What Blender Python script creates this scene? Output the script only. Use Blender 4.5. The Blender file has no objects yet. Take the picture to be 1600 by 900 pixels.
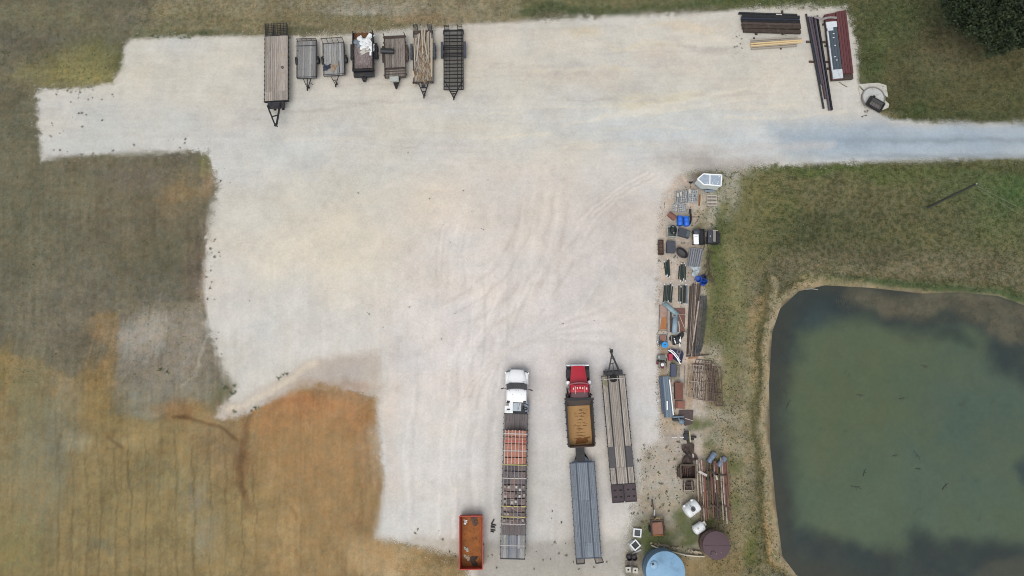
import bpy, math, random
import numpy as np
from mathutils import Vector, Matrix
rnd = random.Random(7)
S = bpy.context.scene
COL = S.collection
rad = math.radians
PI = math.pi

# ------------------------------------------------------------------ camera
H = 70.0                       # drone height in metres
TH = rad(10.1)                 # tilt away from straight down
FPX = 1067.0                   # focal length in photograph pixels (1600 wide)
CT, ST = math.cos(TH), math.sin(TH)
cam_d = bpy.data.cameras.new('drone_camera')
cam_d.sensor_width = 36.0
cam_d.lens = 36.0 * FPX / 1600.0
cam_d.clip_start = 0.5
cam_d.clip_end = 3000
cam = bpy.data.objects.new('drone_camera', cam_d)
COL.objects.link(cam)
cam.location = (0, 0, H)
cam.rotation_euler = (TH, 0, 0)
S.camera = cam

# ------------------------------------------------------------------ light: an overcast day
SUN_EL, SUN_AZ = rad(62), rad(200)
w = bpy.data.worlds.new('World'); S.world = w; w.use_nodes = True
nt = w.node_tree
bg = nt.nodes['Background']
sky = nt.nodes.new('ShaderNodeTexSky'); sky.sky_type = 'NISHITA'; sky.sun_disc = False
sky.sun_elevation = SUN_EL; sky.sun_rotation = SUN_AZ
sky.air_density = 1.0; sky.dust_density = 3.0; sky.ozone_density = 1.0
hs = nt.nodes.new('ShaderNodeHueSaturation'); hs.inputs['Saturation'].default_value = 0.22
nt.links.new(sky.outputs[0], hs.inputs['Color']); nt.links.new(hs.outputs[0], bg.inputs[0])
bg.inputs[1].default_value = 0.12
sun_d = bpy.data.lights.new('sun', 'SUN'); sun_d.energy = 0.9; sun_d.angle = rad(50); sun_d.color = (1, .965, .92)
sun = bpy.data.objects.new('sun', sun_d); COL.objects.link(sun)
sd = Vector((math.sin(SUN_AZ)*math.cos(SUN_EL), math.cos(SUN_AZ)*math.cos(SUN_EL), math.sin(SUN_EL)))
sun.rotation_euler = sd.to_track_quat('Z', 'Y').to_euler()
S.view_settings.view_transform = 'Standard'; S.view_settings.look = 'None'
S.view_settings.exposure = 0.75; S.view_settings.gamma = 1.0; S.view_settings.use_curve_mapping = False
GAIN = 1.42                    # light on level ground: pixel = albedo * GAIN
S.cycles.max_bounces = 6; S.cycles.diffuse_bounces = 3; S.cycles.use_denoising = True; S.cycles.filter_width = 1.05

# ------------------------------------------------------------------ photograph pixel <-> place on the ground
def G(px, py, z=0.0):
    x, y = (px-800)/FPX, (450-py)/FPX
    yy, zz = y*CT + ST, y*ST - CT
    t = (z-H)/zz
    return (x*t, yy*t)
def pm(py, z=0.0):             # pixels per metre across, at that row and height
    return FPX*(CT - (450-py)/FPX*ST)/(H-z)
def rect(x0, y0, x1, y1, z=0.0):
    cx, cy = G((x0+x1)/2, (y0+y1)/2, z)
    a = G((x0+x1)/2, y0, z); b = G((x0+x1)/2, y1, z)
    return cx, cy, abs(x1-x0)/pm((y0+y1)/2, z), abs(a[1]-b[1])
def lin(c):
    c = c/255.0
    return c/12.92 if c <= .04045 else ((c+.055)/1.055)**2.4
def C(r, g, b, k=GAIN):
    return (lin(r)/k, lin(g)/k, lin(b)/k)

# ------------------------------------------------------------------ mesh helper
class MB:
    def __init__(s): s.v = []; s.f = []
    def add(s, vs, fs, m=None):
        o = len(s.v)
        s.v += [tuple(m @ Vector(p)) for p in vs] if m is not None else [tuple(p) for p in vs]
        s.f += [tuple(i+o for i in f) for f in fs]; return s
    def box(s, c, d, rx=0, ry=0, rz=0):
        x, y, z = d[0]/2, d[1]/2, d[2]/2
        vs = [(-x,-y,-z),(x,-y,-z),(x,y,-z),(-x,y,-z),(-x,-y,z),(x,-y,z),(x,y,z),(-x,y,z)]
        fs = [(0,3,2,1),(4,5,6,7),(0,1,5,4),(1,2,6,5),(2,3,7,6),(3,0,4,7)]
        m = Matrix.Translation(c)
        if rz: m = m @ Matrix.Rotation(rz, 4, 'Z')
        if ry: m = m @ Matrix.Rotation(ry, 4, 'Y')
        if rx: m = m @ Matrix.Rotation(rx, 4, 'X')
        return s.add(vs, fs, m)
    def bar(s, a, b, wd, ht=None):       # rectangular bar from a to b (width level, height upward)
        ht = wd if ht is None else ht
        a, b = Vector(a), Vector(b); d = b-a; L = d.length
        if L < 1e-6: return s
        q = d.to_track_quat('Y', 'Z').to_matrix().to_4x4()
        m = Matrix.Translation((a+b)/2) @ q
        x, y, z = wd/2, L/2, ht/2
        vs = [(-x,-y,-z),(x,-y,-z),(x,y,-z),(-x,y,-z),(-x,-y,z),(x,-y,z),(x,y,z),(-x,y,z)]
        fs = [(0,3,2,1),(4,5,6,7),(0,1,5,4),(1,2,6,5),(2,3,7,6),(3,0,4,7)]
        return s.add(vs, fs, m)
    def tube(s, pts, r, n=6, r1=None, caps=True):
        pts = [Vector(p) for p in pts]; o = len(s.v); k = len(pts)
        for i, p in enumerate(pts):
            d = (pts[min(i+1, k-1)]-pts[max(i-1, 0)]).normalized()
            q = d.to_track_quat('Z', 'Y')
            rr = r if r1 is None else r+(r1-r)*i/(k-1)
            for j in range(n):
                a = 2*PI*j/n
                s.v.append(tuple(p + q @ Vector((rr*math.cos(a), rr*math.sin(a), 0))))
        for i in range(k-1):
            for j in range(n):
                s.f.append((o+i*n+j, o+i*n+(j+1) % n, o+(i+1)*n+(j+1) % n, o+(i+1)*n+j))
        if caps:
            s.f.append(tuple(o+j for j in reversed(range(n)))); s.f.append(tuple(o+(k-1)*n+j for j in range(n)))
        return s
    def lathe(s, prof, n=24, m=None, closed=False):   # prof: (r, z)
        o = len(s.v); k = len(prof)
        m = m or Matrix()
        for r, z in prof:
            for j in range(n):
                a = 2*PI*j/n
                s.v.append(tuple(m @ Vector((r*math.cos(a), r*math.sin(a), z))))
        for i in range(k-1 if not closed else k):
            i2 = (i+1) % k
            for j in range(n):
                s.f.append((o+i*n+j, o+i*n+(j+1) % n, o+i2*n+(j+1) % n, o+i2*n+j))
        if not closed:
            if prof[0][0] > 1e-4: s.f.append(tuple(o+j for j in reversed(range(n))))
            if prof[-1][0] > 1e-4: s.f.append(tuple(o+(k-1)*n+j for j in range(n)))
        return s
    def prism(s, poly, z0, z1):
        n = len(poly); o = len(s.v)
        a = sum(poly[i][0]*poly[(i+1) % n][1]-poly[(i+1) % n][0]*poly[i][1] for i in range(n))
        if a < 0: poly = poly[::-1]
        s.v += [(p[0], p[1], z0) for p in poly]+[(p[0], p[1], z1) for p in poly]
        s.f.append(tuple(o+i for i in reversed(range(n)))); s.f.append(tuple(o+n+i for i in range(n)))
        for i in range(n):
            j = (i+1) % n
            s.f.append((o+i, o+j, o+n+j, o+n+i))
        return s
    def loft(s, secs, cap=True):         # rings of equal length, counted the same way round
        n = len(secs[0]); o = len(s.v)
        for r in secs: s.v += [tuple(p) for p in r]
        for i in range(len(secs)-1):
            for j in range(n):
                s.f.append((o+i*n+j, o+i*n+(j+1) % n, o+(i+1)*n+(j+1) % n, o+(i+1)*n+j))
        if cap:
            s.f.append(tuple(o+j for j in reversed(range(n)))); s.f.append(tuple(o+(len(secs)-1)*n+j for j in range(n)))
        return s
    def mesh(s, name, mat, smooth=False):
        me = bpy.data.meshes.new(name)
        me.from_pydata(s.v, [], s.f); me.update()
        if mat: me.materials.append(mat)
        if smooth: me.polygons.foreach_set('use_smooth', [True]*len(me.polygons))
        else: pass
        return me

def shade_auto(o, ang=40):
    o.data.polygons.foreach_set('use_smooth', [True]*len(o.data.polygons))
    try: o.data.set_sharp_from_angle(angle=rad(ang))
    except Exception: pass

def recalc(me):
    import bmesh
    b = bmesh.new(); b.from_mesh(me); bmesh.ops.recalc_face_normals(b, faces=b.faces); b.to_mesh(me); b.free()

FR = {}
def P(name, mb, mat, parent, label=None, smooth=False, bevel=0, kind=None):
    me = mb.mesh(name, mat) if isinstance(mb, MB) else mb
    o = bpy.data.objects.new(name, me); COL.objects.link(o)
    if isinstance(mb, MB): recalc(me)
    if parent is not None: o.parent = parent
    if smooth: shade_auto(o)
    if bevel:
        md = o.modifiers.new('edge', 'BEVEL'); md.width = bevel; md.segments = 2; md.limit_method = 'ANGLE'
    if label: o['label'] = label
    if kind: o['kind'] = kind
    return o
def D(name, mesh, parent, loc=(0,0,0), rot=(0,0,0), scale=(1,1,1), label=None):   # a piece that shares mesh data
    o = bpy.data.objects.new(name, mesh); COL.objects.link(o)
    o.parent = parent; o.location = loc; o.rotation_euler = rot; o.scale = scale
    if label: o['label'] = label
    return o
def tag(o, label, cat, group=None):
    o['label'] = label; o['category'] = cat
    if group: o['group'] = group
    return o
def T(name, label, cat, xy, rz=0.0, group=None, z=0.0):
    o = bpy.data.objects.new(name, None); COL.objects.link(o)
    o.location = (xy[0], xy[1], z); o.rotation_euler = (0, 0, rz); o.empty_display_size = .3
    FR[o.name] = (xy[0], xy[1], rz)
    return tag(o, label, cat, group)
def L(t, px, py, z=0.0):                 # photograph pixel at height z -> thing's own coordinates
    x, y, rz = FR[t.name]; gx, gy = G(px, py, z)
    dx, dy = gx-x, gy-y; c, s_ = math.cos(-rz), math.sin(-rz)
    return (dx*c-dy*s_, dx*s_+dy*c, z)
def copy_tree(o, parent=None):
    c = o.copy(); COL.objects.link(c)
    if parent is not None: c.parent = parent
    for ch in list(o.children): copy_tree(ch, c)
    return c

# ------------------------------------------------------------------ materials
MATS = {}
def mk(name, rgb, rough=.75, metal=0.0, var=.14, scale=4.0, rv=.10, stretch=(1,1,1), stain=None, sscale=2.5, samt=.5, bump=.0, spec=.35, hue=0.0, brick=None):
    if name in MATS: return MATS[name]
    m = bpy.data.materials.new(name); m.use_nodes = True; n = m.node_tree; N = n.nodes; K = n.links
    b = N['Principled BSDF']; b.inputs['Roughness'].default_value = rough; b.inputs['Metallic'].default_value = metal
    b.inputs['Specular IOR Level'].default_value = spec
    col = C(*rgb)
    tc = N.new('ShaderNodeTexCoord'); oi = N.new('ShaderNodeObjectInfo')
    mp = N.new('ShaderNodeMapping'); mp.inputs['Scale'].default_value = stretch
    K.new(tc.outputs['Object'], mp.inputs['Vector'])
    off = N.new('ShaderNodeVectorMath'); off.operation = 'SCALE'; off.inputs[0].default_value = (37.1, 19.7, 51.3)
    K.new(oi.outputs['Random'], off.inputs['Scale']); K.new(off.outputs[0], mp.inputs['Location'])
    nz = N.new('ShaderNodeTexNoise'); nz.inputs['Scale'].default_value = scale; nz.inputs['Detail'].default_value = 5; nz.inputs['Roughness'].default_value = .65
    K.new(mp.outputs[0], nz.inputs['Vector'])
    mr = N.new('ShaderNodeMapRange'); mr.inputs['From Min'].default_value = .25; mr.inputs['From Max'].default_value = .75
    mr.inputs['To Min'].default_value = 1-var; mr.inputs['To Max'].default_value = 1+var
    K.new(nz.outputs['Fac'], mr.inputs['Value'])
    r2 = N.new('ShaderNodeMapRange'); r2.inputs['To Min'].default_value = 1-rv; r2.inputs['To Max'].default_value = 1+rv
    K.new(oi.outputs['Random'], r2.inputs['Value'])
    mu = N.new('ShaderNodeMath'); mu.operation = 'MULTIPLY'; K.new(mr.outputs[0], mu.inputs[0]); K.new(r2.outputs[0], mu.inputs[1])
    cur = N.new('ShaderNodeRGB'); cur.outputs[0].default_value = (*col, 1); src = cur.outputs[0]
    if stain:
        n2 = N.new('ShaderNodeTexNoise'); n2.inputs['Scale'].default_value = sscale; n2.inputs['Detail'].default_value = 6; n2.inputs['Roughness'].default_value = .7
        K.new(mp.outputs[0], n2.inputs['Vector'])
        rp = N.new('ShaderNodeMapRange'); rp.inputs['From Min'].default_value = .62-.25*samt; rp.inputs['From Max'].default_value = .70
        K.new(n2.outputs['Fac'], rp.inputs['Value'])
        mx = N.new('ShaderNodeMix'); mx.data_type = 'RGBA'
        K.new(rp.outputs[0], mx.inputs['Factor']); K.new(src, mx.inputs['A']); mx.inputs['B'].default_value = (*C(*stain), 1)
        src = mx.outputs['Result']
    if brick:
        bt = N.new('ShaderNodeTexBrick'); bt.inputs['Scale'].default_value = 1.0
        bt.inputs['Brick Width'].default_value = brick[0]; bt.inputs['Row Height'].default_value = brick[1]; bt.inputs['Mortar Size'].default_value = brick[2]
        bt.inputs['Color1'].default_value = (1,1,1,1); bt.inputs['Color2'].default_value = (.8,.8,.8,1); bt.inputs['Mortar'].default_value = (*brick[3], 1)
        K.new(tc.outputs['Object'], bt.inputs['Vector'])
        m3 = N.new('ShaderNodeMix'); m3.data_type = 'RGBA'; m3.blend_type = 'MULTIPLY'; m3.inputs['Factor'].default_value = 1
        K.new(src, m3.inputs['A']); K.new(bt.outputs['Color'], m3.inputs['B']); src = m3.outputs['Result']
    vm = N.new('ShaderNodeVectorMath'); vm.operation = 'SCALE'; K.new(src, vm.inputs[0]); K.new(mu.outputs[0], vm.inputs['Scale'])
    K.new(vm.outputs[0], b.inputs['Base Color'])
    if bump:
        bp = N.new('ShaderNodeBump'); bp.inputs['Strength'].default_value = bump; bp.inputs['Distance'].default_value = .02
        K.new(nz.outputs['Fac'], bp.inputs['Height']); K.new(bp.outputs[0], b.inputs['Normal'])
    MATS[name] = m
    return m
GRAIN = (9, .7, 9)
black = mk('black_paint', (31,32,35), .55, var=.2, rv=.12, stain=(70,62,56), samt=.25)
gun = mk('dark_steel', (44,46,51), .6, var=.2, stain=(78,66,58), samt=.3)
rubber = mk('tyre_rubber', (30,30,32), .85, var=.15)
rimm = mk('steel_rim', (120,120,122), .5)
wood_grey = mk('weathered_wood_grey', (150,150,149), .85, var=.28, scale=6, rv=.28, stretch=GRAIN, stain=(104,97,91), sscale=2, samt=.45)
wood_tan = mk('weathered_wood_tan', (164,156,147), .85, var=.28, scale=6, rv=.22, stretch=GRAIN, stain=(126,116,106), sscale=.8, samt=.6)
wood_dark = mk('weathered_wood_brown', (134,126,118), .85, var=.3, scale=6, rv=.3, stretch=GRAIN, stain=(74,64,58), sscale=2, samt=.6)
wood_blue = mk('weathered_wood_bluegrey', (122,131,141), .8, var=.24, scale=6, rv=.22, stretch=GRAIN, stain=(96,105,116), sscale=1.5, samt=.4)
wood_raw = mk('raw_timber', (186,170,146), .85, var=.2, scale=5, rv=.22, stretch=GRAIN, stain=(150,128,104), samt=.5)
wood_old = mk('old_timber_grey', (168,160,148), .9, var=.2, scale=5, rv=.22, stretch=GRAIN)
yellow_wood = mk('yellow_pine', (224,198,152), .8, var=.12, rv=.10, stretch=GRAIN, scale=5)
rust = mk('brown_rust', (106,84,74), .9, var=.25, scale=6, rv=.15, stain=(84,58,50), samt=.5)
rust_dk = mk('dark_rust', (80,68,62), .9, var=.3, scale=6, rv=.2, stain=(56,48,45), samt=.5)
rust_or = mk('orange_rust', (154,96,50), .9, var=.22, scale=2, rv=.05, stain=(116,76,46), samt=.5, sscale=1.2)
maroon = mk('maroon_steel', (104,62,64), .5, var=.12, rv=.14, scale=3, stretch=(3,.5,3))
galv = mk('galvanised_sheet', (134,146,158), .45, var=.12, rv=.1, scale=2, stain=(110,122,134), samt=.4)
galv_dk = mk('blue_grey_sheet', (104,118,132), .5, var=.14, rv=.1, scale=2)
white_p = mk('white_paint', (250,252,253), .35, var=.03, rv=.02, spec=.5)
white_d = mk('white_plastic', (228,231,232), .5, var=.07, rv=.06, stain=(180,184,184), samt=.25)
white_dirty = mk('dirty_white', (188,184,176), .8, var=.18, rv=.15, stain=(140,130,118), samt=.4)
red_p = mk('red_paint', (180,32,52), .28, var=.06, rv=.03, spec=.6)
chrome = mk('bright_chrome', (232,234,238), .2, metal=.6, var=.04)
glass_dk = mk('dark_glass', (58,66,72), .12, var=.1, spec=.8)
blue_brl = mk('blue_plastic', (28,100,205), .4, var=.1, rv=.08, spec=.5)
blue_tank = mk('light_blue_paint', (126,164,194), .55, var=.05, scale=1.6, stain=(106,138,164), sscale=.7, samt=.45)
green_post = mk('dark_green_paint', (32,52,50), .6, var=.2, rv=.2)
conc = mk('concrete', (180,182,180), .9, var=.12, rv=.1, scale=6, stain=(140,138,132), samt=.4)
conc_lt = mk('pale_concrete', (196,194,184), .9, var=.12, rv=.05, scale=4, stain=(160,154,142), samt=.35)
tarp_blk = mk('black_plastic', (42,43,46), .5, var=.2, rv=.1)
slate = mk('slate_plastic', (66,70,80), .55, var=.12, rv=.08)
tan_pipe = mk('faded_pipe', (172,158,146), .8, var=.25, rv=.15, stain=(112,88,76), samt=.6)
twig = mk('dry_twig', (92,80,70), .9, var=.3)
# ------------------------------------------------------------------ ground
rs = np.random.RandomState(3)
_tabs = [rs.rand(256, 256).astype(np.float32) for _ in range(24)]
def vn(x, y, seed=0):
    t = _tabs[seed % 24]
    xi = np.floor(x).astype(np.int64); yi = np.floor(y).astype(np.int64)
    fx = x-xi; fy = y-yi; fx = fx*fx*(3-2*fx); fy = fy*fy*(3-2*fy)
    a = t[yi & 255, xi & 255]; b_ = t[yi & 255, (xi+1) & 255]; c = t[(yi+1) & 255, xi & 255]; d = t[(yi+1) & 255, (xi+1) & 255]
    return (a+(b_-a)*fx)*(1-fy)+(c+(d-c)*fx)*fy
def fbm(x, y, seed=0, oct=4):
    s_ = 0; amp = .5; tot = 0
    for i in range(oct):
        s_ = s_+amp*vn(x, y, seed+i); tot += amp; x = x*2.03+17.3; y = y*2.03+5.1; amp *= .55
    return s_/tot
def sstep(a, b_, x):
    t = np.clip((x-a)/(b_-a), 0, 1); return t*t*(3-2*t)
def poly_sd(poly, X, Y):                 # signed distance, inside positive
    n = len(poly); d2 = np.full(X.shape, 1e18); ins = np.zeros(X.shape, bool)
    for i in range(n):
        ax, ay = poly[i]; bx, by = poly[(i+1) % n]
        ex, ey = bx-ax, by-ay; wx, wy = X-ax, Y-ay
        t = np.clip((wx*ex+wy*ey)/(ex*ex+ey*ey+1e-9), 0, 1)
        d2 = np.minimum(d2, (wx-ex*t)**2+(wy-ey*t)**2)
        cnd = ((ay <= Y) & (by > Y)) | ((by <= Y) & (ay > Y))
        with np.errstate(divide='ignore', invalid='ignore'):
            xs = ax+(Y-ay)/(by-ay+1e-12)*(bx-ax)
        ins ^= cnd & (X < xs)
    d = np.sqrt(d2); return np.where(ins, d, -d)
def line_d(pts, X, Y):
    d2 = np.full(X.shape, 1e18)
    for (ax, ay), (bx, by) in zip(pts[:-1], pts[1:]):
        ex, ey = bx-ax, by-ay; wx, wy = X-ax, Y-ay
        t = np.clip((wx*ex+wy*ey)/(ex*ex+ey*ey+1e-9), 0, 1)
        d2 = np.minimum(d2, (wx-ex*t)**2+(wy-ey*t)**2)
    return np.sqrt(d2)

STEP = .15
def axis(a, b_):
    core = np.arange(a, b_+STEP/2, STEP)
    g = [.4, 1, 2, 4, 8, 16, 32, 64, 128, 250, 420]
    return np.concatenate([a-np.array(g[::-1]), core, core[-1]+np.array(g)])
xs = axis(-61.5, 63); ys = axis(-19.5, 50)
X, Y = np.meshgrid(xs, ys); ny, nx = X.shape
zc = Y*ST + H*CT                          # depth along the lens axis, for the place in the photograph
PX = 800+FPX*X/zc; PY = 450-FPX*(Y*CT-H*ST)/zc

gravel_px = [(203,62),(260,58),(330,57),(410,56),(470,57),(560,54),(640,45),(740,38),(830,33),(900,27),(1000,24),(1100,20),(1160,15),(1250,11),(1322,12),
  (1336,60),(1341,128),(1350,165),(1392,186),(1450,191),(1600,193),(2400,196),(2400,247),(1600,247),(1500,248),(1350,253),(1200,258),(1130,266),(1085,268),(1055,276),(1040,300),(1030,350),(1029,450),(1028,560),(1030,640),(1031,690),
  (1005,705),(1002,750),(990,790),(980,830),(974,868),(968,1000),(740,1000),(730,872),(690,862),(640,852),(588,839),(595,790),(601,745),(592,680),(588,622),(560,612),(530,606),(500,600),(470,604),(430,622),(385,646),(350,658),(336,651),(368,606),
  (345,570),(325,510),(318,450),(326,350),(341,290),(326,238),(300,236),(200,239),(110,243),(66,250),(60,200),(58,150),(63,140),(130,138),(175,130),(190,108),(194,75)]
pond_px = [(1222,484),(1250,458),(1290,449),(1360,453),(1440,462),(1500,460),(1560,466),(1605,482),(1700,520),(1790,600),(1820,760),(1780,890),(1640,935),(1480,930),(1320,912),(1247,896),(1226,868),(1217,800),(1207,700),(1205,600),(1210,520)]
PZ = -.30
gravel_w = [G(*p) for p in gravel_px]; pond_w = [G(p[0], p[1], PZ) for p in pond_px]
sdg = poly_sd(gravel_w, X, Y)
sdp = poly_sd(pond_w, X, Y)
WX = PX+14*(fbm(X*.25, Y*.25, 1)-.5)*2; WY = PY+14*(fbm(X*.25+40, Y*.25+9, 5)-.5)*2
NW = fbm(X*.7+3, Y*.7, 8)*.55+fbm(X*2.6, Y*2.6, 13, 3)*.45
_k = sstep(640, 600, PX)*sstep(430, 520, PY)
_d = PX+.35*(PY-700)*sstep(300, 100, PX)+30*(fbm(X*.12, Y*.12, 2)-.5)
NW = NW*(1-.62*_k)+_k*(.42*vn(_d/4.5, PY/38., 19)+.24*vn(_d/1.9, PY/20., 21)+.06)+_k*.10
PXt = PX+5*(fbm(X*.6, Y*.6, 4)-.5)*2; PYt = PY+5*(fbm(X*.6+9, Y*.6, 6)-.5)*2
def lc(c): return np.array(C(*c))
land = np.ones(X.shape+(3,))*lc((108,103,84))
def blob(tgt, px, py, rx, ry, col, a=1.0, rot=0, soft=.9):
    c, s_ = math.cos(rad(rot)), math.sin(rad(rot))
    dx, dy = WX-px, WY-py
    u = (dx*c+dy*s_)/rx; v = (-dx*s_+dy*c)/ry
    m = (sstep(1+soft, 1-soft, np.sqrt(u*u+v*v)+(NW-.5)*1.6)*a)[..., None]
    tgt[:] = tgt*(1-m)+lc(col)*m
def area(tgt, poly, col, soft=10, a=1.0):
    m = (sstep(-soft, soft, poly_sd(poly, WX, WY))*a)[..., None]
    tgt[:] = tgt*(1-m)+lc(col)*m
def stroke(tgt, pts, wd, col, a=1.0, soft=.8, warp=True):
    d = line_d(pts, WX if warp else PXt, WY if warp else PYt)
    m = (sstep(wd*(1+soft), wd*(1-soft), d)*a)[..., None]
    tgt[:] = tgt*(1-m)+lc(col)*m
# --- west and north fields
blob(land, 90, 60, 180, 90, (104,99,82))
blob(land, 60, 30, 70, 25, (114,110,84), .7); blob(land, 150, 100, 75, 40, (126,120,76), .9)
blob(land, 130, 118, 80, 16, (134,126,76), .8); blob(land, 160, 70, 45, 30, (104,104,66), .8); blob(land, 187, 85, 8, 30, (84,90,50), .8)
blob(land, 40, 70, 60, 16, (88,85,76), .5); blob(land, 110, 50, 70, 14, (92,88,80), .5)
blob(land, 215, 45, 45, 34, (112,106,92), .7)
area(land, [(240,-200),(830,-200),(830,36),(700,45),(560,58),(240,62)], (134,123,99), 14)
for a_ in [(300,25,60,20,(118,110,82)),(420,35,70,14,(126,116,86)),(540,35,60,10,(124,114,84)),(590,12,70,9,(150,143,130)),(560,19,30,5,(166,160,148)),(680,30,50,12,(142,120,92)),(760,28,50,9,(136,124,98)),(360,52,40,7,(98,96,66)),(300,52,50,7,(88,92,60)),(470,50,60,5,(106,102,74)),(640,38,60,6,(112,106,78)),(240,50,30,12,(118,116,88))]:
    blob(land, *a_[:4], a_[4], .8)
area(land, [(800,-200),(1700,-200),(1700,26),(1330,20),(1240,6),(1100,12),(1000,17),(900,20),(820,24)], (92,95,64), 5)
blob(land, 900, 16, 90, 9, (76,86,54), .7); blob(land, 1100, 8, 110, 7, (78,88,54), .7); blob(land, 870, 2, 60, 7, (124,118,86), .6); blob(land, 1000, 2, 60, 5, (122,114,86), .6)
area(land, [(1322,8),(1400,-200),(2400,-200),(2400,196),(1600,192),(1450,190),(1395,184),(1345,120)], (92,86,64), 8)
for a_ in [(1375,70,45,60,(86,90,60)),(1360,100,20,30,(74,82,52)),(1420,30,50,30,(82,88,60)),(1470,110,50,40,(104,95,76)),(1500,90,40,30,(108,98,80)),(1440,140,50,30,(84,84,58)),(1520,150,60,25,(98,90,66)),(1570,120,50,40,(92,84,62)),(1425,172,30,14,(62,76,44)),(1530,178,70,8,(74,80,52)),(1400,120,20,40,(94,84,64)),(1590,80,40,20,(104,92,68)),(1480,60,50,30,(90,80,66)),(1590,160,60,20,(84,84,58)),(1378,182,22,10,(128,114,94))]:  # the brown blob next to the tree paints the shade by its crown
    blob(land, *a_[:4], a_[4], .75)
# --- lawn between the drive and the pond
area(land, [(1130,262),(1350,256),(1600,250),(2400,250),(2400,480),(1600,476),(1450,456),(1300,440),(1190,480),(1120,500),(1100,400)], (106,100,77), 12)
for a_ in [(1250,300,70,36,(114,104,80)),(1330,330,110,34,(104,94,76)),(1240,370,70,34,(88,86,62)),(1340,375,90,28,(92,88,66)),(1480,380,100,40,(108,101,78)),(1560,320,60,46,(82,96,62)),(1590,290,50,26,(72,96,56)),(1420,272,90,12,(88,96,56)),(1270,264,110,6,(86,98,52)),(1500,258,120,7,(90,86,58)),(1165,290,16,30,(96,98,58)),(1140,350,18,60,(92,96,60)),(1500,300,50,24,(88,96,68)),(1250,410,60,14,(118,108,84)),(1420,420,120,14,(122,112,88)),(1220,330,40,26,(110,106,72)),(1290,350,60,20,(84,82,62)),(1470,330,60,24,(96,92,72))]:
    blob(land, *a_[:4], a_[4], .75)
# --- strip east of the junk, down to the bottom
area(land, [(1030,275),(1130,266),(1160,268),(1120,330),(1110,430),(1100,560),(1120,690),(1110,760),(1000,760),(1010,900),(960,900),(985,800),(1030,690)], (156,149,140), 9)
area(land, [(1118,330),(1180,430),(1195,520),(1190,690),(1200,830),(1215,1000),(1060,1000),(1090,760),(1110,690),(1105,560),(1108,430)], (122,114,90), 12)
for a_ in [(1120,370,12,50,(88,94,58)),(1110,450,14,40,(98,98,66)),(1125,500,26,40,(114,112,84)),(1150,460,14,50,(96,100,62)),(1120,560,18,24,(146,138,122)),(1140,600,14,40,(112,112,72)),(1110,665,30,14,(150,144,130)),(1085,668,18,8,(98,100,68)),(1115,690,14,10,(84,90,58)),(1040,720,30,40,(150,143,132)),(1020,760,30,40,(150,146,136)),(1055,790,30,20,(144,138,124)),(1150,740,25,40,(132,120,96)),(1165,660,20,60,(128,116,92)),(1140,880,50,30,(124,110,80)),(1090,890,40,20,(120,106,74)),(1060,840,30,20,(142,138,128)),(1175,850,14,50,(104,100,64)),(1150,810,20,30,(120,112,84)),
  (1020,842,18,12,(92,98,64)),(1005,848,12,18,(78,86,54)),(1065,850,26,16,(112,112,84)),(1075,815,10,18,(84,92,58)),(1050,575,8,10,(92,96,62)),(1030,590,6,22,(142,122,92)),(1046,666,18,14,(152,138,112)),(1036,545,10,10,(138,112,84)),(1075,600,5,40,(138,116,82)),(1140,300,12,26,(160,152,142)),(1108,335,8,16,(152,144,130)),(1095,330,14,12,(132,126,100)),(1125,285,10,12,(120,116,84)),(1090,400,20,16,(150,142,128)),(1000,880,20,14,(96,92,76))]:
    blob(land, *a_[:4], a_[4], .75)
# --- pond bank
bd = line_d([(p[0], p[1]) for p in pond_px]+[pond_px[0]], WX, WY)
def ring(r0, r1, col, a): 
    m = (sstep(r0-4, r0, bd)*sstep(r1+6, r1-2, bd)*(sdp < .6)*a)[..., None]; land[:] = land*(1-m)+lc(col)*m
ring(0, 17, (146,132,104), .95); ring(19, 25, (98,90,62), .5)
ring(-10, 2.5, (92,84,68), .9)
stroke(land, [(1300,434),(1360,438),(1430,447),(1500,450),(1560,452),(1600,464),(1680,500)], 7, (62,82,46), .9)
stroke(land, [(1255,430),(1300,434),(1330,438),(1365,446)], 6, (150,136,104), .6)
stroke(land, [(1205,440),(1188,500),(1184,560),(1176,640)], 5, (98,88,62), .7)
stroke(land, [(1178,470),(1172,510)], 6, (150,126,92), .7); stroke(land, [(1183,700),(1186,790),(1196,850)], 5, (104,92,66), .7)
stroke(land, [(1198,800),(1200,850),(1205,880)], 6, (158,128,88), .6)
stroke(land, [(1160,440),(1164,500),(1168,520)], 10, (112,114,74), .5)
# --- big south-west field
area(land, [(60,250),(110,244),(200,240),(300,237),(328,238),(322,350),(318,450),(325,510),(345,575),(360,612),(280,640),(180,640),(-300,600),(-300,250)], (105,99,82), 8)
for a_ in [(140,290,60,40,(112,106,82)),(250,330,60,60,(110,100,80)),(290,300,26,30,(124,110,82)),(210,400,90,40,(102,98,76)),(230,440,60,24,(96,92,78)),(100,430,60,60,(108,104,88)),(30,330,50,140,(104,101,80)),(110,500,80,60,(116,108,92)),(30,480,60,60,(110,106,90)),(200,275,50,16,(104,96,86)),(325,275,9,30,(150,128,100)),(318,250,10,14,(112,112,72)),(180,340,40,60,(106,98,80)),(305,430,14,60,(104,92,80)),(320,440,6,70,(140,122,106)),(270,300,20,20,(132,112,80))]:
    blob(land, *a_[:4], a_[4], .75)
area(land, [(190,500),(255,480),(318,470),(335,540),(360,610),(290,640),(200,655),(170,600)], (128,120,107), 10)
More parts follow.
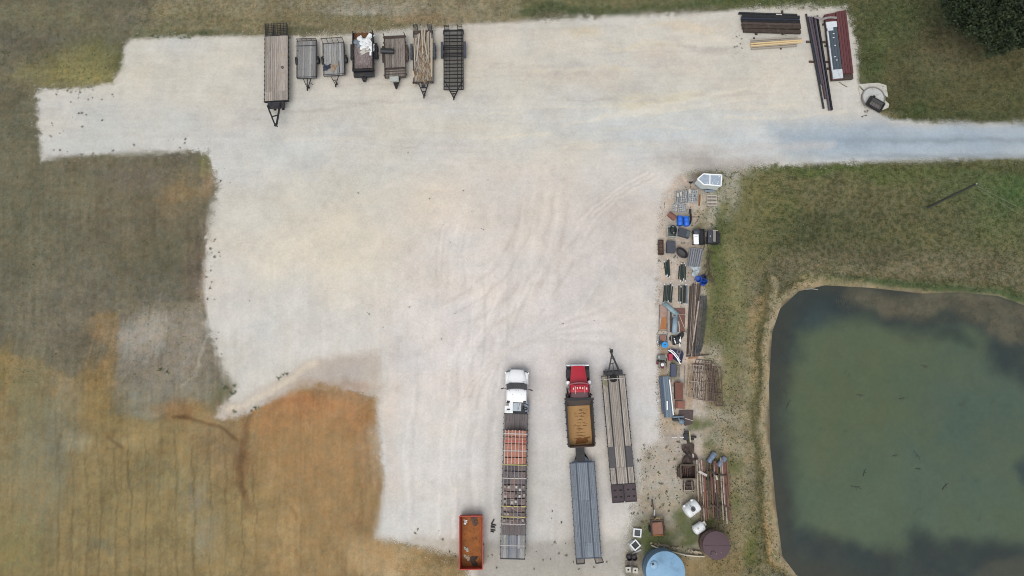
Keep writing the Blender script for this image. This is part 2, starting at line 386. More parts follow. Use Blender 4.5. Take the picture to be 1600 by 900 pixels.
blob(land, 240, 520, 20, 36, (156,149,138), .8, 18); blob(land, 212, 535, 20, 20, (146,140,134), .6); blob(land, 290, 560, 14, 50, (138,130,122), .6, 22); blob(land, 222, 620, 24, 16, (128,122,112), .7); blob(land, 330, 580, 18, 40, (112,104,92), .7); blob(land, 345, 612, 16, 12, (92,94,66), .8)
stroke(land, [(315,510),(312,550),(298,580),(280,600)], 2.2, (168,160,146), .45)
area(land, [(-400,560),(-20,540),(90,580),(120,590),(165,560),(185,510),(150,500),(155,492),(190,492),(178,560),(170,640),(240,655),(310,622),(350,650),(400,625),(470,600),(530,605),(590,610),(600,700),(600,760),(590,835),(620,860),(720,870),(720,1300),(-400,1300)], (138,115,78), 9)
for a_ in [(60,640,60,90,(120,112,92)),(40,720,50,60,(122,114,92)),(40,850,60,80,(122,110,74)),(0,570,24,40,(130,112,66)),(90,700,26,110,(118,112,98)),(110,640,24,50,(124,116,100)),(150,590,20,40,(142,116,72)),(150,640,50,40,(138,112,70)),(160,520,22,24,(148,120,80)),(270,635,34,16,(160,118,74)),(300,640,40,18,(152,112,74)),(340,700,60,60,(138,112,84)),(200,690,60,14,(152,128,90)),(120,690,20,18,(150,138,116)),(470,650,80,40,(158,112,72)),(540,640,50,30,(160,116,78)),(470,632,50,14,(166,108,66)),(560,660,30,40,(150,106,68)),(430,660,40,40,(156,110,70)),(500,720,90,60,(146,118,82)),(300,820,150,70,(140,120,82)),(150,790,80,60,(132,114,78)),(450,840,120,60,(152,128,88)),(250,745,60,26,(126,114,84)),(300,780,24,30,(122,112,92)),(310,845,16,30,(128,118,100)),(155,850,20,12,(112,106,88)),(575,720,16,50,(150,126,100)),(590,700,9,50,(168,154,138)),(560,820,40,50,(146,118,82)),(640,880,70,24,(164,140,104)),(580,880,60,26,(156,130,92)),(680,872,40,14,(122,100,64)),(560,618,30,14,(146,118,90)),(520,610,20,8,(160,132,104))]:
    blob(land, *a_[:4], a_[4], .75)
stroke(land, [(278,648),(300,650),(330,660),(352,672),(368,688)], 2.8, (104,76,50), .65); blob(land, 290, 648, 12, 5, (90,64,42), .8)
stroke(land, [(392,645),(384,672),(376,700),(374,730),(382,768)], 4.5, (104,76,50), .62); blob(land, 378, 720, 16, 40, (116,80,52), .7); stroke(land, [(382,768),(388,800)], 5, (126,92,62), .6)
stroke(land, [(165,678),(185,702)], 2.2, (112,88,64), .7); stroke(land, [(455,795),(465,815)], 2.5, (122,94,62), .6)
stroke(land, [(560,860),(600,920)], 18, (170,148,112), .5); stroke(land, [(622,860),(600,910)], 14, (178,158,126), .5)
for i, sx in enumerate([91,111,135,155,180,202,227,249,275,302,327,351,378,398,432,470,505,540]):
    k = (.52 if i < 14 else .28)*(.15+1.5*fbm(X*.25, Y*.25, i % 20, 3))
    yy = 700+rnd.uniform(-30, 40)
    stroke(land, [(sx-3, yy), (sx+2, yy+80), (sx, 960)], 1.3, (104,86,58), k, .9, False)
# --- long soft streaks left by the tractor, and broad mottling
wst = sstep(700, 500, PX)
stk = (vn(PX/3.2, PY/70., 9)-.5)*.20*wst*sstep(200, 280, PY)+(vn(PX/90., PY/5., 10)-.5)*.16*sstep(240, 180, PY)*wst
mot = (fbm(X*.55, Y*.55, 12)-.5)*.5+(fbm(X*1.9, Y*1.9, 15, 3)-.5)*.4
fine = (vn(PX/1.7, PY/26., 20)-.5)*.16*wst*sstep(225, 300, PY)+(fbm(X*4.2, Y*4.2, 3, 2)-.5)*.30
swirl = (fbm(X*.45+2*fbm(X*.2, Y*.2, 6), Y*.16, 16)-.5)*.55*sstep(620, 560, PX)*sstep(470, 520, PY)
stk = stk*(.35+1.1*fbm(X*.3, Y*.3, 22))
land *= (1+stk*.9+mot*.9+fine*.7*(1-.45*sstep(600, 660, PY)*sstep(700, 600, PX))+swirl*.55)[..., None]
tint = (fbm(X*.3+50, Y*.3, 18)-.5)[..., None]*np.array([.08, .015, -.09]); land *= 1+tint
lum = land @ np.array([.25, .6, .15]); land = land*.86+lum[..., None]*.14
east = sstep(1090, 1140, PX)[..., None]*sstep(-3.5, -6, sdp)[..., None]; sw_ = (sstep(560, 640, PY)*sstep(760, 640, PX))[..., None]
strip = (sstep(985, 1010, PX)*sstep(1125, 1090, PX)*sstep(262, 275, PY))[..., None]
land *= 1+strip*np.array([.34,.27,.28])
wl_ = sstep(470, 300, PX+90*(fbm(X*.15, Y*.15, 5)-.5))[..., None]
bs_ = (sstep(1230, 1190, PX)*sstep(400, 460, PY))[..., None]
land *= .86*(np.array([1.07,1.085,1.07])*(1-east)*(1-sw_)+(np.array([1.03,1.12,.93])*(1-bs_)+np.array([1.12,1.05,.98])*bs_)*east+(np.array([1.07,1.07,1.0])*(1-wl_)+np.array([.96,1.05,.97])*wl_)*sw_*(1-east))

blob(land, 520, 720, 80, 100, (156,124,86), .40); blob(land, 440, 700, 60, 70, (150,122,84), .3); blob(land, 600, 860, 50, 30, (166,140,102), .5)
blob(land, 238, 515, 30, 36, (154,148,138), .7, 18); blob(land, 210, 545, 24, 26, (146,141,132), .6); blob(land, 285, 540, 22, 50, (138,132,122), .6, 20); blob(land, 250, 590, 40, 30, (132,125,114), .5); blob(land, 40, 600, 40, 50, (116,114,84), .5); blob(land, 60, 780, 50, 80, (126,122,100), .4); blob(land, 20, 860, 40, 40, (124,118,78), .5); blob(land, 330, 830, 20, 40, (132,126,106), .5); blob(land, 305, 780, 16, 26, (130,124,108), .5)
# --- bare sandy patches, trodden lanes and weedy spots between the stored things and the pond
for a_ in [(1140,300,22,26,(158,152,142)),(1110,336,10,26,(156,150,140)),(1150,268,26,7,(156,150,142)),(1118,560,16,22,(152,145,130)),(1128,650,30,12,(162,155,142)),(1115,690,20,16,(158,152,138)),(1150,700,20,16,(150,140,118)),(1140,600,10,40,(136,128,102)),(1060,770,34,30,(158,152,140)),(1030,730,26,30,(154,148,138)),(1080,850,18,16,(150,144,130)),(1155,760,14,40,(142,132,108)),(1160,840,14,30,(138,126,98)),(1130,880,40,16,(128,114,82)),(1168,600,10,60,(136,128,100)),(1152,450,10,60,(128,124,92)),(1130,420,10,50,(100,104,66)),(1142,540,8,50,(104,106,70)),(1175,350,22,60,(112,108,76)),(1190,290,24,26,(112,108,74)),(1104,470,6,60,(112,112,76))]:
    blob(land, *a_[:4], a_[4], .72)
for a_ in [(1122,390,10,46,(84,94,54)),(1135,318,10,14,(104,106,66)),(1118,470,8,30,(96,100,64)),(1090,352,12,12,(108,108,74)),(1110,500,7,24,(100,102,70)),(1126,520,9,20,(88,94,60)),(1090,668,16,9,(84,92,58)),(1110,664,12,6,(90,96,64)),(1112,700,9,10,(84,92,58)),(1150,730,10,16,(92,98,62)),(1010,846,16,22,(74,86,50)),(1030,832,24,9,(84,92,56)),(1062,812,10,20,(84,92,58)),(1075,842,20,7,(80,88,54)),(1095,826,10,8,(72,84,50)),(1104,812,14,7,(76,84,52)),(1068,800,8,6,(84,92,56)),(1076,832,8,16,(78,88,54)),(1172,860,10,24,(92,98,56)),(1120,735,7,20,(92,96,62)),(1150,790,8,16,(98,102,66)),(1040,846,9,8,(78,88,52)),(1052,578,7,10,(92,98,62)),(1046,560,5,5,(88,94,60))]:
    blob(land, *a_[:4], a_[4], .8)
stroke(land, [(1196,440),(1186,500),(1182,580),(1178,660),(1184,740),(1192,820),(1198,880)], 4, (88,86,58), .75)
stroke(land, [(1190,470),(1176,520),(1172,600)], 5, (150,130,96), .5); stroke(land, [(1200,780),(1206,850),(1216,890)], 6, (158,132,92), .6)
stroke(land, [(1210,440),(1200,500),(1196,600),(1193,700),(1202,800),(1212,870),(1228,900)], 5, (150,138,114), .8)
# --- gravel colour: worn patches, plus lens falloff painted as a brighter middle
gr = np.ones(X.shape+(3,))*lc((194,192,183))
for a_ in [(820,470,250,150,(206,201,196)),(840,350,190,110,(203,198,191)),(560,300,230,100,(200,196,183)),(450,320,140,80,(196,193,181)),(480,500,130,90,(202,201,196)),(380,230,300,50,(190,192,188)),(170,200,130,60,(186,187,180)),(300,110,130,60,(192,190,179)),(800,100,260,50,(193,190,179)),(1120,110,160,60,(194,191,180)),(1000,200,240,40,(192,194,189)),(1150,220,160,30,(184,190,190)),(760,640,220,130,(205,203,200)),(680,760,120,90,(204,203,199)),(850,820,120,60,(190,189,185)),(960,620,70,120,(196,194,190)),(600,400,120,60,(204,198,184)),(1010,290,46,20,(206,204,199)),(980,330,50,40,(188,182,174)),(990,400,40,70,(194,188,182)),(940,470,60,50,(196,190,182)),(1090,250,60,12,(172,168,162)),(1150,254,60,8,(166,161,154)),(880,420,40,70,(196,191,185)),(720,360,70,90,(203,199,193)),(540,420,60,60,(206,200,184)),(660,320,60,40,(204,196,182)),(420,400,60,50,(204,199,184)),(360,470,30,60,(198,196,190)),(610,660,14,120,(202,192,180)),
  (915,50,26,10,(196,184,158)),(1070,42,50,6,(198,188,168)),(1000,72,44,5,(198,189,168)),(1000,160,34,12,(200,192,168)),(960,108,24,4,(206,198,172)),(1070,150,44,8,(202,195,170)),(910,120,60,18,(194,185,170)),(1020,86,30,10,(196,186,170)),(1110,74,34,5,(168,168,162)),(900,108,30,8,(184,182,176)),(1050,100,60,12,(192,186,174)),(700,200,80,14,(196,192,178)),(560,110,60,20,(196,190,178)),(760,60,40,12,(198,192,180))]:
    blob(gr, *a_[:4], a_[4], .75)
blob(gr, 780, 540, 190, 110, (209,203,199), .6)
area(gr, [(330,665),(350,636),(400,612),(450,588),(520,560),(588,548),(596,630),(470,640),(400,660)], (178,170,158), 9, .85)
blob(gr, 545, 606, 50, 8, (160,132,106), .7); blob(gr, 490, 604, 40, 6, (166,146,122), .7); blob(gr, 580, 585, 14, 30, (184,172,158), .6)
blob(gr, 530, 585, 60, 22, (172,165,158), .7, -20); stroke(gr, [(365,640),(430,610),(500,575)], 5, (204,194,176), .7)
area(gr, [(560,850),(640,836),(740,838),(760,870),(700,900),(600,900)], (178,170,156), 8, .8)
area(gr, [(740,845),(990,842),(960,920),(740,920)], (160,157,148), 9, .85)
blob(gr, 950, 810, 30, 40, (204,201,195), .8); blob(gr, 890, 790, 60, 30, (196,193,187), .5)
area(gr, [(1210,200),(1300,192),(1600,193),(2400,196),(2400,248),(1600,247),(1350,251),(1240,244)], (151,165,174), 24)
for yo, cc, ww in [(204,(160,174,183),6),(218,(136,148,156),3),(231,(164,178,187),6),(243,(142,154,162),3)]:
    stroke(gr, [(1230,yo+2),(1420,yo+1),(1600,yo),(2400,yo)], ww, cc, .7*sstep(1240, 1420, PX), .9, False)
stroke(gr, [(1020,228),(1180,232),(1300,224)], 5, (184,182,178), .5)
blob(gr, 1090, 74, 40, 4, (176,170,162), .5, 8); blob(gr, 1140, 150, 60, 4, (188,182,174), .5)
# turning tracks worn into the gravel
rt = random.Random(5)
def arc(pts, wd, col, a): stroke(gr, pts, wd, col, a*(.55+.9*fbm(X*.5, Y*.5, rt.randrange(20))), .95, False)
def bez(p0, p1, p2, n=12): return [((1-t)**2*p0[0]+2*t*(1-t)*p1[0]+t*t*p2[0], (1-t)**2*p0[1]+2*t*(1-t)*p1[1]+t*t*p2[1]) for t in np.linspace(0, 1, n)]
DK, LT = (184,177,169), (215,210,203)
for k, o_ in enumerate((0, 14, 22, 36, 50, 60, 74)):
    arc(bez((690+o_*.9, 476+o_*.5), (795+o_*1.0, 440+o_*.4), (820+o_*.9, 300+o_*.2)), rt.uniform(1.6, 3.2), DK if k % 2 == 0 else LT, .40)
for k in range(9):
    x0 = 812+k*9; arc(bez((x0, 262), (x0+rt.uniform(-6, 4), 360), (x0-rt.uniform(5, 34), 465)), rt.uniform(4, 8), LT if k % 2 else DK, .24)
for k in range(12):
    x0 = 905+rt.uniform(-60, 60); y0 = 330+rt.uniform(-20, 120); ln = rt.uniform(25, 70); arc([(x0, y0), (x0-ln*.5, y0+ln*.75)], rt.uniform(1.2, 2.6), LT if k % 2 else DK, .42)
for k in range(10):
    x0 = 685+k*5+rt.uniform(-3, 3); arc(bez((x0+10, 348), (x0-8, 390), (x0+rt.uniform(-6, 10), 440)), rt.uniform(1, 2), LT if k % 2 else DK, .36)
for k in range(6): arc(bez((900+k*8, 345-k*3), (940+k*6, 300), (1010+k*4, 268+k*2)), rt.uniform(1.2, 2.4), LT if k % 2 else DK, .42)
for k in range(12):
    x0 = 610+rt.uniform(0, 160); arc([(x0, 840), (x0+rt.uniform(-8, 8), 700), (x0+rt.uniform(0, 30), 560), (x0+rt.uniform(20, 90), 440)], rt.uniform(1.5, 3), (190,187,182) if k % 2 else (216,213,208), .5)
for k in range(8): arc(bez((700+k*9, 640), (760, 540-k*6), (960, 470+k*10)), rt.uniform(1.5, 3), DK if k % 2 else LT, .32)
for k in range(34):
    y0 = rt.uniform(50, 235); x0 = rt.uniform(330, 1150); ln = rt.uniform(30, 190); arc([(x0, y0), (x0+ln*.5, y0+rt.uniform(-3, 3)), (x0+ln, y0+rt.uniform(-4, 4)-ln*.03)], rt.uniform(.9, 2.6), rt.choice([(178,174,166),(206,200,184),(210,203,182),(186,184,178)]), .45)
for k in range(5): arc([(880+20*k, 196-4*k), (1020, 176-3*k), (1180, 150-2*k+rt.uniform(-8, 8))], rt.uniform(1.5, 3), (206,202,188), .5)
gm = (fbm(X*.35+9, Y*.35, 2)-.5)*.22+(fbm(X*1.4, Y*1.4, 7, 3)-.5)*.16+(vn(PX/34., PY/3.4, 11)-.5)*.07*sstep(330, 240, PY)+(vn(PX/3.0, PY/60., 12)-.5)*.05*sstep(330, 420, PY)
gr *= (1+gm)[..., None]*np.array([1.075,1.05,1.045])
gr *= 1+(fbm(X*.22+30, Y*.22+4, 19)-.5)[..., None]*np.array([.06, .01, -.08])+(fbm(X*.16+3, Y*.4+4, 21)-.5)[..., None]*np.array([.07, .0, -.07])

# --- height: level yard, gently uneven fields, banks down into the pond
Z = (fbm(X*.2, Y*.2, 4)-.5)*.25*sstep(0, -3, sdg)*sstep(0, 3, -sdp)*sstep(0,1, (PX < 1000)*1.0)
Z = np.where(sdp > -2.2, Z*0+PZ*sstep(-2.0, .1, sdp)-.02-.9*sstep(0.05, 3, sdp), Z)
Z = np.where(sdp > -2.2, np.minimum(Z, 0), Z)
# ditch and ruts in the bare soil
Z -= .10*sstep(8, 0, line_d([(392,645),(384,672),(376,700),(374,730),(382,768)], WX, WY))+.08*sstep(6, 0, line_d([(278,648),(300,650),(330,660),(352,672),(368,688)], WX, WY))
far = (X < xs[11]) | (X > xs[-12]) | (Y < ys[11]) | (Y > ys[-12])
Z[far] *= 0
clump = .5+0*X
clump = clump+.5*sstep(1150, 1220, PX)*(sdg < 0)+.25*((PY < 60) & (PX > 200))-.36*((PY > 600) & (PX < 620))+.2*((PX > 1000) & (PY > 255))-.1*((PX < 330) & (PY > 240) & (PY < 600))
clump = np.clip(clump-.42*sstep(985, 1010, PX)*sstep(1115, 1085, PX)*sstep(262, 275, PY), .06, 1.2)
clump *= sstep(-.2, -1.2, sdp)

gm_ = bpy.data.materials.new('ground_cover'); gm_.use_nodes = True
def ground_nodes(m):
    n = m.node_tree; N = n.nodes; K = n.links; b = N['Principled BSDF']
    b.inputs['Roughness'].default_value = .95; b.inputs['Specular IOR Level'].default_value = .15
    tc = N.new('ShaderNodeTexCoord')
    def at(nm):
        a = N.new('ShaderNodeAttribute'); a.attribute_name = nm; return a
    aL, aG, aS, aC = at('land'), at('gravel'), at('sdg'), at('clump')
    def noise(sc, det=4, ro=.6, w_=None):
        t = N.new('ShaderNodeTexNoise'); t.inputs['Scale'].default_value = sc; t.inputs['Detail'].default_value = det; t.inputs['Roughness'].default_value = ro
        K.new(tc.outputs['Object'], t.inputs['Vector']); return t.outputs['Fac']
    def math_(op, a, b_=None, c=None):
        t = N.new('ShaderNodeMath'); t.operation = op
        for i, v in enumerate((a, b_, c)):
            if v is None: continue
            if isinstance(v, (int, float)): t.inputs[i].default_value = v
            else: K.new(v, t.inputs[i])
        return t.outputs[0]
    def rng(v, a, b_, c, d):
        t = N.new('ShaderNodeMapRange'); K.new(v, t.inputs['Value'])
        for k_, q in zip(('From Min','From Max','To Min','To Max'), (a, b_, c, d)): t.inputs[k_].default_value = q
        return t.outputs[0]
    def mix(f, a, b_, mode='MIX'):
        t = N.new('ShaderNodeMix'); t.data_type = 'RGBA'; t.blend_type = mode
        for k_, v in (('Factor', f), ('A', a), ('B', b_)):
            if isinstance(v, (int, float)): t.inputs[k_].default_value = v
            elif isinstance(v, tuple): t.inputs[k_].default_value = v
            else: K.new(v, t.inputs[k_])
        return t.outputs['Result']
    def scale(c, f):
        t = N.new('ShaderNodeVectorMath'); t.operation = 'SCALE'; K.new(c, t.inputs[0]); K.new(f, t.inputs['Scale']); return t.outputs[0]
    # land: tufts of darker green among dry straw
    n1 = noise(1.9, 6, .68); n2 = noise(7.5, 4, .7); n3 = noise(24, 2, .6)
    tuft = rng(math_('ADD', math_('MULTIPLY', n1, .5), math_('MULTIPLY', n2, .5)), .45, .58, 0, 1)
    f = math_('MULTIPLY', tuft, aC.outputs['Fac'])
    dark = mix(1.0, aL.outputs['Color'], (.46, .56, .40, 1), 'MULTIPLY')
    lite = mix(1.0, aL.outputs['Color'], (1.22, 1.19, 1.17, 1), 'MULTIPLY')
    lc_ = mix(f, lite, dark)
    h1 = noise(.9, 7, .72)
    warm = mix(1.0, lc_, (1.055, 1.0, .935, 1), 'MULTIPLY'); cool = mix(1.0, lc_, (.955, 1.0, 1.035, 1), 'MULTIPLY')
    lc_ = mix(rng(h1, .40, .60, 0, 1), cool, warm)
    mp_ = N.new('ShaderNodeMapping'); mp_.inputs['Scale'].default_value = (2.2, .22, 1); mp_.inputs['Rotation'].default_value = (0, 0, .06); K.new(tc.outputs['Object'], mp_.inputs['Vector'])
    st_ = N.new('ShaderNodeTexNoise'); st_.inputs['Scale'].default_value = 1.0; st_.inputs['Detail'].default_value = 7; st_.inputs['Roughness'].default_value = .75; K.new(mp_.outputs[0], st_.inputs['Vector'])
    lc_ = scale(lc_, rng(st_.outputs['Fac'], .3, .7, .93, 1.07))
    lc_ = scale(lc_, rng(noise(4.2, 5, .75), .3, .7, .86, 1.14))
    lc_ = scale(lc_, rng(n3, .25, .75, .66, 1.34))
    # gravel: crushed limestone with single darker and paler stones
    v1 = N.new('ShaderNodeTexVoronoi'); v1.inputs['Scale'].default_value = 9.0; K.new(tc.outputs['Object'], v1.inputs['Vector'])
    v1.inputs['Randomness'].default_value = 1
    sep = N.new('ShaderNodeSeparateColor'); K.new(v1.outputs['Color'], sep.inputs[0])
    g1 = noise(3.2, 6, .72); g2 = noise(30, 2, .7)
    gf = math_('MULTIPLY', math_('MULTIPLY', rng(g1, .25, .75, .935, 1.065), rng(sep.outputs[0], 0, 1, .93, 1.04)), rng(g2, .25, .75, .94, 1.06))
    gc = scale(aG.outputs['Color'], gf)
    # edge
    e = noise(1.1, 6, .7); e2 = noise(9, 3, .7)
    lo = rng(noise(.13, 2, .5), .38, .62, .15, 1.0)
    amp = math_('MULTIPLY', lo, math_('ADD', math_('MULTIPLY_ADD', e, 2.6, -1.3), math_('MULTIPLY_ADD', e2, 1.3, -.65)))
    sp = math_('MULTIPLY', math_('MULTIPLY_ADD', noise(13, 3, .75), 4.4, -2.2), rng(noise(.21, 2, .5), .40, .62, .12, 1.0))
    ed = math_('ADD', math_('ADD', aS.outputs['Fac'], amp), sp)
    mk_ = rng(ed, -.22, .22, 0, 1)
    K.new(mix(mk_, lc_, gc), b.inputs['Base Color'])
    bp = N.new('ShaderNodeBump'); bp.inputs['Strength'].default_value = .4; bp.inputs['Distance'].default_value = .008
    K.new(math_('ADD', n2, g2), bp.inputs['Height']); K.new(bp.outputs[0], b.inputs['Normal'])
ground_nodes(gm_)

idx = np.arange(ny*nx).reshape(ny, nx)
quads = np.stack([idx[:-1,:-1], idx[:-1,1:], idx[1:,1:], idx[1:,:-1]], -1).reshape(-1, 4)
def fc(a): return (a[:-1,:-1]+a[1:,1:]).reshape(-1)/2
fpx, fpy, fsd, fsp = fc(PX), fc(PY), fc(sdg), fc(sdp)
drive = (fsd > -.3) & (fpx > 1290) & (fpy > 188) & (fpy < 256)
yard = (fsd > -.3) & ~drive
soil = ~yard & ~drive & (fpx < 725) & (fpy > 600)
bank = ~yard & ~drive & ~soil & (fsp > -1.4)
rest = ~(drive | yard | soil | bank)
def sheet(name, sel):
    q = quads[sel]; u, inv = np.unique(q, return_inverse=True)
    me = bpy.data.meshes.new(name)
    me.vertices.add(len(u)); me.loops.add(len(q)*4); me.polygons.add(len(q))
    co = np.stack([X.ravel()[u], Y.ravel()[u], Z.ravel()[u]], -1).astype(np.float32)
    me.vertices.foreach_set('co', co.ravel()); me.loops.foreach_set('vertex_index', inv.reshape(-1).astype(np.int32))
    me.polygons.foreach_set('loop_start', np.arange(len(q), dtype=np.int32)*4)
    me.update(calc_edges=True)
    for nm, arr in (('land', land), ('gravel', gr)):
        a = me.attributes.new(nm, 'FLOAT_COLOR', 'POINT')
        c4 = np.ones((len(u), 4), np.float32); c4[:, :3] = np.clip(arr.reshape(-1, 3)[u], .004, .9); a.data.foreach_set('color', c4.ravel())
    for nm, arr in (('sdg', np.clip(sdg, -20, 20)), ('clump', clump)):
        a = me.attributes.new(nm, 'FLOAT', 'POINT'); a.data.foreach_set('value', arr.ravel()[u].astype(np.float32))
    me.polygons.foreach_set('use_smooth', np.ones(len(q), bool))
    me.materials.append(gm_); me.validate()
    o = bpy.data.objects.new(name, me); COL.objects.link(o); o['kind'] = 'structure'
    return o
sheet('ground', rest); sheet('gravel_yard', yard); sheet('gravel_drive', drive); sheet('dirt_field', soil); sheet('pond_bank', bank)

# ------------------------------------------------------------------ pond water: murky green, weedy dark margins
xw = np.arange(0, 62, .35); 
px0, px1 = min(p[0] for p in pond_w)-1, max(p[0] for p in pond_w)+1
py0, py1 = min(p[1] for p in pond_w)-1, max(p[1] for p in pond_w)+1
xw = np.arange(px0, px1, .3); yw = np.arange(py0, py1, .3)
A, B = np.meshgrid(xw, yw); zc2 = B*ST+(H-PZ)*CT
QX = 800+FPX*A/zc2; QY = 450-FPX*(B*CT-(H-PZ)*ST)/zc2
sw = poly_sd(pond_w, A, B)
X_, Y_, PX_, PY_, WX_, WY_ = X, Y, PX, PY, WX, WY; NW_ = NW
NW0 = NW; WX = QX+26*(fbm(A*.2, B*.2, 1)-.5)*2; WY = QY+26*(fbm(A*.2+40, B*.2+9, 5)-.5)*2; PX, PY = QX, QY
NW = fbm(A*.5, B*.5, 8)
wc = np.ones(A.shape+(3,))*lc((84,94,74))
blob(wc, 1330, 640, 110, 110, (86,94,70), .8); blob(wc, 1480, 760, 130, 80, (80,94,80), .8); blob(wc, 1520, 640, 90, 90, (76,90,80), .7); blob(wc, 1330, 790, 90, 50, (84,96,78), .7)
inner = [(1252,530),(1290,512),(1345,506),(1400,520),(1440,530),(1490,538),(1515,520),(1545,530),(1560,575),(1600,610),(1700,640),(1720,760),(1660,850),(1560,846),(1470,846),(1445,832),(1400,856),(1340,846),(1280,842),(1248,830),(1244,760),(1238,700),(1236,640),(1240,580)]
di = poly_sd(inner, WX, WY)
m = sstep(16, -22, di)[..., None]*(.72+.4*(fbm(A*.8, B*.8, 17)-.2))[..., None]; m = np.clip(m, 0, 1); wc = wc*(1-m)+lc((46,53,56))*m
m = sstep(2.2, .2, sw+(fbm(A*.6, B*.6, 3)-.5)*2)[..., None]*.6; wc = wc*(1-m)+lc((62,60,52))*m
blob(wc, 1604, 745, 12, 26, (40,50,62), .6); blob(wc, 1275, 480, 40, 20, (48,56,58), .5); blob(wc, 1275, 510, 26, 16, (62,76,76), .5); blob(wc, 1565, 560, 26, 20, (52,62,60), .4); blob(wc, 1500, 540, 30, 8, (44,52,48), .5)
for q in [(1285,850,40),(1360,868,60),(1460,856,50),(1540,872,70),(1445,838,16)]: blob(wc, q[0], q[1], q[2], 16, (48,55,55), .45)
# matted brown water weed
weed_px = [(1320,456),(1400,460),(1500,462),(1600,478),(1680,520),(1700,560),(1590,530),(1540,505),(1470,500),(1400,492),(1350,484),(1310,470)]
mw = sstep(-14, 8, poly_sd(weed_px, WX, WY))*(.6+.4*sstep(.40, .60, fbm(A*1.3, B*1.3, 6)))
mw2 = sstep(-14, 8, poly_sd([(1540,890),(1640,870),(1700,900),(1600,960),(1500,930)], WX, WY))*.25
m = np.clip(mw*.85+mw2, 0, 1)[..., None]; wc = wc*(1-m)+lc((106,98,80))*m
wc *= (1+(fbm(A*.7, B*.7, 11)-.5)*.14)[..., None]*np.array([.93,.99,.98])
wc *= 1+(fbm(A*.35, B*.35, 9)-.5)[..., None]*np.array([.22,.06,-.05])
for k in range(14):
    qx, qy = rnd.uniform(1280, 1590), rnd.uniform(540, 830); a_ = rnd.uniform(0, 180)
    blob(wc, qx, qy, rnd.uniform(3, 9), rnd.uniform(1.5, 3), (52,62,54), rnd.uniform(.2, .45), a_)
wm = bpy.data.materials.new('murky_water'); wm.use_nodes = True
def water_nodes(m):
    n = m.node_tree; N = n.nodes; K = n.links; b = N['Principled BSDF']
    b.inputs['Roughness'].default_value = .12; b.inputs['IOR'].default_value = 1.33
    a = N.new('ShaderNodeAttribute'); a.attribute_name = 'water'; tc = N.new('ShaderNodeTexCoord')
    t = N.new('ShaderNodeTexNoise'); t.inputs['Scale'].default_value = 2.2; t.inputs['Detail'].default_value = 7; t.inputs['Roughness'].default_value = .72
    K.new(tc.outputs['Object'], t.inputs['Vector'])
    r = N.new('ShaderNodeMapRange'); r.inputs['From Min'].default_value = .25; r.inputs['From Max'].default_value = .75; r.inputs['To Min'].default_value = .9; r.inputs['To Max'].default_value = 1.1
    K.new(t.outputs['Fac'], r.inputs['Value'])
    v = N.new('ShaderNodeVectorMath'); v.operation = 'SCALE'; K.new(a.outputs['Color'], v.inputs[0]); K.new(r.outputs[0], v.inputs['Scale'])
    K.new(v.outputs[0], b.inputs['Base Color'])
    t2 = N.new('ShaderNodeTexNoise'); t2.inputs['Scale'].default_value = 3.0; t2.inputs['Detail'].default_value = 3; K.new(tc.outputs['Object'], t2.inputs['Vector'])
    bp = N.new('ShaderNodeBump'); bp.inputs['Strength'].default_value = .06; bp.inputs['Distance'].default_value = .05
    K.new(t2.outputs['Fac'], bp.inputs['Height']); K.new(bp.outputs[0], b.inputs['Normal'])
water_nodes(wm)
ii = np.arange(A.size).reshape(A.shape)
qs = np.stack([ii[:-1,:-1], ii[:-1,1:], ii[1:,1:], ii[1:,:-1]], -1).reshape(-1, 4)
qs = qs[((sw[:-1,:-1]+sw[1:,1:])/2).reshape(-1) > -.5]
u, inv = np.unique(qs, return_inverse=True)
me = bpy.data.meshes.new('pond_water')
me.vertices.add(len(u)); me.loops.add(len(qs)*4); me.polygons.add(len(qs))
me.vertices.foreach_set('co', np.stack([A.ravel()[u], B.ravel()[u], np.full(len(u), PZ)], -1).astype(np.float32).ravel())
me.loops.foreach_set('vertex_index', inv.reshape(-1).astype(np.int32)); me.polygons.foreach_set('loop_start', np.arange(len(qs), dtype=np.int32)*4)
me.update(calc_edges=True)
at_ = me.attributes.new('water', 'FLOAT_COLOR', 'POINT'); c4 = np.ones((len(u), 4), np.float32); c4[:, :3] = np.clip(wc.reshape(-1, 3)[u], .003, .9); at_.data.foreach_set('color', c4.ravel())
me.materials.append(wm); me.validate()
wo = bpy.data.objects.new('pond_water', me); COL.objects.link(wo); wo['kind'] = 'structure'
wsd, wA, wB = sw, A, B
X, Y, PX, PY, WX, WY = X_, Y_, PX_, PY_, WX_, WY_
# ------------------------------------------------------------------ shared pieces
def lathe_x(mb, prof, n=20, c=(0,0,0)):
    return mb.lathe(prof, n, Matrix.Translation(c) @ Matrix.Rotation(PI/2, 4, 'Y'))
_w = {}
def wheel(par, x, y, r=.36, wd=.22, z=None):
    k = (r, wd)
    if k not in _w:
        a = MB(); lathe_x(a, [(r*.58,-wd/2),(r*.92,-wd/2),(r,-wd*.36),(r,wd*.36),(r*.92,wd/2),(r*.58,wd/2)], 20, (0,0,0))
        a_ = a.mesh('wheel', rubber); recalc(a_)
        b_ = MB(); lathe_x(b_, [(r*.58,-wd*.42),(r*.5,-wd*.3),(.05,-wd*.22)], 16); lathe_x(b_, [(r*.58,wd*.42),(r*.5,wd*.3),(.05,wd*.22)], 16); lathe_x(b_, [(r*.585,-wd*.45),(r*.585,wd*.45)], 16)
        b2 = b_.mesh('rim', rimm); recalc(b2)
        _w[k] = (a_, b2)
    o = D('wheel', _w[k][0], par, (x, y, r if z is None else z)); D('rim', _w[k][1], o)
    return o
def plank_mesh(wd, ln, th, mat, name='plank'):
    return MB().box((0,0,0), (wd, ln, th)).mesh(name, mat)
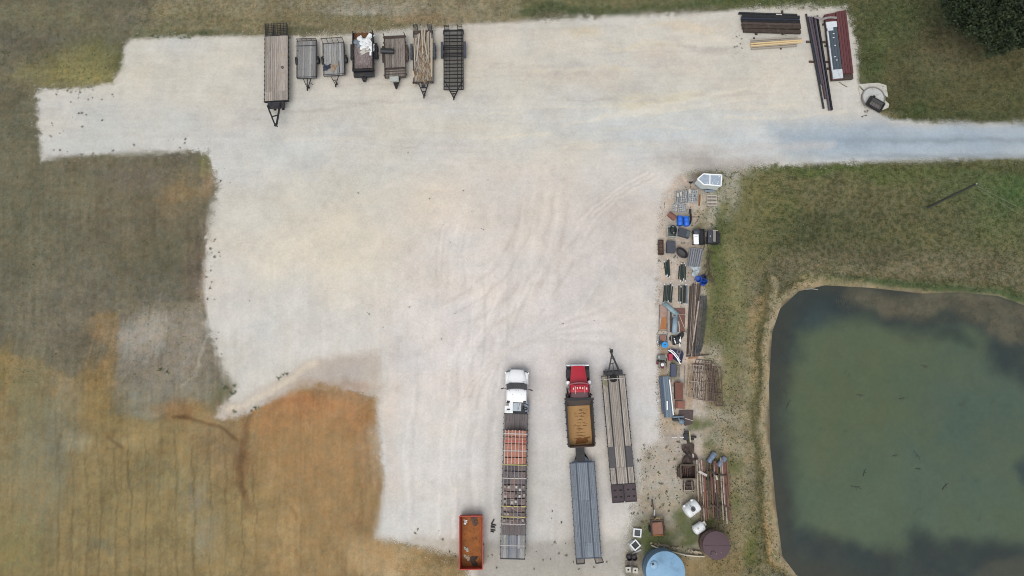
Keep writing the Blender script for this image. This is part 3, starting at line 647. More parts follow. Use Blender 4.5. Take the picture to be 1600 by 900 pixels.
def planks(par, x0, x1, y0, y1, z, n, mat, th=.04, gap=.02, jit=.005, cuts=None, name='plank'):
    """boards running along y, each its own piece"""
    w_ = (x1-x0)/n
    segs = [(y0, y1)] if not cuts else list(zip([y0]+cuts, cuts+[y1]))
    for a, b_ in segs:
        me = plank_mesh(w_-gap, b_-a-.012, th, mat, name)
        for i in range(n):
            D(name, me, par, (x0+w_*(i+.5), (a+b_)/2+rnd.uniform(-jit, jit)*2, z-th/2+rnd.uniform(-jit, jit)), (0, rnd.uniform(-.01, .01), rnd.uniform(-.001, .001)), (rnd.uniform(.975, 1.0), 1, 1))
def deck_frame(pr, pf, z):
    """origin on the ground under the deck, +y pointing from the hitch end (pf) to the tail (pr)"""
    a, b_ = G(*pr, z), G(*pf, z)
    dx, dy = a[0]-b_[0], a[1]-b_[1]
    return ((a[0]+b_[0])/2, (a[1]+b_[1])/2), math.atan2(-dx, dy), math.hypot(dx, dy)
def fender(par, side, x, y, ln, wd, top, mat, flat=False):
    m = MB(); s_ = side; t = .02
    if flat: prof = [(-ln/2,top-.28),(-ln/2+.12,top),(ln/2-.12,top),(ln/2,top-.28)]
    else: prof = [(ln/2*math.cos(a), top-.40+.40*math.sin(a)) for a in np.linspace(PI-.1, .1, 9)]
    for (ya, za), (yb, zb) in zip(prof[:-1], prof[1:]):
        m.bar((x, y+ya, za), (x, y+yb, zb), wd, t)
    return P('fender', m, mat, par)
def ladder(par, name, p0, p1, wd, nr, mat, r=.05, along=2):
    """ramp: two stringers from p0 to p1 and cross rungs"""
    p0, p1 = Vector(p0), Vector(p1); o = Vector((wd/2, 0, 0)); m = MB()
    for k in range(along):
        q = o*(2*k/(along-1)-1); m.bar(p0+q, p1+q, r, r)
    fr = P(name, m, mat, par)
    rm = MB().box((0,0,0), (wd, r*.8, r*.6)).mesh('rung', mat)
    for i in range(nr):
        q = p0.lerp(p1, (i+.5)/nr); D('rung', rm, fr, q)
    return fr
def tongue(par, pts, tip, z, mat, wd=.09, rungs=(), name='tongue', jack=True):
    m = MB()
    for p in pts: m.bar((p[0], p[1], z), (tip[0], tip[1], z), wd, wd*1.3)
    m.box((tip[0], tip[1]-.08, z+.02), (.14, .3, .14))
    for f in rungs:
        a = Vector((*pts[0], z)).lerp(Vector((*tip, z)), f); b_ = Vector((*pts[-1], z)).lerp(Vector((*tip, z)), f); m.bar(a, b_, wd*.8, wd*.8)
    o = P(name, m, mat, par)
    if jack:
        j = MB().tube([(tip[0], tip[1]+.35, .02), (tip[0], tip[1]+.35, z+.45)], .035, 8).box((tip[0], tip[1]+.35, .015), (.2,.2,.03))
        P('jack', j, mat, par)
    return o
def under(par, W_, L_, z, mat, axles, r=.36, wd=.22, inset=.0, nx_=6, side=.05):
    """side rails, cross members, axle tubes and wheels below a deck"""
    m = MB()
    for s_ in (-1, 1): m.box((s_*(W_/2-side/2), 0, z-.07), (side, L_, .15))
    P('side_rail', m, mat, par)
    m = MB()
    for i in range(nx_): m.box((0, -L_/2+.05+(L_-.1)*i/(nx_-1), z-.10), (W_-.11, .07, .10))
    for s_ in (-.4, .4): m.box((s_, 0, z-.24), (.12, L_-.3, .16))
    P('chassis', m, mat, par)
    for y in axles:
        P('axle', MB().tube([(-W_/2+.05, y, r), (W_/2-.05, y, r)], .05, 8), mat, par)
        for s_ in (-1, 1): wheel(par, s_*(W_/2+wd/2+.03-inset), y, r, wd)

ROW = 'trailers parked in a row along the north edge of the yard'
# ------------------------------------------------------------------ 1 long gooseneck trailer, north row
z = .92
xy, rz, Ld = deck_frame((432,56), (431.8,158), z); Wd = 37.2/pm(107, z)
t = T('gooseneck_trailer', 'long grey plank gooseneck trailer with black folded ramps, longest of the north row', 'trailer', xy, rz, ROW)
planks(t, -Wd/2+.06, Wd/2-.06, -Ld/2+.02, Ld/2-.02, z+.02, 12, wood_tan, cuts=[-Ld/2+1.15])
under(t, Wd, Ld, z, black, (.6, 1.5), r=.38, inset=.62)
m = MB()
pk = MB().box((0,0,0), (.07,.12,.13)).mesh('stake_pocket', black)
for s_ in (-1, 1):
    for i in range(14): D('stake_pocket', pk, t, (s_*(Wd/2+.03), -Ld/2+.3+i*(Ld-.6)/13, z-.06))
P('headboard', MB().box((0, -Ld/2-.02, z+.02), (Wd+.1, .08, .16)).box((0,-Ld/2-.02, z-.1),(Wd,.1,.2)), black, t)
P('tail_bar', MB().box((0, Ld/2+.03, z-.02), (Wd, .08, .12)), black, t)
# tail with two folded slatted ramps
for xx in (-1.1,-.38,.38,1.1): P('dovetail', MB().box((xx, Ld/2+.74, z-.16), (.1, 1.36, .14)), gun, t)
for s_ in (-1, 1):
    rp = ladder(t, 'ramp', (s_*.64, Ld/2+.1, z+.02), (s_*.64, Ld/2+1.42, z+.22), 1.06, 7, black, .06, 4)
    P('ramp_spring', MB().tube([(s_*1.2, Ld/2+.1, z+.05), (s_*1.2, Ld/2+1.4, z+.25)], .035, 6), black, t)
P('front_box', MB().box((-.05, -Ld/2-.42, z-.12), (1.75, .62, .42)).box((-.6,-Ld/2-.3,z+.12),(.3,.34,.1)).box((.1,-Ld/2-.5,z+.11),(.5,.2,.08)), gun, t, bevel=.02)
b0, b1 = L(t, 418.5, 166, z), L(t, 437.5, 160, z+.2); tp = L(t, 430.3, 194, 1.55)
m = MB().bar((b0[0], b0[1], z+.1), (tp[0]-.08, tp[1], 1.5), .13, .2).bar((b1[0], b1[1], z+.1), (tp[0]+.12, tp[1], 1.5), .15, .2)
q0 = Vector((b0[0], b0[1], z+.1)).lerp(Vector((tp[0], tp[1], 1.5)), .58); q1 = Vector((b1[0], b1[1], z+.1)).lerp(Vector((tp[0], tp[1], 1.5)), .58); m.bar(q0, q1, .1)
m.box((tp[0], tp[1]-.05, 1.5), (.24, .3, .22)); P('gooseneck', m, black, t)
P('coupler', MB().tube([(tp[0], tp[1], .95), (tp[0], tp[1], 1.45)], .08, 8), gun, t)
for i, s_ in enumerate((-.45, .45)): P('jack', MB().tube([(s_, -Ld/2-.5, .02), (s_, -Ld/2-.5, z)], .06, 8).box((s_, -Ld/2-.5, .02), (.26,.26,.04)), black, t)
for i, (p, q, lb) in enumerate((((435,85.5),(449,86.5),'thin pale stick lying across the grey plank deck near its ramps'),((433.5,117),(445,112.5),'thin pale stick lying askew on the grey plank deck near its front'))):
    a = G(*p, z); b_ = G(*q, z)
    st = T('stick', lb, 'stick', ((a[0]+b_[0])/2, (a[1]+b_[1])/2), math.atan2(b_[1]-a[1], b_[0]-a[0]), 'sticks left on the long trailer', z+.02)
    P('batten', MB().box((0,0,.03), (math.hypot(b_[0]-a[0], b_[1]-a[1]), .07, .04)), wood_raw, st)
g_ = G(441.5, 106, z); st = T('chain', 'small brown coil of chain on the long grey trailer deck', 'chain', g_, .3, None, z+.03)
P('link', MB().tube([(.12*math.cos(a)*(1-.05*a), .16*math.sin(a), .02+.01*a) for a in np.linspace(0, 11, 30)], .025, 5), rust, st)

# ------------------------------------------------------------------ 2 and 3 small utility trailers
def utility(label, pr, pf, wpx, gate_h, n, wmat, wy, bar_px=None):
    z = .62
    xy, rz, Ld = deck_frame(pr, pf, z); Wd = wpx/pm((pr[1]+pf[1])/2, z)
    t = T('utility_trailer', label, 'trailer', xy, rz, ROW)
    planks(t, -Wd/2+.05, Wd/2-.05, -Ld/2+.03, Ld/2-.03, z+.02, n, wmat)
    under(t, Wd, Ld, z, gun, (wy,), r=.33, wd=.2, nx_=5)
    m = MB()
    for s_ in (-1, 1):
        m.bar((s_*(Wd/2-.02), -Ld/2, z+.30), (s_*(Wd/2-.02), Ld/2-.05, z+.30), .045)
        for i in range(5): m.bar((s_*(Wd/2-.02), -Ld/2+.03+i*(Ld-.1)/4, z), (s_*(Wd/2-.02), -Ld/2+.03+i*(Ld-.1)/4, z+.30), .04)
    m.bar((-Wd/2, -Ld/2, z+.30), (Wd/2, -Ld/2, z+.30), .045)
    if bar_px:
        yb = L(t, 480, bar_px, z+.3)[1]; m.bar((-Wd/2-.12, yb, z+.31), (Wd/2+.1, yb, z+.31), .05)
    P('guard_rail', m, gun, t)
    for s_ in (-1, 1): fender(t, s_, s_*(Wd/2+.12), wy, .95, .2, .78, black)
    m = MB(); y0 = Ld/2+.03
    for zz in (z+.03, z+gate_h): m.bar((-Wd/2, y0+.05*(zz-z), zz), (Wd/2, y0+.05*(zz-z), zz), .05)
    for i in range(5):
        x = -Wd/2+.02+i*(Wd-.04)/4; m.bar((x, y0, z+.03), (x, y0+.05*gate_h, z+gate_h), .045)
    gt = P('tail_gate', m, gun, t)
    ms = MB()
    for i in range(9): ms.bar((-Wd/2, y0+.012, z+.08+gate_h*i/9), (Wd/2, y0+.012, z+.08+gate_h*i/9), .008)
    for i in range(17): ms.bar((-Wd/2+Wd*i/16, y0+.012, z+.05), (-Wd/2+Wd*i/16, y0+.05*gate_h, z+gate_h), .008)
    P('mesh', ms, gun, gt)
    return t, Wd, Ld, z
t, Wd, Ld, z = utility('small grey plank utility trailer with a low mesh gate, beside the long gooseneck trailer', (480,64.5), (479.5,122.3), 30.3, .48, 8, wood_grey, .0, 71.3)
tp = L(t, 480.5, 138.5, .5); tongue(t, [(-.42,-Ld/2),(0,-Ld/2),(.42,-Ld/2)], (tp[0], tp[1]), .5, black, .07)
P('winch', MB().bar((.35,-Ld/2-.5,.5), (.62,-Ld/2-.75,.55), .06), black, t)
t, Wd, Ld, z = utility('small grey plank utility trailer with a tall upright mesh gate and scraps on deck', (521.5,68), (522.6,118), 33.2, 1.02, 8, wood_grey, .05)
t3 = t
tp = L(t, 524.6, 133, .5); tongue(t, [(-.42,-Ld/2),(.42,-Ld/2)], (tp[0], tp[1]), .5, black, .07, (.45,))
def scrap_sheet(name, label, cat, px, py, z, sx, sy, mat, seed, amp=.12, group=None, n=9, rz=0.0):
    r_ = random.Random(seed); st = T(name, label, cat, G(px, py, z), rz, group, z)
    ph = [r_.uniform(0, 6) for _ in range(8)]
    vs = []; fs = []
    for j in range(n):
        for i in range(n):
            u, v = i/(n-1)-.5, j/(n-1)-.5
            th_ = math.atan2(v, u); q = max(abs(u), abs(v))*2
            k = 1+.30*q*math.sin(2*th_+ph[3])+.22*q*math.sin(3*th_+ph[4])+.14*q*math.sin(5*th_+ph[5])+r_.uniform(-.05, .05)*q
            h = amp*(1+math.sin(7*u+ph[0]+3*v)*.6+math.sin(11*v+ph[1]-5*u)*.45+math.sin(17*u+9*v+ph[2])*.35)+r_.uniform(0, amp*.7)
            vs.append((u*sx*k, v*sy*k, h*(1.0-.55*q)+.02))
    for j in range(n-1):
        for i in range(n-1): fs.append((j*n+i, j*n+i+1, (j+1)*n+i+1, (j+1)*n+i))
    mb = MB().add(vs, fs); o = P('sheet', mb, mat, st)
    md = o.modifiers.new('thick', 'SOLIDIFY'); md.thickness = .012
    return st
navy = mk('navy_tarp', (44,52,74), .5, var=.25)
scrap_sheet('tarp', 'crumpled dark blue tarp on the deck of the tall-gated small trailer', 'tarp', 511, 106, .64, .62, .7, navy, 4)
card = mk('cardboard', (156,136,112), .9, var=.15)
scrap_sheet('cardboard_sheet', 'torn brown cardboard on the deck of the tall-gated small trailer', 'cardboard', 521, 105.5, .64, .75, .62, card, 9, .07)
for i, (p, q, lb) in enumerate((((519.5,84),(524,99),'pale brown stick on the deck of the tall-gated small trailer'),((529.5,95),(530.5,113),'dark thin rod on the deck of the tall-gated small trailer'))):
    a = G(*p, .66); b_ = G(*q, .66); st = T('stick', lb, 'stick', a, 0, None, .645)
    P('batten', MB().bar((0,0,.03), (b_[0]-a[0], b_[1]-a[1], .03), .07, .04), [wood_raw, gun][i], st)

# ------------------------------------------------------------------ 4 dump trailer heaped with rubble and scrap
z = .75; zt = 1.45
xy, rz, Ld = deck_frame((566.5,52), (567,109), zt); Wd = 31/pm(80, zt)
t = T('dump_trailer', 'black high-sided dump trailer heaped with rubble and white scrap', 'trailer', xy, rz, ROW)
P('bed_floor', MB().box((0,0,z), (Wd-.02, Ld, .06)), rust, t)
for s_ in (-1, 1): 
    P('side_wall', MB().box((s_*(Wd/2), 0.1, (z+zt)/2), (.05, Ld+.35, zt-z)).box((s_*(Wd/2), .1, zt), (.11, Ld+.35, .08)), black, t)
    for i in range(6): D('rib', bpy.data.meshes.get('rib_post') or MB().box((0,0,0), (.06,.07,.7)).mesh('rib_post', black), t, (s_*(Wd/2+.05), -Ld/2+.2+i*(Ld-.3)/5, (z+zt)/2))
P('front_wall', MB().box((0, -Ld/2, (z+zt)/2), (Wd+.1, .06, zt-z)).box((0,-Ld/2-.03,zt),(Wd+.14,.2,.09)), black, t)
P('front_box', MB().box((0, -Ld/2-.3, z+.1), (Wd+.05, .42, .5)), gun, t, bevel=.02)
under(t, Wd, Ld, z-.03, black, (.0, .85), r=.37, wd=.24, inset=-.12)
for s_ in (-1, 1): fender(t, s_, s_*(Wd/2+.26), .42, 1.9, .28, .86, tarp_blk, True)
tp = L(t, 569, 128, .55)
m = MB().prism([(-.52,-Ld/2-.1),(.52,-Ld/2-.1),(tp[0]+.09,tp[1]),(tp[0]-.09,tp[1])], .5, .62); P('tongue', m, black, t)
P('jack', MB().tube([(tp[0], tp[1]+.4, .02),(tp[0],tp[1]+.4,1.1)], .05, 8).box((tp[0],tp[1]+.4,.02),(.25,.25,.03)), gun, t)
P('pump_box', MB().box((.0,-Ld/2-.7,.78),(.42,.36,.3)), tarp_blk, t, bevel=.02)
rub = mk('pinkish_rubble', (142,130,128), .95, var=.45, scale=16, stain=(170,160,156), sscale=9, samt=.5)
def heap(name, label, cat, parentless_xy, rzz, sx, sy, z0, h, mat, seed, nst, pals, smin=.05, smax=.14, flat=.6):
    r_ = random.Random(seed); mb = MB()
    n = 14; vs = []; fs = []
    for j in range(n+1):
        for i in range(n+1):
            u, v = i/n-.5, j/n-.5; e = max(0, 1-(2*abs(u))**6)*max(0, 1-(2*abs(v))**6)
            vs.append((u*sx, v*sy, z0+h*(flat+(1-flat)*e)*(.85+.3*r_.random())))
    for j in range(n):
        for i in range(n): a = j*(n+1)+i; fs.append((a, a+1, a+n+2, a+n+1))
    mb.add(vs, fs)
    for k in range(nst):
        u, v = r_.uniform(-.48, .48), r_.uniform(-.48, .48); q = r_.uniform(smin, smax)
        mb.box((u*sx, v*sy, z0+h*.95+q*.2), (q, q*r_.uniform(.5, 1.2), q*r_.uniform(.4, .9)), r_.uniform(0, 3), r_.uniform(0, 3), r_.uniform(0, 3))
    o = P(name, mb, mat, None, kind='stuff'); o.location = (*parentless_xy, 0); o.rotation_euler = (0, 0, rzz); o['label'] = label
    return o
cxy = G(566.8, 82.5, 1.2)
heap('rubble', 'pinkish grey rubble filling the dump trailer', 'rubble', cxy, rz, Wd-.08, 3.45, z+.03, .42, rub, 3, 560, None)
dirt_h = mk('rust_brown_dirt', (122,84,58), .95, var=.25, scale=8)
cx2 = G(566.5, 55.5, 1.1); heap('loose_dirt', 'rust brown dirt at the tail of the dump trailer', 'dirt', cx2, rz, Wd-.1, .85, z+.03, .22, dirt_h, 8, 120, None)
for i, (px, py, sx, sy, lb) in enumerate(((560,68,.7,.8,'grey-blue dulled scrap sheet against the west wall of the dump trailer'),(573,65.5,.7,.6,'white scrap piece between the ring and the torn sheet'),(565,63.5,.75,.8,'white crumpled scrap sheet with a square end on the rubble'),(576,60,1.0,.62,'white bent scrap ring nearest the tail of the dump trailer'),(570,71,1.15,.95,'white torn scrap sheet in the middle of the dump trailer load'),(577.5,70,.85,1.1,'white scrap sheet against the east wall of the dump trailer'),(570,79.5,1.1,.6,'pale dusty scrap sheet half buried in rubble'))):
    scrap_sheet('scrap_sheet', lb, 'scrap sheet', px, py, 1.2, sx, sy, galv if i == 0 else white_d if i < 6 else white_dirty, 30+i, .10, 'white scrap on the dump trailer', 8, rnd.uniform(0, 1))
st = T('scrap_strip', 'narrow upright white strip beside the east wall of the dump trailer', 'scrap', G(579,83,1.25), .03, None, 1.2)
P('strip', MB().box((0,0,.06), (.2,.55,.05)), white_p, st)

# ------------------------------------------------------------------ 5 old wooden trailer with a black roll on it
z = .72
xy, rz, Ld = deck_frame((616.5,57), (618,121.5), z); Wd = 33/pm(90, z)
t = T('plank_trailer', 'old brown plank trailer with rusty fenders and a pale tongue box', 'trailer', xy, rz, ROW)
yb = L(t, 617, 108, z)[1]
planks(t, -Wd/2+.06, Wd/2-.06, yb, Ld/2-.25, z+.02, 9, wood_dark, jit=.01)
planks(t, -Wd/2+.06, Wd/2-.06, -Ld/2+.03, yb-.05, z+.02, 9, wood_dark, jit=.01)
m = MB()
for i in range(4): m.box((0, -Ld/2+.1+i*(yb+Ld/2)/3.2, z+.05), (Wd-.1, .05, .05))
m.box((0, yb, z+.2), (Wd*.7,.05,.05)).box((0, yb+.12, z+.06),(Wd,.07,.06))
P('cross_bar', m, rust_dk, t)
m = MB()
for s_ in (-1, 1):
    m.box((s_*(Wd/2-.02), 0, z+.06), (.08, Ld, .2))
    for y in (Ld/2-.1, Ld/2-.75, .2, -Ld/2+.3): m.box((s_*(Wd/2+.06), y, z+.08), (.1,.12,.18))
    m.box((s_*(Wd/2-.02), Ld/2+.02, z+.35), (.07,.07,.75))
P('side_rail_top', m, rust_dk, t)
P('tail_board', MB().box((0, Ld/2-.12, z+.08), (Wd-.1, .3, .10)), rust_dk, t)
under(t, Wd, Ld, z, rust_dk, (.1, .95), r=.36, wd=.2, inset=-.02)
for s_ in (-1, 1): fender(t, s_, s_*(Wd/2+.14), .5, 2.0, .24, .84, rust_dk)
P('tongue_box', MB().box((.0-.1, -Ld/2-.28, z+.2), (.98, .5, .42)), mk('pale_grey_steel', (166,170,164), .5), t, bevel=.03)
tp = L(t, 619, 139, .55)
P('tongue', MB().prism([(-.45,-Ld/2),(.5,-Ld/2),(tp[0]+.1,tp[1]),(tp[0]-.06,tp[1])], .48, .6), black, t)
st = T('tool_chest', 'black rounded chest laid crosswise on the old brown plank trailer', 'chest', G(605.2,80,1.0), rad(-3), None, z+.03)
P('body', MB().loft([[(x, .3*math.cos(a), .27+.27*math.sin(a)) for a in np.linspace(0, 2*PI, 13)[:-1]] for x in (-.72,-.66,.66,.72)]), tarp_blk, st, smooth=True)
P('lid_seam', MB().box((0,-.04,.535),(1.3,.03,.03)), gun, st)

# ------------------------------------------------------------------ 6 car hauler piled with boards and firewood
z = .70
xy, rz, Ld = deck_frame((661,47.5), (661.2,130), z); Wd = 31.5/pm(90, z)
t = T('car_hauler', 'black car hauler trailer loaded with loose boards and firewood', 'trailer', xy, rz, ROW)
planks(t, -Wd/2+.06, Wd/2-.06, -Ld/2+.03, Ld/2-.5, z+.02, 9, wood_dark)
P('tail_plate', MB().box((0, Ld/2-.24, z), (Wd-.1, .48, .05)), rust_dk, t)
under(t, Wd, Ld, z, black, (.2, 1.1), r=.36, wd=.2, inset=-.04)
P('front_rail', MB().bar((-Wd/2,-Ld/2,z+.25),(Wd/2,-Ld/2,z+.25),.07).bar((-Wd/2,-Ld/2,z),(-Wd/2,-Ld/2,z+.25),.07).bar((Wd/2,-Ld/2,z),(Wd/2,-Ld/2,z+.25),.07), black, t)
for s_ in (-1, 1): fender(t, s_, s_*(Wd/2+.15), .65, 1.9, .25, .86, slate, True)
for s_, px in ((-1, 647), (1, 672)):
    a = L(t, px+1.3, 47, z); b_ = L(t, px-.8, 35, 1.45)
    ladder(t, 'ramp', (s_*.78, Ld/2+.02, z), (s_*.78, Ld/2+.34, 1.42), .42, 6, black, .06)
tp = L(t, 662.5, 150.5, .5); tongue(t, [(-.5,-Ld/2),(.5,-Ld/2)], (tp[0], tp[1]), .5, black, .1, (.3,.62))
P('winch_plate', MB().box((0,-Ld/2-.25,.56),(.4,.3,.1)), gun, t)
bd_me = {}
long_b = [((650,59),(648,92)),((653,54),(657,88)),((655.5,53),(651,96)),((659,46),(660.5,84)),((661,48),(664,90)),((664,46),(662,80)),((668,50),(666.5,84)),((670,49),(669,98)),((673,52),(672.5,110)),((675,60),(674.5,120)),((646.5,60),(648.5,104)),((662.5,58),(668,92)),((657,62),(659,100)),((651,70),(655,108))]
tags_ = ['pale grey','weathered','long','split','warped','knotty','thin','broad','straight','bleached','outer','crossed','short','bowed']
for i, (p, q) in enumerate(long_b):
    zz = z+.10+.10*(i % 4)
    a = G(*p, zz); b_ = G(*q, zz)
    st = T('board', 'loose weathered board lying lengthwise on the loaded car hauler', 'board', a, 0, 'loose boards on the car hauler', zz-.04)
    P('timber', MB().bar((0,0,.03+.06*(i % 3)), (b_[0]-a[0], b_[1]-a[1], .05), rnd.uniform(.09, .16), .05), wood_old if i % 3 else wood_raw, st)
a = G(645.5,112,.6); b_ = G(648.8,137,.3); st = T('board', 'pale board hanging over the west front corner of the loaded car hauler', 'board', a, 0, 'loose boards on the car hauler', 0)
P('timber', MB().bar((0,0,.78), (b_[0]-a[0], b_[1]-a[1], .55), .14, .05), wood_raw, st)
fw = [MB(), MB(), MB()]
for k in range(330):
    px, py = rnd.gauss(662, 6.5), rnd.triangular(66, 130, 118)
    px = min(max(px, 649), 674)
    zz = z+.08+.32*math.exp(-((px-661)/10)**2)*rnd.random()
    g_ = G(px, py, zz); ln = rnd.uniform(.25, .8); th = rnd.gauss(0, .35)+PI/2
    dx, dy = math.cos(th)*ln/2, math.sin(th)*ln/2
    fw[k % 3].bar((g_[0]-dx, g_[1]-dy, zz+rnd.uniform(-.04, .06)), (g_[0]+dx, g_[1]+dy, zz+rnd.uniform(-.04, .06)), rnd.uniform(.05, .12), rnd.uniform(.04, .08))
for k, mt in enumerate((wood_raw, wood_old, mk('dark_firewood', (134,112,90), .9, var=.3, rv=.2, scale=8))):
    o = P('firewood', fw[k], mt, None, kind='stuff'); o['label'] = 'split firewood heaped on the car hauler deck'

# ------------------------------------------------------------------ 7 bare steel trailer frame
z = .70
xy, rz, Ld = deck_frame((708.5,47.5), (708.7,140), z); Wd = 31.2/pm(94, z)
t = T('trailer_frame', 'bare black steel trailer frame with no deck boards', 'trailer', xy, rz, ROW)
m = MB()
for s_ in (-1, 1): m.box((s_*(Wd/2-.05), 0, z-.06), (.1, Ld, .16))
P('side_rail', m, black, t)
cb = MB().box((0,0,0), (Wd-.2, .075, .1)).mesh('cross_member', black)
zy = [170,210,240,268,305,340,378,410,443,478,512,545,578,612,650,685,720]
for k in zy: D('cross_member', cb, t, (0, L(t, 708, 20+k/6, z)[1], z-.03), (0,0,0), (1, 1.6 if k in (210,305,378) else 1, 1))
rl = MB().box((0,0,0), (.055, Ld-.1, .09)).mesh('runner', black)
for px in (697, 702.3, 714.3, 720.8): D('runner', rl, t, (L(t, px, 94, z)[0], 0, z-.10))
ms = MB()
for i in range(int(Ld/.09)): ms.box((0, -Ld/2+.05+i*.09, z-.14), (Wd-.2, .02, .01))
for i in range(int(Wd/.09)): ms.box((-Wd/2+.1+i*.09, 0, z-.155), (.02, Ld-.1, .01))
P('expanded_mesh', ms, gun, t, kind='stuff')
P('brace', MB().bar((-Wd/2+.1,-Ld/2+1.1,z-.05),(-.5,-Ld/2+.1,z-.05),.07).bar((Wd/2-.1,-Ld/2+1.1,z-.05),(.5,-Ld/2+.1,z-.05),.07), black, t)
P('tail_bar', MB().box((0, Ld/2-.02, z), (Wd+.05, .14, .16)).box((-Wd/2,Ld/2-.3,z),(.1,.3,.2)).box((Wd/2,Ld/2-.3,z),(.1,.3,.2)), black, t)
for y in (.75, 1.65):
    P('axle', MB().tube([(-Wd/2+.05, y, .36), (Wd/2-.05, y, .36)], .05, 8), black, t)
    for s_ in (-1, 1): wheel(t, s_*(Wd/2+.16), y, .36, .2)
for s_ in (-1, 1): fender(t, s_, s_*(Wd/2+.16), 1.2, 1.95, .26, .86, slate, True)
for s_ in (-1, 1): ladder(t, 'ramp', (s_*.72, Ld/2+.03, z), (s_*.72, Ld/2+.3, 1.38), .5, 4, black, .055)
tp = L(t, 709.2, 153.5, .5); tongue(t, [(-.45,-Ld/2),(.45,-Ld/2)], (tp[0], tp[1]), .55, black, .11, (.15,.45))

# ------------------------------------------------------------------ stacks at the north-east corner
SB = 'dark beams stacked at the north-east corner'
def long_piece(name, label, cat, p, q, z, wd, ht, mat, group=None, part='beam', channel=False):
    a = G(*p, z+ht); b_ = G(*q, z+ht); st = T(name, label, cat, ((a[0]+b_[0])/2, (a[1]+b_[1])/2), math.atan2(b_[1]-a[1], b_[0]-a[0]), group, z)
    ln = math.hypot(b_[0]-a[0], b_[1]-a[1]); m = MB()
    if channel: m.box((0,0,ht/2), (ln, wd*.35, ht)).box((0,wd*.42,ht-.012),(ln,wd*.5,.02)).box((0,-wd*.42,ht-.012),(ln,wd*.5,.02)).box((0,wd*.66,ht-.05),(ln,.015,.1)).box((0,-wd*.66,ht-.05),(ln,.015,.1))
    else: m.box((0,0,ht/2), (ln, wd, ht))
    P(part, m, mat, st); return st
z8 = lambda x, y: (1140+x/4.5, y/4.5)
rows = [((66,88),(476,102),.16,gun,'thin dark bar at the north edge of the dark beam stack'),((88,108),(494,120),.26,black,'dark beam in second place of the dark beam stack'),((84,126),(492,134),.20,mk('blue_black_steel',(48,52,68),.5,var=.2),'blue black beam in the middle of the dark beam stack'),((86,143),(496,152),.26,black,'dark beam just north of the mottled brown ones'),((90,162),(500,172),.24,rust_dk,'dull brown beam beside the gap in the dark beam stack'),((92,186),(502,190),.34,mk('mossy_brown_steel',(66,56,50),.9,var=.35,scale=5,stain=(96,86,70),samt=.35),'mottled mossy brown beam next to the southern edge'),((100,210),(502,222),.36,None,'mottled brown beam forming the south edge of the dark beam stack')]
for i, (p, q, wd, mt, lb) in enumerate(rows):
    long_piece('steel_beam', lb, 'beam', z8(*p), z8(*q), .18+.0*i, wd*1.05, .26+.06*((i*5) % 3), mt or MATS['mossy_brown_steel'], SB, channel=(i in (1, 3)))
for i, (x, lb) in enumerate(((188,'brown timber bearer under the west end of the dark beams'),(372,'brown timber bearer poking out north of the dark beams'))):
    a = G(*z8(x, 72 if i else 110), .17); b_ = G(*z8(x+3, 242), .17); st = T('bearer', lb, 'bearer', a, 0, 'bearers under the dark beams')
    P('timber', MB().bar((0,0,.09), (b_[0]-a[0], b_[1]-a[1], .09), .2, .17), rust_dk, st)
long_piece('scrap_plate', 'small pale plate lying on top of the dark beam stack', 'plate', z8(328,101), z8(368,103), .52, .14, .02, white_dirty, None, 'plate')
for i, (x, y) in enumerate(((186,238),(396,240))):
    st = T('chain_hook', ['rusty ring below the west end of the dark beams','rusty ring below the east end of the dark beams'][i], 'ring', G(*z8(x, y), .03), 0, None, .02)
    P('ring', MB().tube([(.14*math.cos(a), .14*math.sin(a), .02) for a in np.linspace(0, 5.2, 14)], .025, 6), black, st)
SY = 'boards and rails bundled below the dark beams'
rows = [((152,281),(478,258),.17,wood_old,'grey rail at the north side of the yellow board bundle'),((150,293),(508,272),.13,wood_old,'pale rail just north of the yellow boards'),((148,306),(514,281),.17,yellow_wood,'yellow pine board, upper one of the bundle'),((149,322),(508,293),.16,yellow_wood,'yellow pine board, lower one of the bundle'),((152,331),(478,305),.10,wood_raw,'narrow tan board beside the yellow pine boards'),((154,342),(474,319),.17,wood_old,'grey rail at the south side of the yellow board bundle')]
for i, (p, q, wd, mt, lb) in enumerate(rows):
    long_piece('board', lb, 'board', z8(*p), z8(*q), .12, wd, .09+.03*(i % 3 == 2), mt, SY, 'timber')
for i, x in enumerate((172, 356)):
    a = G(*z8(x, 262), .1); b_ = G(*z8(x+6, 346), .1); st = T('bearer', ['dark block under the west end of the yellow boards','dark block under the east end of the yellow boards'][i], 'bearer', a, 0, 'bearers under the yellow boards')
    P('timber', MB().bar((0,0,.06), (b_[0]-a[0], b_[1]-a[1], .06), .14, .11), rust_dk, st)
SP = 'long dark purlins lying by the maroon stack'
purl = mk('purlin_grey', (86,82,92), .5, var=.15, rv=.15); purl_r = mk('purlin_brown', (84,70,76), .55, var=.2, rv=.1)
rows = [((540,96),(664,762),.16,.14,gun,'thin dark steel bar, westernmost of the long purlins'),((560,116),(652,590),.19,.2,purl,'long grey steel purlin beside the thin dark bar'),((576,116),(678,690),.16,.26,purl_r,'long brown steel purlin in the middle of the bunch'),((590,118),(668,560),.10,.2,gun,'narrow dark purlin half hidden in the bunch'),((601,112),(706,772),.16,.22,purl,'long grey purlin reaching farthest south'),((618,108),(722,770),.17,.26,black,'long black purlin beside the maroon stack')]
for i, (p, q, wd, zz, mt, lb) in enumerate(rows):
    long_piece('purlin', lb, 'purlin', z8(*p), z8(*q), .15, wd, zz, mt, SP, channel=False, part='web')
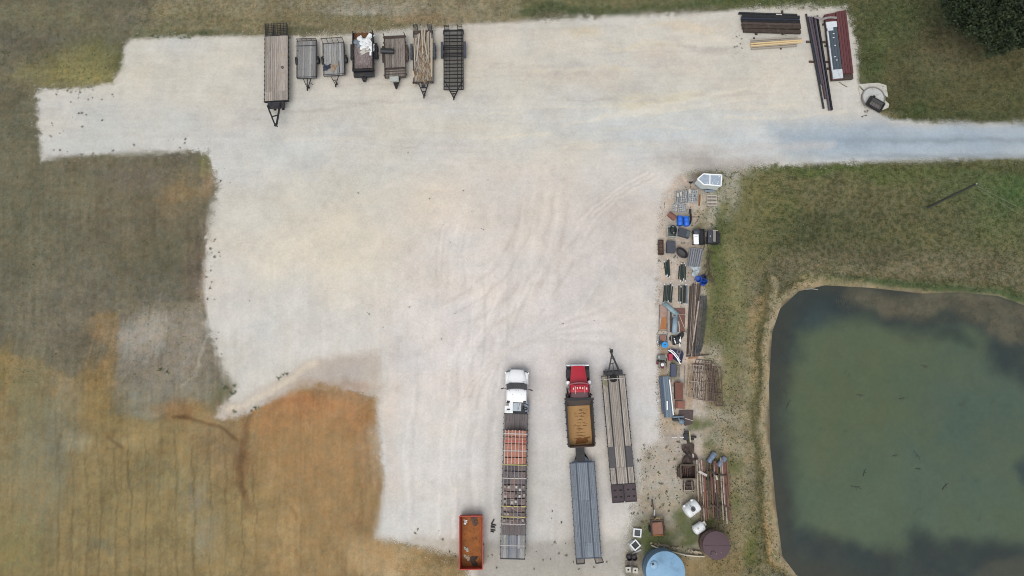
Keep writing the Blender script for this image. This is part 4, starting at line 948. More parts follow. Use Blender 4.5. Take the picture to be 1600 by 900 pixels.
for i, (x, y, x2) in enumerate(((540,292,690),(560,432,706))):
    a = G(*z8(x, y), .14); b_ = G(*z8(x2, y+3), .14); st = T('bearer', ['dark bearer under the long purlins, the more northern one','dark bearer under the long purlins, the more southern one'][i], 'bearer', a, 0, 'bearers under the long purlins')
    P('timber', MB().bar((0,0,.075), (b_[0]-a[0], b_[1]-a[1], .075), .2, .15), rust_dk, st)
# maroon stack: two tiers of roof panels
def quad_thing(name, label, cat, quad, z, mk_children, group=None):
    c = [G(p[0], p[1], z) for p in quad]; cx = sum(p[0] for p in c)/4; cy = sum(p[1] for p in c)/4
    t = T(name, label, cat, (cx, cy), 0, group); return t, [(p[0]-cx, p[1]-cy) for p in c]
zt = .75
t, q = quad_thing('panel_stack', 'tall stack of maroon steel roof panels at the lawn edge', 'panel stack', [z8(674,96),z8(822,68),z8(878,545),z8(726,556)], zt, None)
def lerp2(a, b_, f): return (a[0]+(b_[0]-a[0])*f, a[1]+(b_[1]-a[1])*f)
P('lower_tier', MB().prism([lerp2(q[0],q[1],0), q[1], q[2], q[3]], .2, .52), rust_dk, t)
nP = 8
for i in range(nP):
    a, b_ = lerp2(q[0], q[1], i/nP), lerp2(q[0], q[1], (i+.86)/nP); d, c = lerp2(q[3], q[2], i/nP), lerp2(q[3], q[2], (i+.86)/nP)
    top = .60+(.0 if i < 4 else .14); sh = 0 if i < 4 else .07
    d2, c2 = lerp2(d, a, sh), lerp2(c, b_, sh)
    m = MB().prism([a, b_, c2, d2], .525, top)
    e0, e1, e2, e3 = lerp2(a, b_, .35), lerp2(a, b_, .55), lerp2(d2, c2, .55), lerp2(d2, c2, .35)
    m.prism([e0, e1, e2, e3], top+.001, top+.03); P('panel', m, maroon, t)
for i, f in enumerate((.12, .45, .8)):
    a, b_ = lerp2(q[0], q[3], f), lerp2(q[1], q[2], f); P('bearer', MB().bar((a[0]-.15, a[1], .1), (b_[0], b_[1], .1), .18, .18), rust_dk, t)
t, q = quad_thing('sheet_pack', 'pack of dark grey sheets with white wrapped ends on the maroon panel stack', 'sheet pack', [z8(679,156),z8(752,149),z8(799,544),z8(729,551)], .78, None)
t.location.z = 0
dkgrey = mk('dark_grey_sheet', (76,86,94), .45, var=.1, rv=.08)
for i in range(4):
    a, b_ = lerp2(q[0], q[1], i/4+.01), lerp2(q[0], q[1], (i+1)/4-.01); d, c = lerp2(q[3], q[2], i/4+.01), lerp2(q[3], q[2], (i+1)/4-.01)
    P('sheet', MB().prism([a, b_, c, d], .64+.002*i, .75+.004*i), dkgrey, t)
wrap = mk('white_wrap', (206,213,218), .5, var=.1, scale=6, stain=(150,160,168), samt=.4)
def cap_(f0, f1, u0=0, u1=1.0):
    a, b_ = lerp2(lerp2(q[0],q[1],u0), lerp2(q[3],q[2],u0), f0), lerp2(lerp2(q[0],q[1],u1), lerp2(q[3],q[2],u1), f0)
    d, c = lerp2(lerp2(q[0],q[1],u0), lerp2(q[3],q[2],u0), f1), lerp2(lerp2(q[0],q[1],u1), lerp2(q[3],q[2],u1), f1)
    return [a, b_, c, d]
P('white_wrap', MB().prism(cap_(-.004, .10), .63, .775).prism(cap_(.10, .155, .05, .6), .63, .772), wrap, t)
P('white_wrap', MB().prism(cap_(.85, 1.004), .63, .775), wrap, t)
P('white_edge', MB().prism(cap_(.155, .85, -.02, .10), .63, .772), wrap, t)
m = MB()
for f, u in ((.28,.45),(.42,.5),(.62,.35),(.68,.5),(.21,.5)): m.prism(cap_(f, f+.012, u, u+.16), .765, .785)
P('paper_scrap', m, white_d, t)
st = T('grey_board', 'bent pale grey board across the north end of the maroon stack', 'board', G(*z8(675,126), .8), 0, None, .62)
pts = [L(st, *z8(x, y), .8) for x, y in ((595,118),(625,126),(655,134),(690,124),(720,122),(754,125))]
m = MB()
for a, b_ in zip(pts[:-1], pts[1:]): m.bar((a[0],a[1],.18), (b_[0],b_[1],.18), .24, .03)
P('plank', m, mk('pale_grey_board', (142,134,134), .8), st)
a = G(*z8(770,575), .05); b_ = G(*z8(828,612), .05); st = T('stick', 'dark curved stick on gravel south of the maroon stack', 'stick', a, 0)
P('twig', MB().tube([(0,0,.04), ((b_[0]-a[0])*.4, (b_[1]-a[1])*.5, .05), (b_[0]-a[0], b_[1]-a[1], .04)], .035, 5), twig, st)

# ------------------------------------------------------------------ round concrete lid on a broken slab, with a black fire grate
z9 = lambda x, y: (1335+x/11.25, 120+y/11.25)
def poly_xy(t, pts, z): return [L(t, *z9(*p), z)[:2] for p in pts]
t = T('concrete_slab', 'broken pale concrete slab around the round lid', 'slab', G(*z9(350, 320)), 0)
for pp in ([(75,130),(420,105),(560,150),(590,350),(530,335),(430,240),(330,195),(230,215),(170,235)], [(78,190),(148,240),(140,310),(95,312)], [(540,415),(610,480),(600,540),(500,580),(455,560),(520,500)]):
    P('slab_piece', MB().prism(poly_xy(t, pp, .06), .0, .06+rnd.uniform(0, .02)), conc_lt, t)
t = T('cistern_lid', 'round grey concrete lid with a raised dark rim', 'lid', G(*z9(338, 365), .2), 0)
rr = 16.4/pm(152, .2)
P('ring', MB().lathe([(rr*1.12,0),(rr*1.12,.22),(rr*1.0,.22),(rr*1.0,.12)], 40), mk('rim_concrete', (126,124,120), .9), t, smooth=True)
P('disc', MB().lathe([(rr*1.0,.02),(rr*1.0,.17),(0.001,.20)], 40), conc, t, smooth=True)
for i in range(5): P('knob', MB().lathe([(.13,.17),(.10,.215),(.001,.22)], 10, Matrix.Translation((rr*.6*math.cos(i*1.25+.3), rr*.6*math.sin(i*1.25+.3), 0))), conc_lt, t)
t = T('fire_grate', 'black steel fire grate tipped over the round concrete lid', 'grate', G(*z9(380, 480), .45), rad(-33), None, .2)
m = MB()
hx, hy = .78, .52
for s_ in (-1, 1): m.box((0, s_*hy, .2), (2*hx, .12, .34)); m.box((s_*hx, 0, .2), (.13 if s_ > 0 else .34, 2*hy, .34))
P('frame', m, black, t, bevel=.015)
P('back_plate', MB().box((-.1,hy-.22,.3),(1.5,.3,.05), .5).box((-.62,.55,.42),(.25,.2,.12)), black, t)
gb = MB().box((0,0,0),(.03,2*hy-.1,.03)).mesh('bar', gun)
for i in range(4): D('bar', gb, t, (-.3+i*.28, 0, .08))
P('ash', MB().box((.1,-.05,.04),(1.2,.8,.05)), mk('grey_ash', (112,108,106), .95, var=.25, scale=8), t)
# ------------------------------------------------------------------ white conventional truck with the loaded gooseneck trailer
zc_ = 1.9
o_ = G(807.3, 612, 1.5); tail_ = G(806.3, 660, 1.5)
rz = math.atan2(-(o_[0]-tail_[0]), o_[1]-tail_[1])
t = T('white_truck', 'white long-nose truck hitched to the trailer of orange brick stacks', 'truck', o_, rz)
def py(p, z): return L(t, 807.3, p, z)[1]
yF, yW, yR, yB = py(577.5,1.35), py(600.5,1.85), py(608.5,2.5), py(628.5,2.5)
def sec(y, hw, zb, zs, zt, crown=.06, sh=.12):     # a body cross-section, counter-clockwise from behind
    return [(-hw,y,zb),(hw,y,zb),(hw,y,zs),(hw-sh,y,zt),(hw*.5,y,zt+crown),(-hw*.5,y,zt+crown),(-hw+sh,y,zt),(-hw,y,zs)]
P('chassis', MB().box((0,-1.6,.75),(.9,6.6,.24)).box((0,.6,.6),(1.2,2.4,.3)), gun, t)
P('hood', MB().loft([sec(yF+.02,.60,.75,1.12,1.2,.02,.1),sec(yF-.14,.70,.72,1.24,1.36,.04,.12),sec(yF-.75,.86,.72,1.36,1.52,.06,.16),sec(yW+.02,1.02,.72,1.5,1.66,.07,.16)]), white_p, t, smooth=True)
for s_ in (-1, 1):
    prof = [(yF-.12,.9,1.0),(yF-.3,.98,1.16),(yF-.9,1.02,1.22),(yW+.05,1.05,1.18)]
    m = MB().loft([[(s_*.70,y,.55),(s_*(.96+.2*min(1,(i+1)/2)),y,.55),(s_*(.97+.2*min(1,(i+1)/2)),y,z_-.2),(s_*(.9+.16*min(1,(i+1)/2)),y,z_),(s_*.66,y,z_)] for i, (y, w_, z_) in enumerate(prof)])
    f = P('fender', m, white_p, t, smooth=True)
    P('headlight', MB().bar((s_*.74,yF-.13,1.22),(s_*1.08,yF-.26,1.2),.12,.14), glass_dk, t)
    P('headlight_rim', MB().bar((s_*1.08,yF-.30,1.18),(s_*1.18,yF-.36,1.16),.14,.1), white_p, t)
    wheel(t, s_*1.0, yF-.95, .5, .28)
    P('guide_post', MB().tube([(s_*.57,yF+.06,1.0),(s_*.57,yF+.06,1.75)], .03, 6), black, t)
    P('mirror', MB().bar((s_*1.06,yW-.45,1.95),(s_*1.36,yW-.40-.12*(s_ > 0),2.0),.05,.05).box((s_*1.42,yW-.44-.1*(s_ > 0),1.95),(.30,.10,.46),0,0,s_*-.35), black, t)
    P('step', MB().box((s_*.92,yR-.5,.55),(.22,1.3,.12)), gun, t)
P('bumper', MB().loft([[(-1.05,yF-.18,.5),(-1.05,yF-.05,.5),(-1.05,yF-.05,.8),(-1.05,yF-.18,.8)],[(-.6,yF-.02,.5),(-.6,yF+.16,.5),(-.6,yF+.16,.82),(-.6,yF-.02,.82)],[(.6,yF-.02,.5),(.6,yF+.16,.5),(.6,yF+.16,.82),(.6,yF-.02,.82)],[(1.05,yF-.18,.5),(1.05,yF-.05,.5),(1.05,yF-.05,.8),(1.05,yF-.18,.8)]]), mk('pale_grey_paint',(186,196,200),.4), t)
P('grille', MB().box((0,yF+.04,1.0),(1.0,.06,.42)), gun, t)
cabm = MB().loft([sec(yW+.10,1.04,.6,1.5,1.62,.02,.06),sec(yW-.05,1.06,.6,1.62,1.72,.02,.06),sec(yR+.06,1.04,.6,2.0,2.36,.06,.10),sec(yR-.06,1.04,.6,2.1,2.46,.06,.12),sec(yR-.45,1.05,.6,2.15,2.54,.07,.14),sec(yB+.05,1.03,.6,2.15,2.52,.06,.14),sec(yB,1.02,.6,2.1,2.46,.05,.12)])
P('cab', cabm, white_p, t, smooth=True)
ws = MB(); N_ = 9; pr = []
for zz, y, hw in ((1.76,yW+.10,1.03),(2.46,yR+.04,1.0)):
    pr.append([(hw*u, y-.16*abs(u)**2.4+.05, zz+.10*abs(u)**3+.02) for u in np.linspace(-1, 1, N_)])
vs = pr[0]+pr[1]; fs = [(i, i+1, N_+i+1, N_+i) for i in range(N_-1)]
wso = P('windshield', MB().add(vs, fs), glass_dk, t); md = wso.modifiers.new('thick', 'SOLIDIFY'); md.thickness = .05; md.offset = 0
P('sun_visor_card', MB().add([(-.32,yR+.26,2.28),(-.02,yR+.26,2.28),(-.02,yR+.13,2.40),(-.32,yR+.13,2.40)], [(0,1,2,3)]), mk('pale_teal_card',(176,214,214),.7), t)
P('hood_seam', MB().bar((-.86,yW+.30,1.66),(.86,yW+.30,1.66),.02,.01), galv, t)
P('cowl_vent', MB().box((0,yW+.13,1.735),(1.5,.07,.03)), gun, t)
for s_ in (-1, 1): P('door_seam', MB().box((s_*1.052,yR-.95,1.4),(.01,.02,1.1)), gun, t)
for s_ in (-1, 1): P('wiper', MB().tube([(s_*.1,yW+.0,1.84),(s_*.7,yW+.01,1.86)], .014, 4), black, t)
for s_ in (-1, 1): P('side_window', MB().box((s_*1.034,(yR+yB)/2+.05,1.85),(.03,.85,.42)), glass_dk, t)
lamp = MB().lathe([(.035,0),(.035,.03),(.001,.05)], 8).mesh('marker_lamp', mk('amber_grey',(150,140,120),.5))
for x in (-.72,-.16,0,.16,.72): D('marker_lamp', lamp, t, (x, yR-.10, 2.50))
for x in (-.42, .48): P('antenna_base', MB().lathe([(.03,2.56),(.03,2.62),(.001,2.63)], 8, Matrix.Translation((x,yR-.5,0))), galv, t)
yD = py(646.5, 1.2)
P('battery_box', MB().box((-.74,py(640,1.3),1.05),(.82,.72,.5)).box((-.55,py(632.5,1.4),1.3),(.42,.5,.2)), white_d, t, bevel=.03)
P('box_handle', MB().box((-.78,py(640,1.3),1.32),(.3,.12,.04)), gun, t)
P('deck_plate', MB().box((.08,py(636,1.3),1.2),(.80,.78,.1)), mk('pale_steel_plate',(176,186,194),.4,var=.08), t)
P('plate_seam', MB().bar((.18,py(640,1.3),1.262),(.34,py(630,1.3),1.262),.03,.02).box((.08,py(636,1.3),1.255),(.02,.76,.02)), gun, t)
m = MB().tube([(.62,py(638,1.2)+.13,1.05),(1.02,py(638,1.2)+.1,1.05),(1.08,py(638,1.2),1.05),(1.02,py(638,1.2)-.12,1.05),(.62,py(638,1.2)-.1,1.05)], .06, 8); P('exhaust', m, black, t)
P('rear_rack', MB().bar((-.95,yB-.05,2.3),(-.7,yB-.05,2.45),.1).bar((.7,yB-.05,2.45),(1.15,yB-.25,2.2),.1).box((-.8,yB+.06,2.55),(.3,.14,.05)).box((.8,yB+.06,2.55),(.3,.14,.05)), gun, t)
P('rear_step', MB().box((0,py(643.5,1.0),.9),(2.2,.3,.1)), gun, t)
for s_ in (-1, 1):
    for k in (0,1): wheel(t, s_*(.95-.3*k), py(650,.5), .5, .26)
P('fuel_tank', MB().tube([(1.0,yB+.1,.72),(1.0,yB-.9,.72)], .3, 14), galv, t, smooth=True)

z = 1.02
xy, rz, Ld = deck_frame((800.9,873.5), (806.3,646), z); Wd = 38.3/pm(760, z)
tt = T('flatbed_trailer', 'long dark flatbed trailer carrying rows of strapped bricks behind the white truck', 'trailer', xy, rz)
yq = lambda p, zz=z: L(tt, 806.3-5.4*(p-646)/227.5, p, zz)[1]
dk = mk('weathered_deck_dark', (112,104,104), .85, var=.2, scale=6, rv=.14, stretch=GRAIN, stain=(92,86,86), samt=.4)
dl = mk('weathered_deck_pale', (134,136,140), .85, var=.2, scale=6, rv=.10, stretch=GRAIN, stain=(112,114,118), samt=.4)
planks(tt, -Wd/2+.07, Wd/2-.07, -Ld/2+.05, yq(673), z+.02, 9, dk)
planks(tt, -Wd/2+.07, Wd/2-.07, yq(673), yq(836), z+.02, 9, dk)
x_ = Wd/2-.07
for a, b_, n in ((-x_, -.44, 3), (-.30, .30, 4), (.44, x_, 3)): planks(tt, a, b_, yq(836), Ld/2-.06, z+.02, n, dl if n == 4 else wood_grey, cuts=[yq(857)])
gp = mk('blue_grey_rail', (92,102,120), .6)
for s_ in (-1, 1): P('deck_rail', MB().box((s_*.37,(yq(836)+Ld/2)/2,z-.01),(.13,Ld/2-yq(836)-.1,.04)), gp, tt)
P('tail_bar', MB().box((0,Ld/2-.02,z-.03),(Wd,.1,.14)), gun, tt)
P('headboard', MB().box((0,-Ld/2+.02,z+.03),(Wd-.05,.1,.1)).box((0,-Ld/2-.2,z-.1),(Wd*.75,.35,.2)), gun, tt)
under(tt, Wd, Ld, z, gun, (2.2,3.2), r=.42, inset=.62, nx_=10)
pk2 = MB().box((0,0,0),(.06,.1,.1)).mesh('stake_pocket', gun)
for s_ in (-1, 1):
    for i in range(22): D('stake_pocket', pk2, tt, (s_*(Wd/2+.025), -Ld/2+.4+i*(Ld-.8)/21, z-.05))
P('neck', MB().bar((-.35,-Ld/2-.1,z-.1),(-.2,-Ld/2-1.6,z+.1),.16,.24).bar((.35,-Ld/2-.1,z-.1),(.2,-Ld/2-1.6,z+.1),.16,.24), gun, tt)
# bricks
cl = [mk('orange_brick',(182,124,106),.9,var=.2,scale=7,rv=.10,brick=(.21,.07,.006,(.55,.5,.5))), mk('grey_purple_brick',(108,102,104),.9,var=.3,scale=6,rv=.25,stain=(86,78,86),sscale=4,samt=.6,brick=(.21,.07,.006,(.55,.5,.5))),
      mk('pink_brick',(132,114,108),.9,var=.3,scale=6,rv=.2,stain=(112,92,96),sscale=5,samt=.6,brick=(.21,.07,.006,(.55,.5,.5))), mk('cream_brick',(178,164,150),.9,var=.25,scale=6,rv=.15,stain=(140,120,120),sscale=5,samt=.6,brick=(.21,.07,.006,(.55,.5,.5)))]
red_b = mk('red_brick',(200,92,88),.9,var=.15,scale=7,brick=(.21,.07,.006,(.55,.5,.5)))
r5 = random.Random(11)
y0s = [672+10.65*i for i in range(15)]; y0s[-1] = 820.6
order = ['northernmost','second','third','fourth','fifth','sixth','seventh','eighth','ninth','tenth','eleventh','twelfth','thirteenth','southernmost']
wb = 2.12/6; hb = .72
bme = {}
for i in range(14):
    a, b_ = yq(y0s[i], z+hb), yq(y0s[i+1], z+hb); ln = abs(b_-a)
    c = FR[tt.name]; ym = (a+b_)/2; ang = c[2]
    wx, wy = c[0]-math.sin(ang)*ym, c[1]+math.cos(ang)*ym
    br = T('brick_row', '%s row of %s bricks counted from the white truck' % (order[i], 'orange' if i < 5 else 'mixed grey and pink'), 'bricks', (wx, wy), ang, 'rows of bricks on the flatbed trailer', z+.03)
    for j in range(6):
        mt = cl[0] if i < 5 else r5.choice([cl[1], cl[1], cl[1], cl[2], cl[2], cl[3]] if i > 7 else [cl[1], cl[1], cl[1], cl[2]])
        h = hb+r5.uniform(-.03, .05)
        P('brick_stack', MB().box((-1.06+wb*(j+.5), r5.uniform(-.02, .02), .12+h/2), (wb-.05, ln-.07-r5.uniform(0, .03), h)), mt, br)
        if i >= 8 and r5.random() < .65:
            P('loose_brick', MB().box((-1.06+wb*(j+.5)+r5.uniform(-.05, .05), r5.uniform(-.2, .2), .14+hb+.06), (.19, .24, .07), 0, 0, r5.uniform(-.3, .3)), r5.choice([cl[3], cl[2], white_dirty]), br)
    st_ = MB().box((0,0,0),(.05, ln+.02, .03)).mesh('lath', mk('pale_lath',(206,196,186),.8) if i < 5 else mk('grey_lath',(150,144,141),.85))
    for j in range(1, 7 if i > 4 else 7): D('lath', st_, br, (-1.06+wb*j-(.04 if j == 6 else 0), 0, .12+hb+.045), (0, 0, r5.uniform(-.02, .02)))
    P('pallet', MB().box((0,0,.05),(2.16, ln-.06, .1)), wood_dark, br)
ystr = mk('yellow_strap',(192,180,110),.7); gstr = mk('grey_strap',(186,180,176),.7); rstr = mk('red_strap',(176,78,76),.7)
for p, mt, lb in ((678,gstr,'grey strap over the northernmost orange bricks'),(689.5,rstr,'red strap over the orange brick rows'),(704.5,gstr,'grey strap over the middle of the orange bricks'),(726.5,ystr,'yellow strap where the orange bricks end'),(747.5,gstr,'grey strap over the darkest mixed bricks'),(791.5,ystr,'yellow strap over the mixed bricks, the more northern of the close pair'),(808,ystr,'yellow strap over the mixed bricks, the more southern of the close pair'),(819,gstr,'grey strap over the last mixed bricks'),):
    ym = yq(p, z+hb+.2); ang = FR[tt.name][2]; zz = hb+.20
    st = T('cargo_strap', lb, 'strap', (FR[tt.name][0]-math.sin(ang)*ym, FR[tt.name][1]+math.cos(ang)*ym), ang, 'straps over the brick load', z)
    P('webbing', MB().bar((-1.1,0,zz),(1.1,0,zz),.085,.012).bar((-1.1,0,zz),(-Wd/2-.05,.05,0),.085,.012).bar((1.1,0,zz),(Wd/2+.05,.05,0),.085,.012), mt, st)
    P('ratchet', MB().box((-Wd/2-.05,.05,.0),(.08,.1,.12)), gun, st)
ym = yq(852.6); ang = FR[tt.name][2]
st = T('cargo_strap', 'pale strap lying across the bare tail of the brick trailer', 'strap', (FR[tt.name][0]-math.sin(ang)*ym, FR[tt.name][1]+math.cos(ang)*ym), ang, None, z+.03)
P('webbing', MB().box((0,0,.01),(Wd,.07,.012)), gstr, st)

# ------------------------------------------------------------------ red dump truck
hd = G(904, 585, 1.6); o_ = G(905, 612, 1.9)
t = T('red_dump_truck', 'red dump truck with black fenders and an empty ochre bed', 'dump truck', o_, rad(.9))
def py(p, z): return L(t, 905, p, z)[1]
def px_(p, y, z): return L(t, p, y, z)[0]
yF, yH, yR, yE = py(572,1.6), py(595.5,1.85), py(601.5,2.5), py(613,2.6)
yE2 = py(622,2.4)
P('hood', MB().loft([sec(yF+.03,.68,.9,1.48,1.56,.04,.1),sec(yF-.3,.70,.9,1.54,1.64,.05,.12),sec(yH+.5,.78,.9,1.64,1.76,.05,.12),sec(yH-.1,.86,.9,1.72,1.84,.05,.12)]), red_p, t, smooth=True)
P('hood_crease', MB().bar((0,yF-.05,1.62),(0,yH,1.89),.03,.03), red_p, t)
P('grille_shell', MB().box((0,yF+.06,1.18),(1.34,.12,.78)), chrome, t, bevel=.03)
P('bumper', MB().box((0,yF+.16,.72),(2.36,.16,.28)), chrome, t, bevel=.03)
for s_ in (-1, 1):
    yc = yF-.72
    prof = [(yF+.02,.95),(yF-.06,1.2),(yF-.35,1.32),(yF-.95,1.32),(yF-1.3,1.18),(yF-1.48,.85)]
    m = MB()
    for (ya, za), (yb, zb) in zip(prof[:-1], prof[1:]): m.bar((s_*.92,ya,za),(s_*.92,yb,zb),.46,.04)
    P('fender', m, black, t)
    P('headlight', MB().box((s_*.93,yF+.1,1.16),(.42,.14,.2)), chrome, t, bevel=.03)
    wheel(t, s_*.98, yc, .52, .28)
    P('air_cleaner', MB().lathe([(.19,1.0),(.19,1.75),(.16,1.82),(.001,1.86)], 18, Matrix.Translation((s_*1.06+.0,py(597.6,1.8),0))), white_p, t, smooth=True)
    P('mirror', MB().bar((s_*.98,yR-.3,2.2),(s_*1.26,yR-.05,2.2),.03).bar((s_*.98,yR-.75,2.2),(s_*1.26,yR-.05,2.2),.02).box((s_*1.28,yR-.06,2.0),(.2,.06,.45)), mk('satin_steel',(176,176,178),.35), t)
    P('door', MB().box((s_*.985,(yR+yE)/2-.05,1.35),(.03,1.1,1.2)), red_p, t)
    P('side_window', MB().box((s_*.985,(yR+yE)/2,2.2),(.03,.75,.42)), glass_dk, t)
    P('step', MB().box((s_*1.0,yE+.1,.62),(.3,.9,.1)), gun, t)
    P('fuel_tank', MB().tube([(s_*1.0,yE-.05,.8),(s_*1.0,yE-.75,.8)], .28, 14), black, t, smooth=True)
    P('stack_pipe', MB().tube([(s_*1.08,py(617,2.2),.9),(s_*1.08,py(617,2.2),2.25),(s_*1.2,py(617,2.2)-.02,2.36)], .07, 8), gun, t)
P('cab', MB().loft([sec(yH-.08,.96,.7,1.72,1.84,.04,.1),sec(yH-.2,.97,.7,1.78,1.92,.04,.1),sec(yR+.02,.96,.7,2.25,2.52,.06,.12),sec(yR-.4,.97,.7,2.35,2.66,.07,.14),sec(yE+.06,.97,.7,2.35,2.66,.06,.14),sec(yE,.96,.7,2.3,2.6,.05,.12)]), red_p, t, smooth=True)
ws = []; N_ = 7
for zz, y, hw in ((1.95,yH-.10,.88),(2.40,yR+.06,.86)): ws.append([(hw*u, y-.12*u*u+.03, zz) for u in np.linspace(-1, 1, N_)])
wso = P('windshield', MB().add(ws[0]+ws[1], [(i, i+1, N_+i+1, N_+i) for i in range(N_-1)]), glass_dk, t); md = wso.modifiers.new('thick','SOLIDIFY'); md.thickness = .05; md.offset = 0
m = MB(); vz = [(1.0*u, yR+.20-.16*u*u, 2.46-.03*u*u) for u in np.linspace(-1, 1, 9)]
for a, b_ in zip(vz[:-1], vz[1:]): m.bar(a, b_, .13, .04)
P('sun_visor', m, mk('dull_red_visor',(158,84,92),.4), t)
lm = MB().loft([[(x*.06,y,z_) for x, z_ in ((-1,0),(1,0),(.7,1*.07),(-.7,.07))] for y in (-.10,.10)]).mesh('clearance_lamp', mk('pale_lamp',(246,214,200),.3)); recalc(lm)
for x in (-.62,-.24,0.02,.28,.66): D('clearance_lamp', lm, t, (x, yR-.28-.12*abs(x), 2.70))
for x in (-.45, .47): P('horn', MB().tube([(x,yR-.22,2.75),(x,yR-.85,2.75)], .025, 6, .02).tube([(x,yR-.16,2.75),(x,yR-.26,2.75)], .05, 8, .03), mk('horn_chrome',(226,200,196),.2), t)
P('cab_rear', MB().loft([sec(yE-.0,.86,.7,2.3,2.42,.05,.12),sec(yE2,.88,.7,2.3,2.42,.05,.12)]), mk('dull_brown_roof',(96,72,76),.7,var=.08), t)
P('chassis', MB().box((0,-2.6,.8),(.86,8.2,.28)), black, t)
P('engine_block', MB().box((0,yF-.8,.8),(.8,1.3,.5)), gun, t)
# the bed: sloping front bulkhead, ribbed sides
zr, zf = 2.05, 1.12
c_ = [L(t, *p, zr) for p in ((884.8,626.5),(924.6,622.5+2),(928.6,696.5),(890,698.5))]   # rim
rim = [Vector(p[:2]) for p in c_]
fl = [rim[0].lerp(rim[2], .06), rim[1].lerp(rim[3], .06), rim[2].lerp(rim[0], .028), rim[3].lerp(rim[1], .028)]
fl[0].y -= .26; fl[1].y -= .26
def wallq(a, b_, c, d, th, out):        # a,b on the rim; c,d on the floor
    n = Vector(out)*th
    vs = [(*a, zr),(*b_, zr),(*d, zf),(*c, zf),(*(a+n), zr),(*(b_+n), zr),(*(b_+n), zf),(*(a+n), zf)]
    return MB().add(vs, [(0,1,2,3),(4,7,6,5),(0,4,5,1),(0,3,7,4),(1,5,6,2),(3,2,6,7)])
ochre = mk('ochre_rusty_steel',(168,132,86),.8,var=.10,scale=1.6,stretch=(1,.5,1),stain=(146,108,66),sscale=.8,samt=.5)
bed_in = mk('bed_side_steel',(74,68,66),.7,var=.25,stain=(96,74,58),samt=.5)
P('bed_floor', MB().add([(*fl[0],zf),(*fl[1],zf),(*fl[2],zf),(*fl[3],zf),(*fl[0],zf-.06),(*fl[1],zf-.06),(*fl[2],zf-.06),(*fl[3],zf-.06)], [(0,3,2,1),(4,5,6,7),(0,1,5,4),(1,2,6,5),(2,3,7,6),(3,0,4,7)]), ochre, t)
P('front_bulkhead', wallq(rim[0], rim[1], fl[0], fl[1], .08, (0,1)), bed_in, t)
P('side_wall', wallq(rim[1], rim[2], fl[1], fl[2], .10, (1,0)), bed_in, t); P('side_wall', wallq(rim[3], rim[0], fl[3], fl[0], .10, (-1,0)), bed_in, t)
P('tailgate', wallq(rim[2], rim[3], fl[2], fl[3], .07, (0,-1)), rust, t)
for s_, (a, b_) in ((1,(rim[1], rim[2])),(-1,(rim[0], rim[3]))): P('top_rail', MB().bar((a.x+s_*.05, a.y, zr+.03), (b_.x+s_*.05, b_.y, zr+.03), .13, .09), black, t)
P('tail_rail', MB().bar((rim[2].x, rim[2].y-.04, zr+.02),(rim[3].x, rim[3].y-.04, zr+.02),.11,.09), rust_dk, t)
P('cab_guard', MB().box(((rim[0].x+rim[1].x)/2-.03, rim[0].y+.16, zr+.45), (2.86,.24,.10)).box(((rim[0].x+rim[1].x)/2, rim[0].y+.06, zr+.22), (2.6,.06,.5)), black, t)
rb = MB().box((0,0,0),(.10,.10,.85)).mesh('side_rib', black)
for s_, (a, b_) in ((1,(rim[1], rim[2])),(-1,(rim[0], rim[3]))):
    for i in range(7):
        q = a.lerp(b_, .06+i*.147); D('side_rib', rb, t, (q.x+s_*.14, q.y, 1.6))
stn = mk('dark_stain_crust',(112,84,58),.95,var=.3,scale=8)
r5 = random.Random(2)
m = MB()
for i in range(11):
    yy = py(640.5+i*5.0, zf); cx = px_(907.3, 640.5+i*5, zf)
    for k in range(9):
        m.box((cx+r5.gauss(0, .24), yy+r5.gauss(0, .045), zf+.004), (r5.uniform(.10, .42)*(1 if i < 6 else .8), r5.uniform(.02, .06), .008+.002*k/9), 0, 0, r5.uniform(-.1, .1))
P('caked_dirt', m, stn, t, 'dark ridges of caked dirt across the bed floor', kind='stuff')
m = MB()
for k in range(26): m.box((px_(909+r5.uniform(-9, 9), 690, zf), py(688+r5.uniform(-5, 5), zf), zf+.004+.0003*k), (r5.uniform(.2, .6), r5.uniform(.05, .2), .01), 0, 0, r5.uniform(-.3, .3))
P('caked_dirt', m, mk('red_brown_crust',(128,84,46),.95,var=.25,scale=6), t, kind='stuff')
for p in (672, 684): 
    for s_ in (-1, 1):
        for k in (0, 1): wheel(t, s_*(1.0-.3*k)+.08, py(p, .5), .5, .26)
P('hydraulic_ram', MB().tube([(0,py(628,1.0),.7),(0,py(632,1.0),1.2)], .12, 10), gun, t)

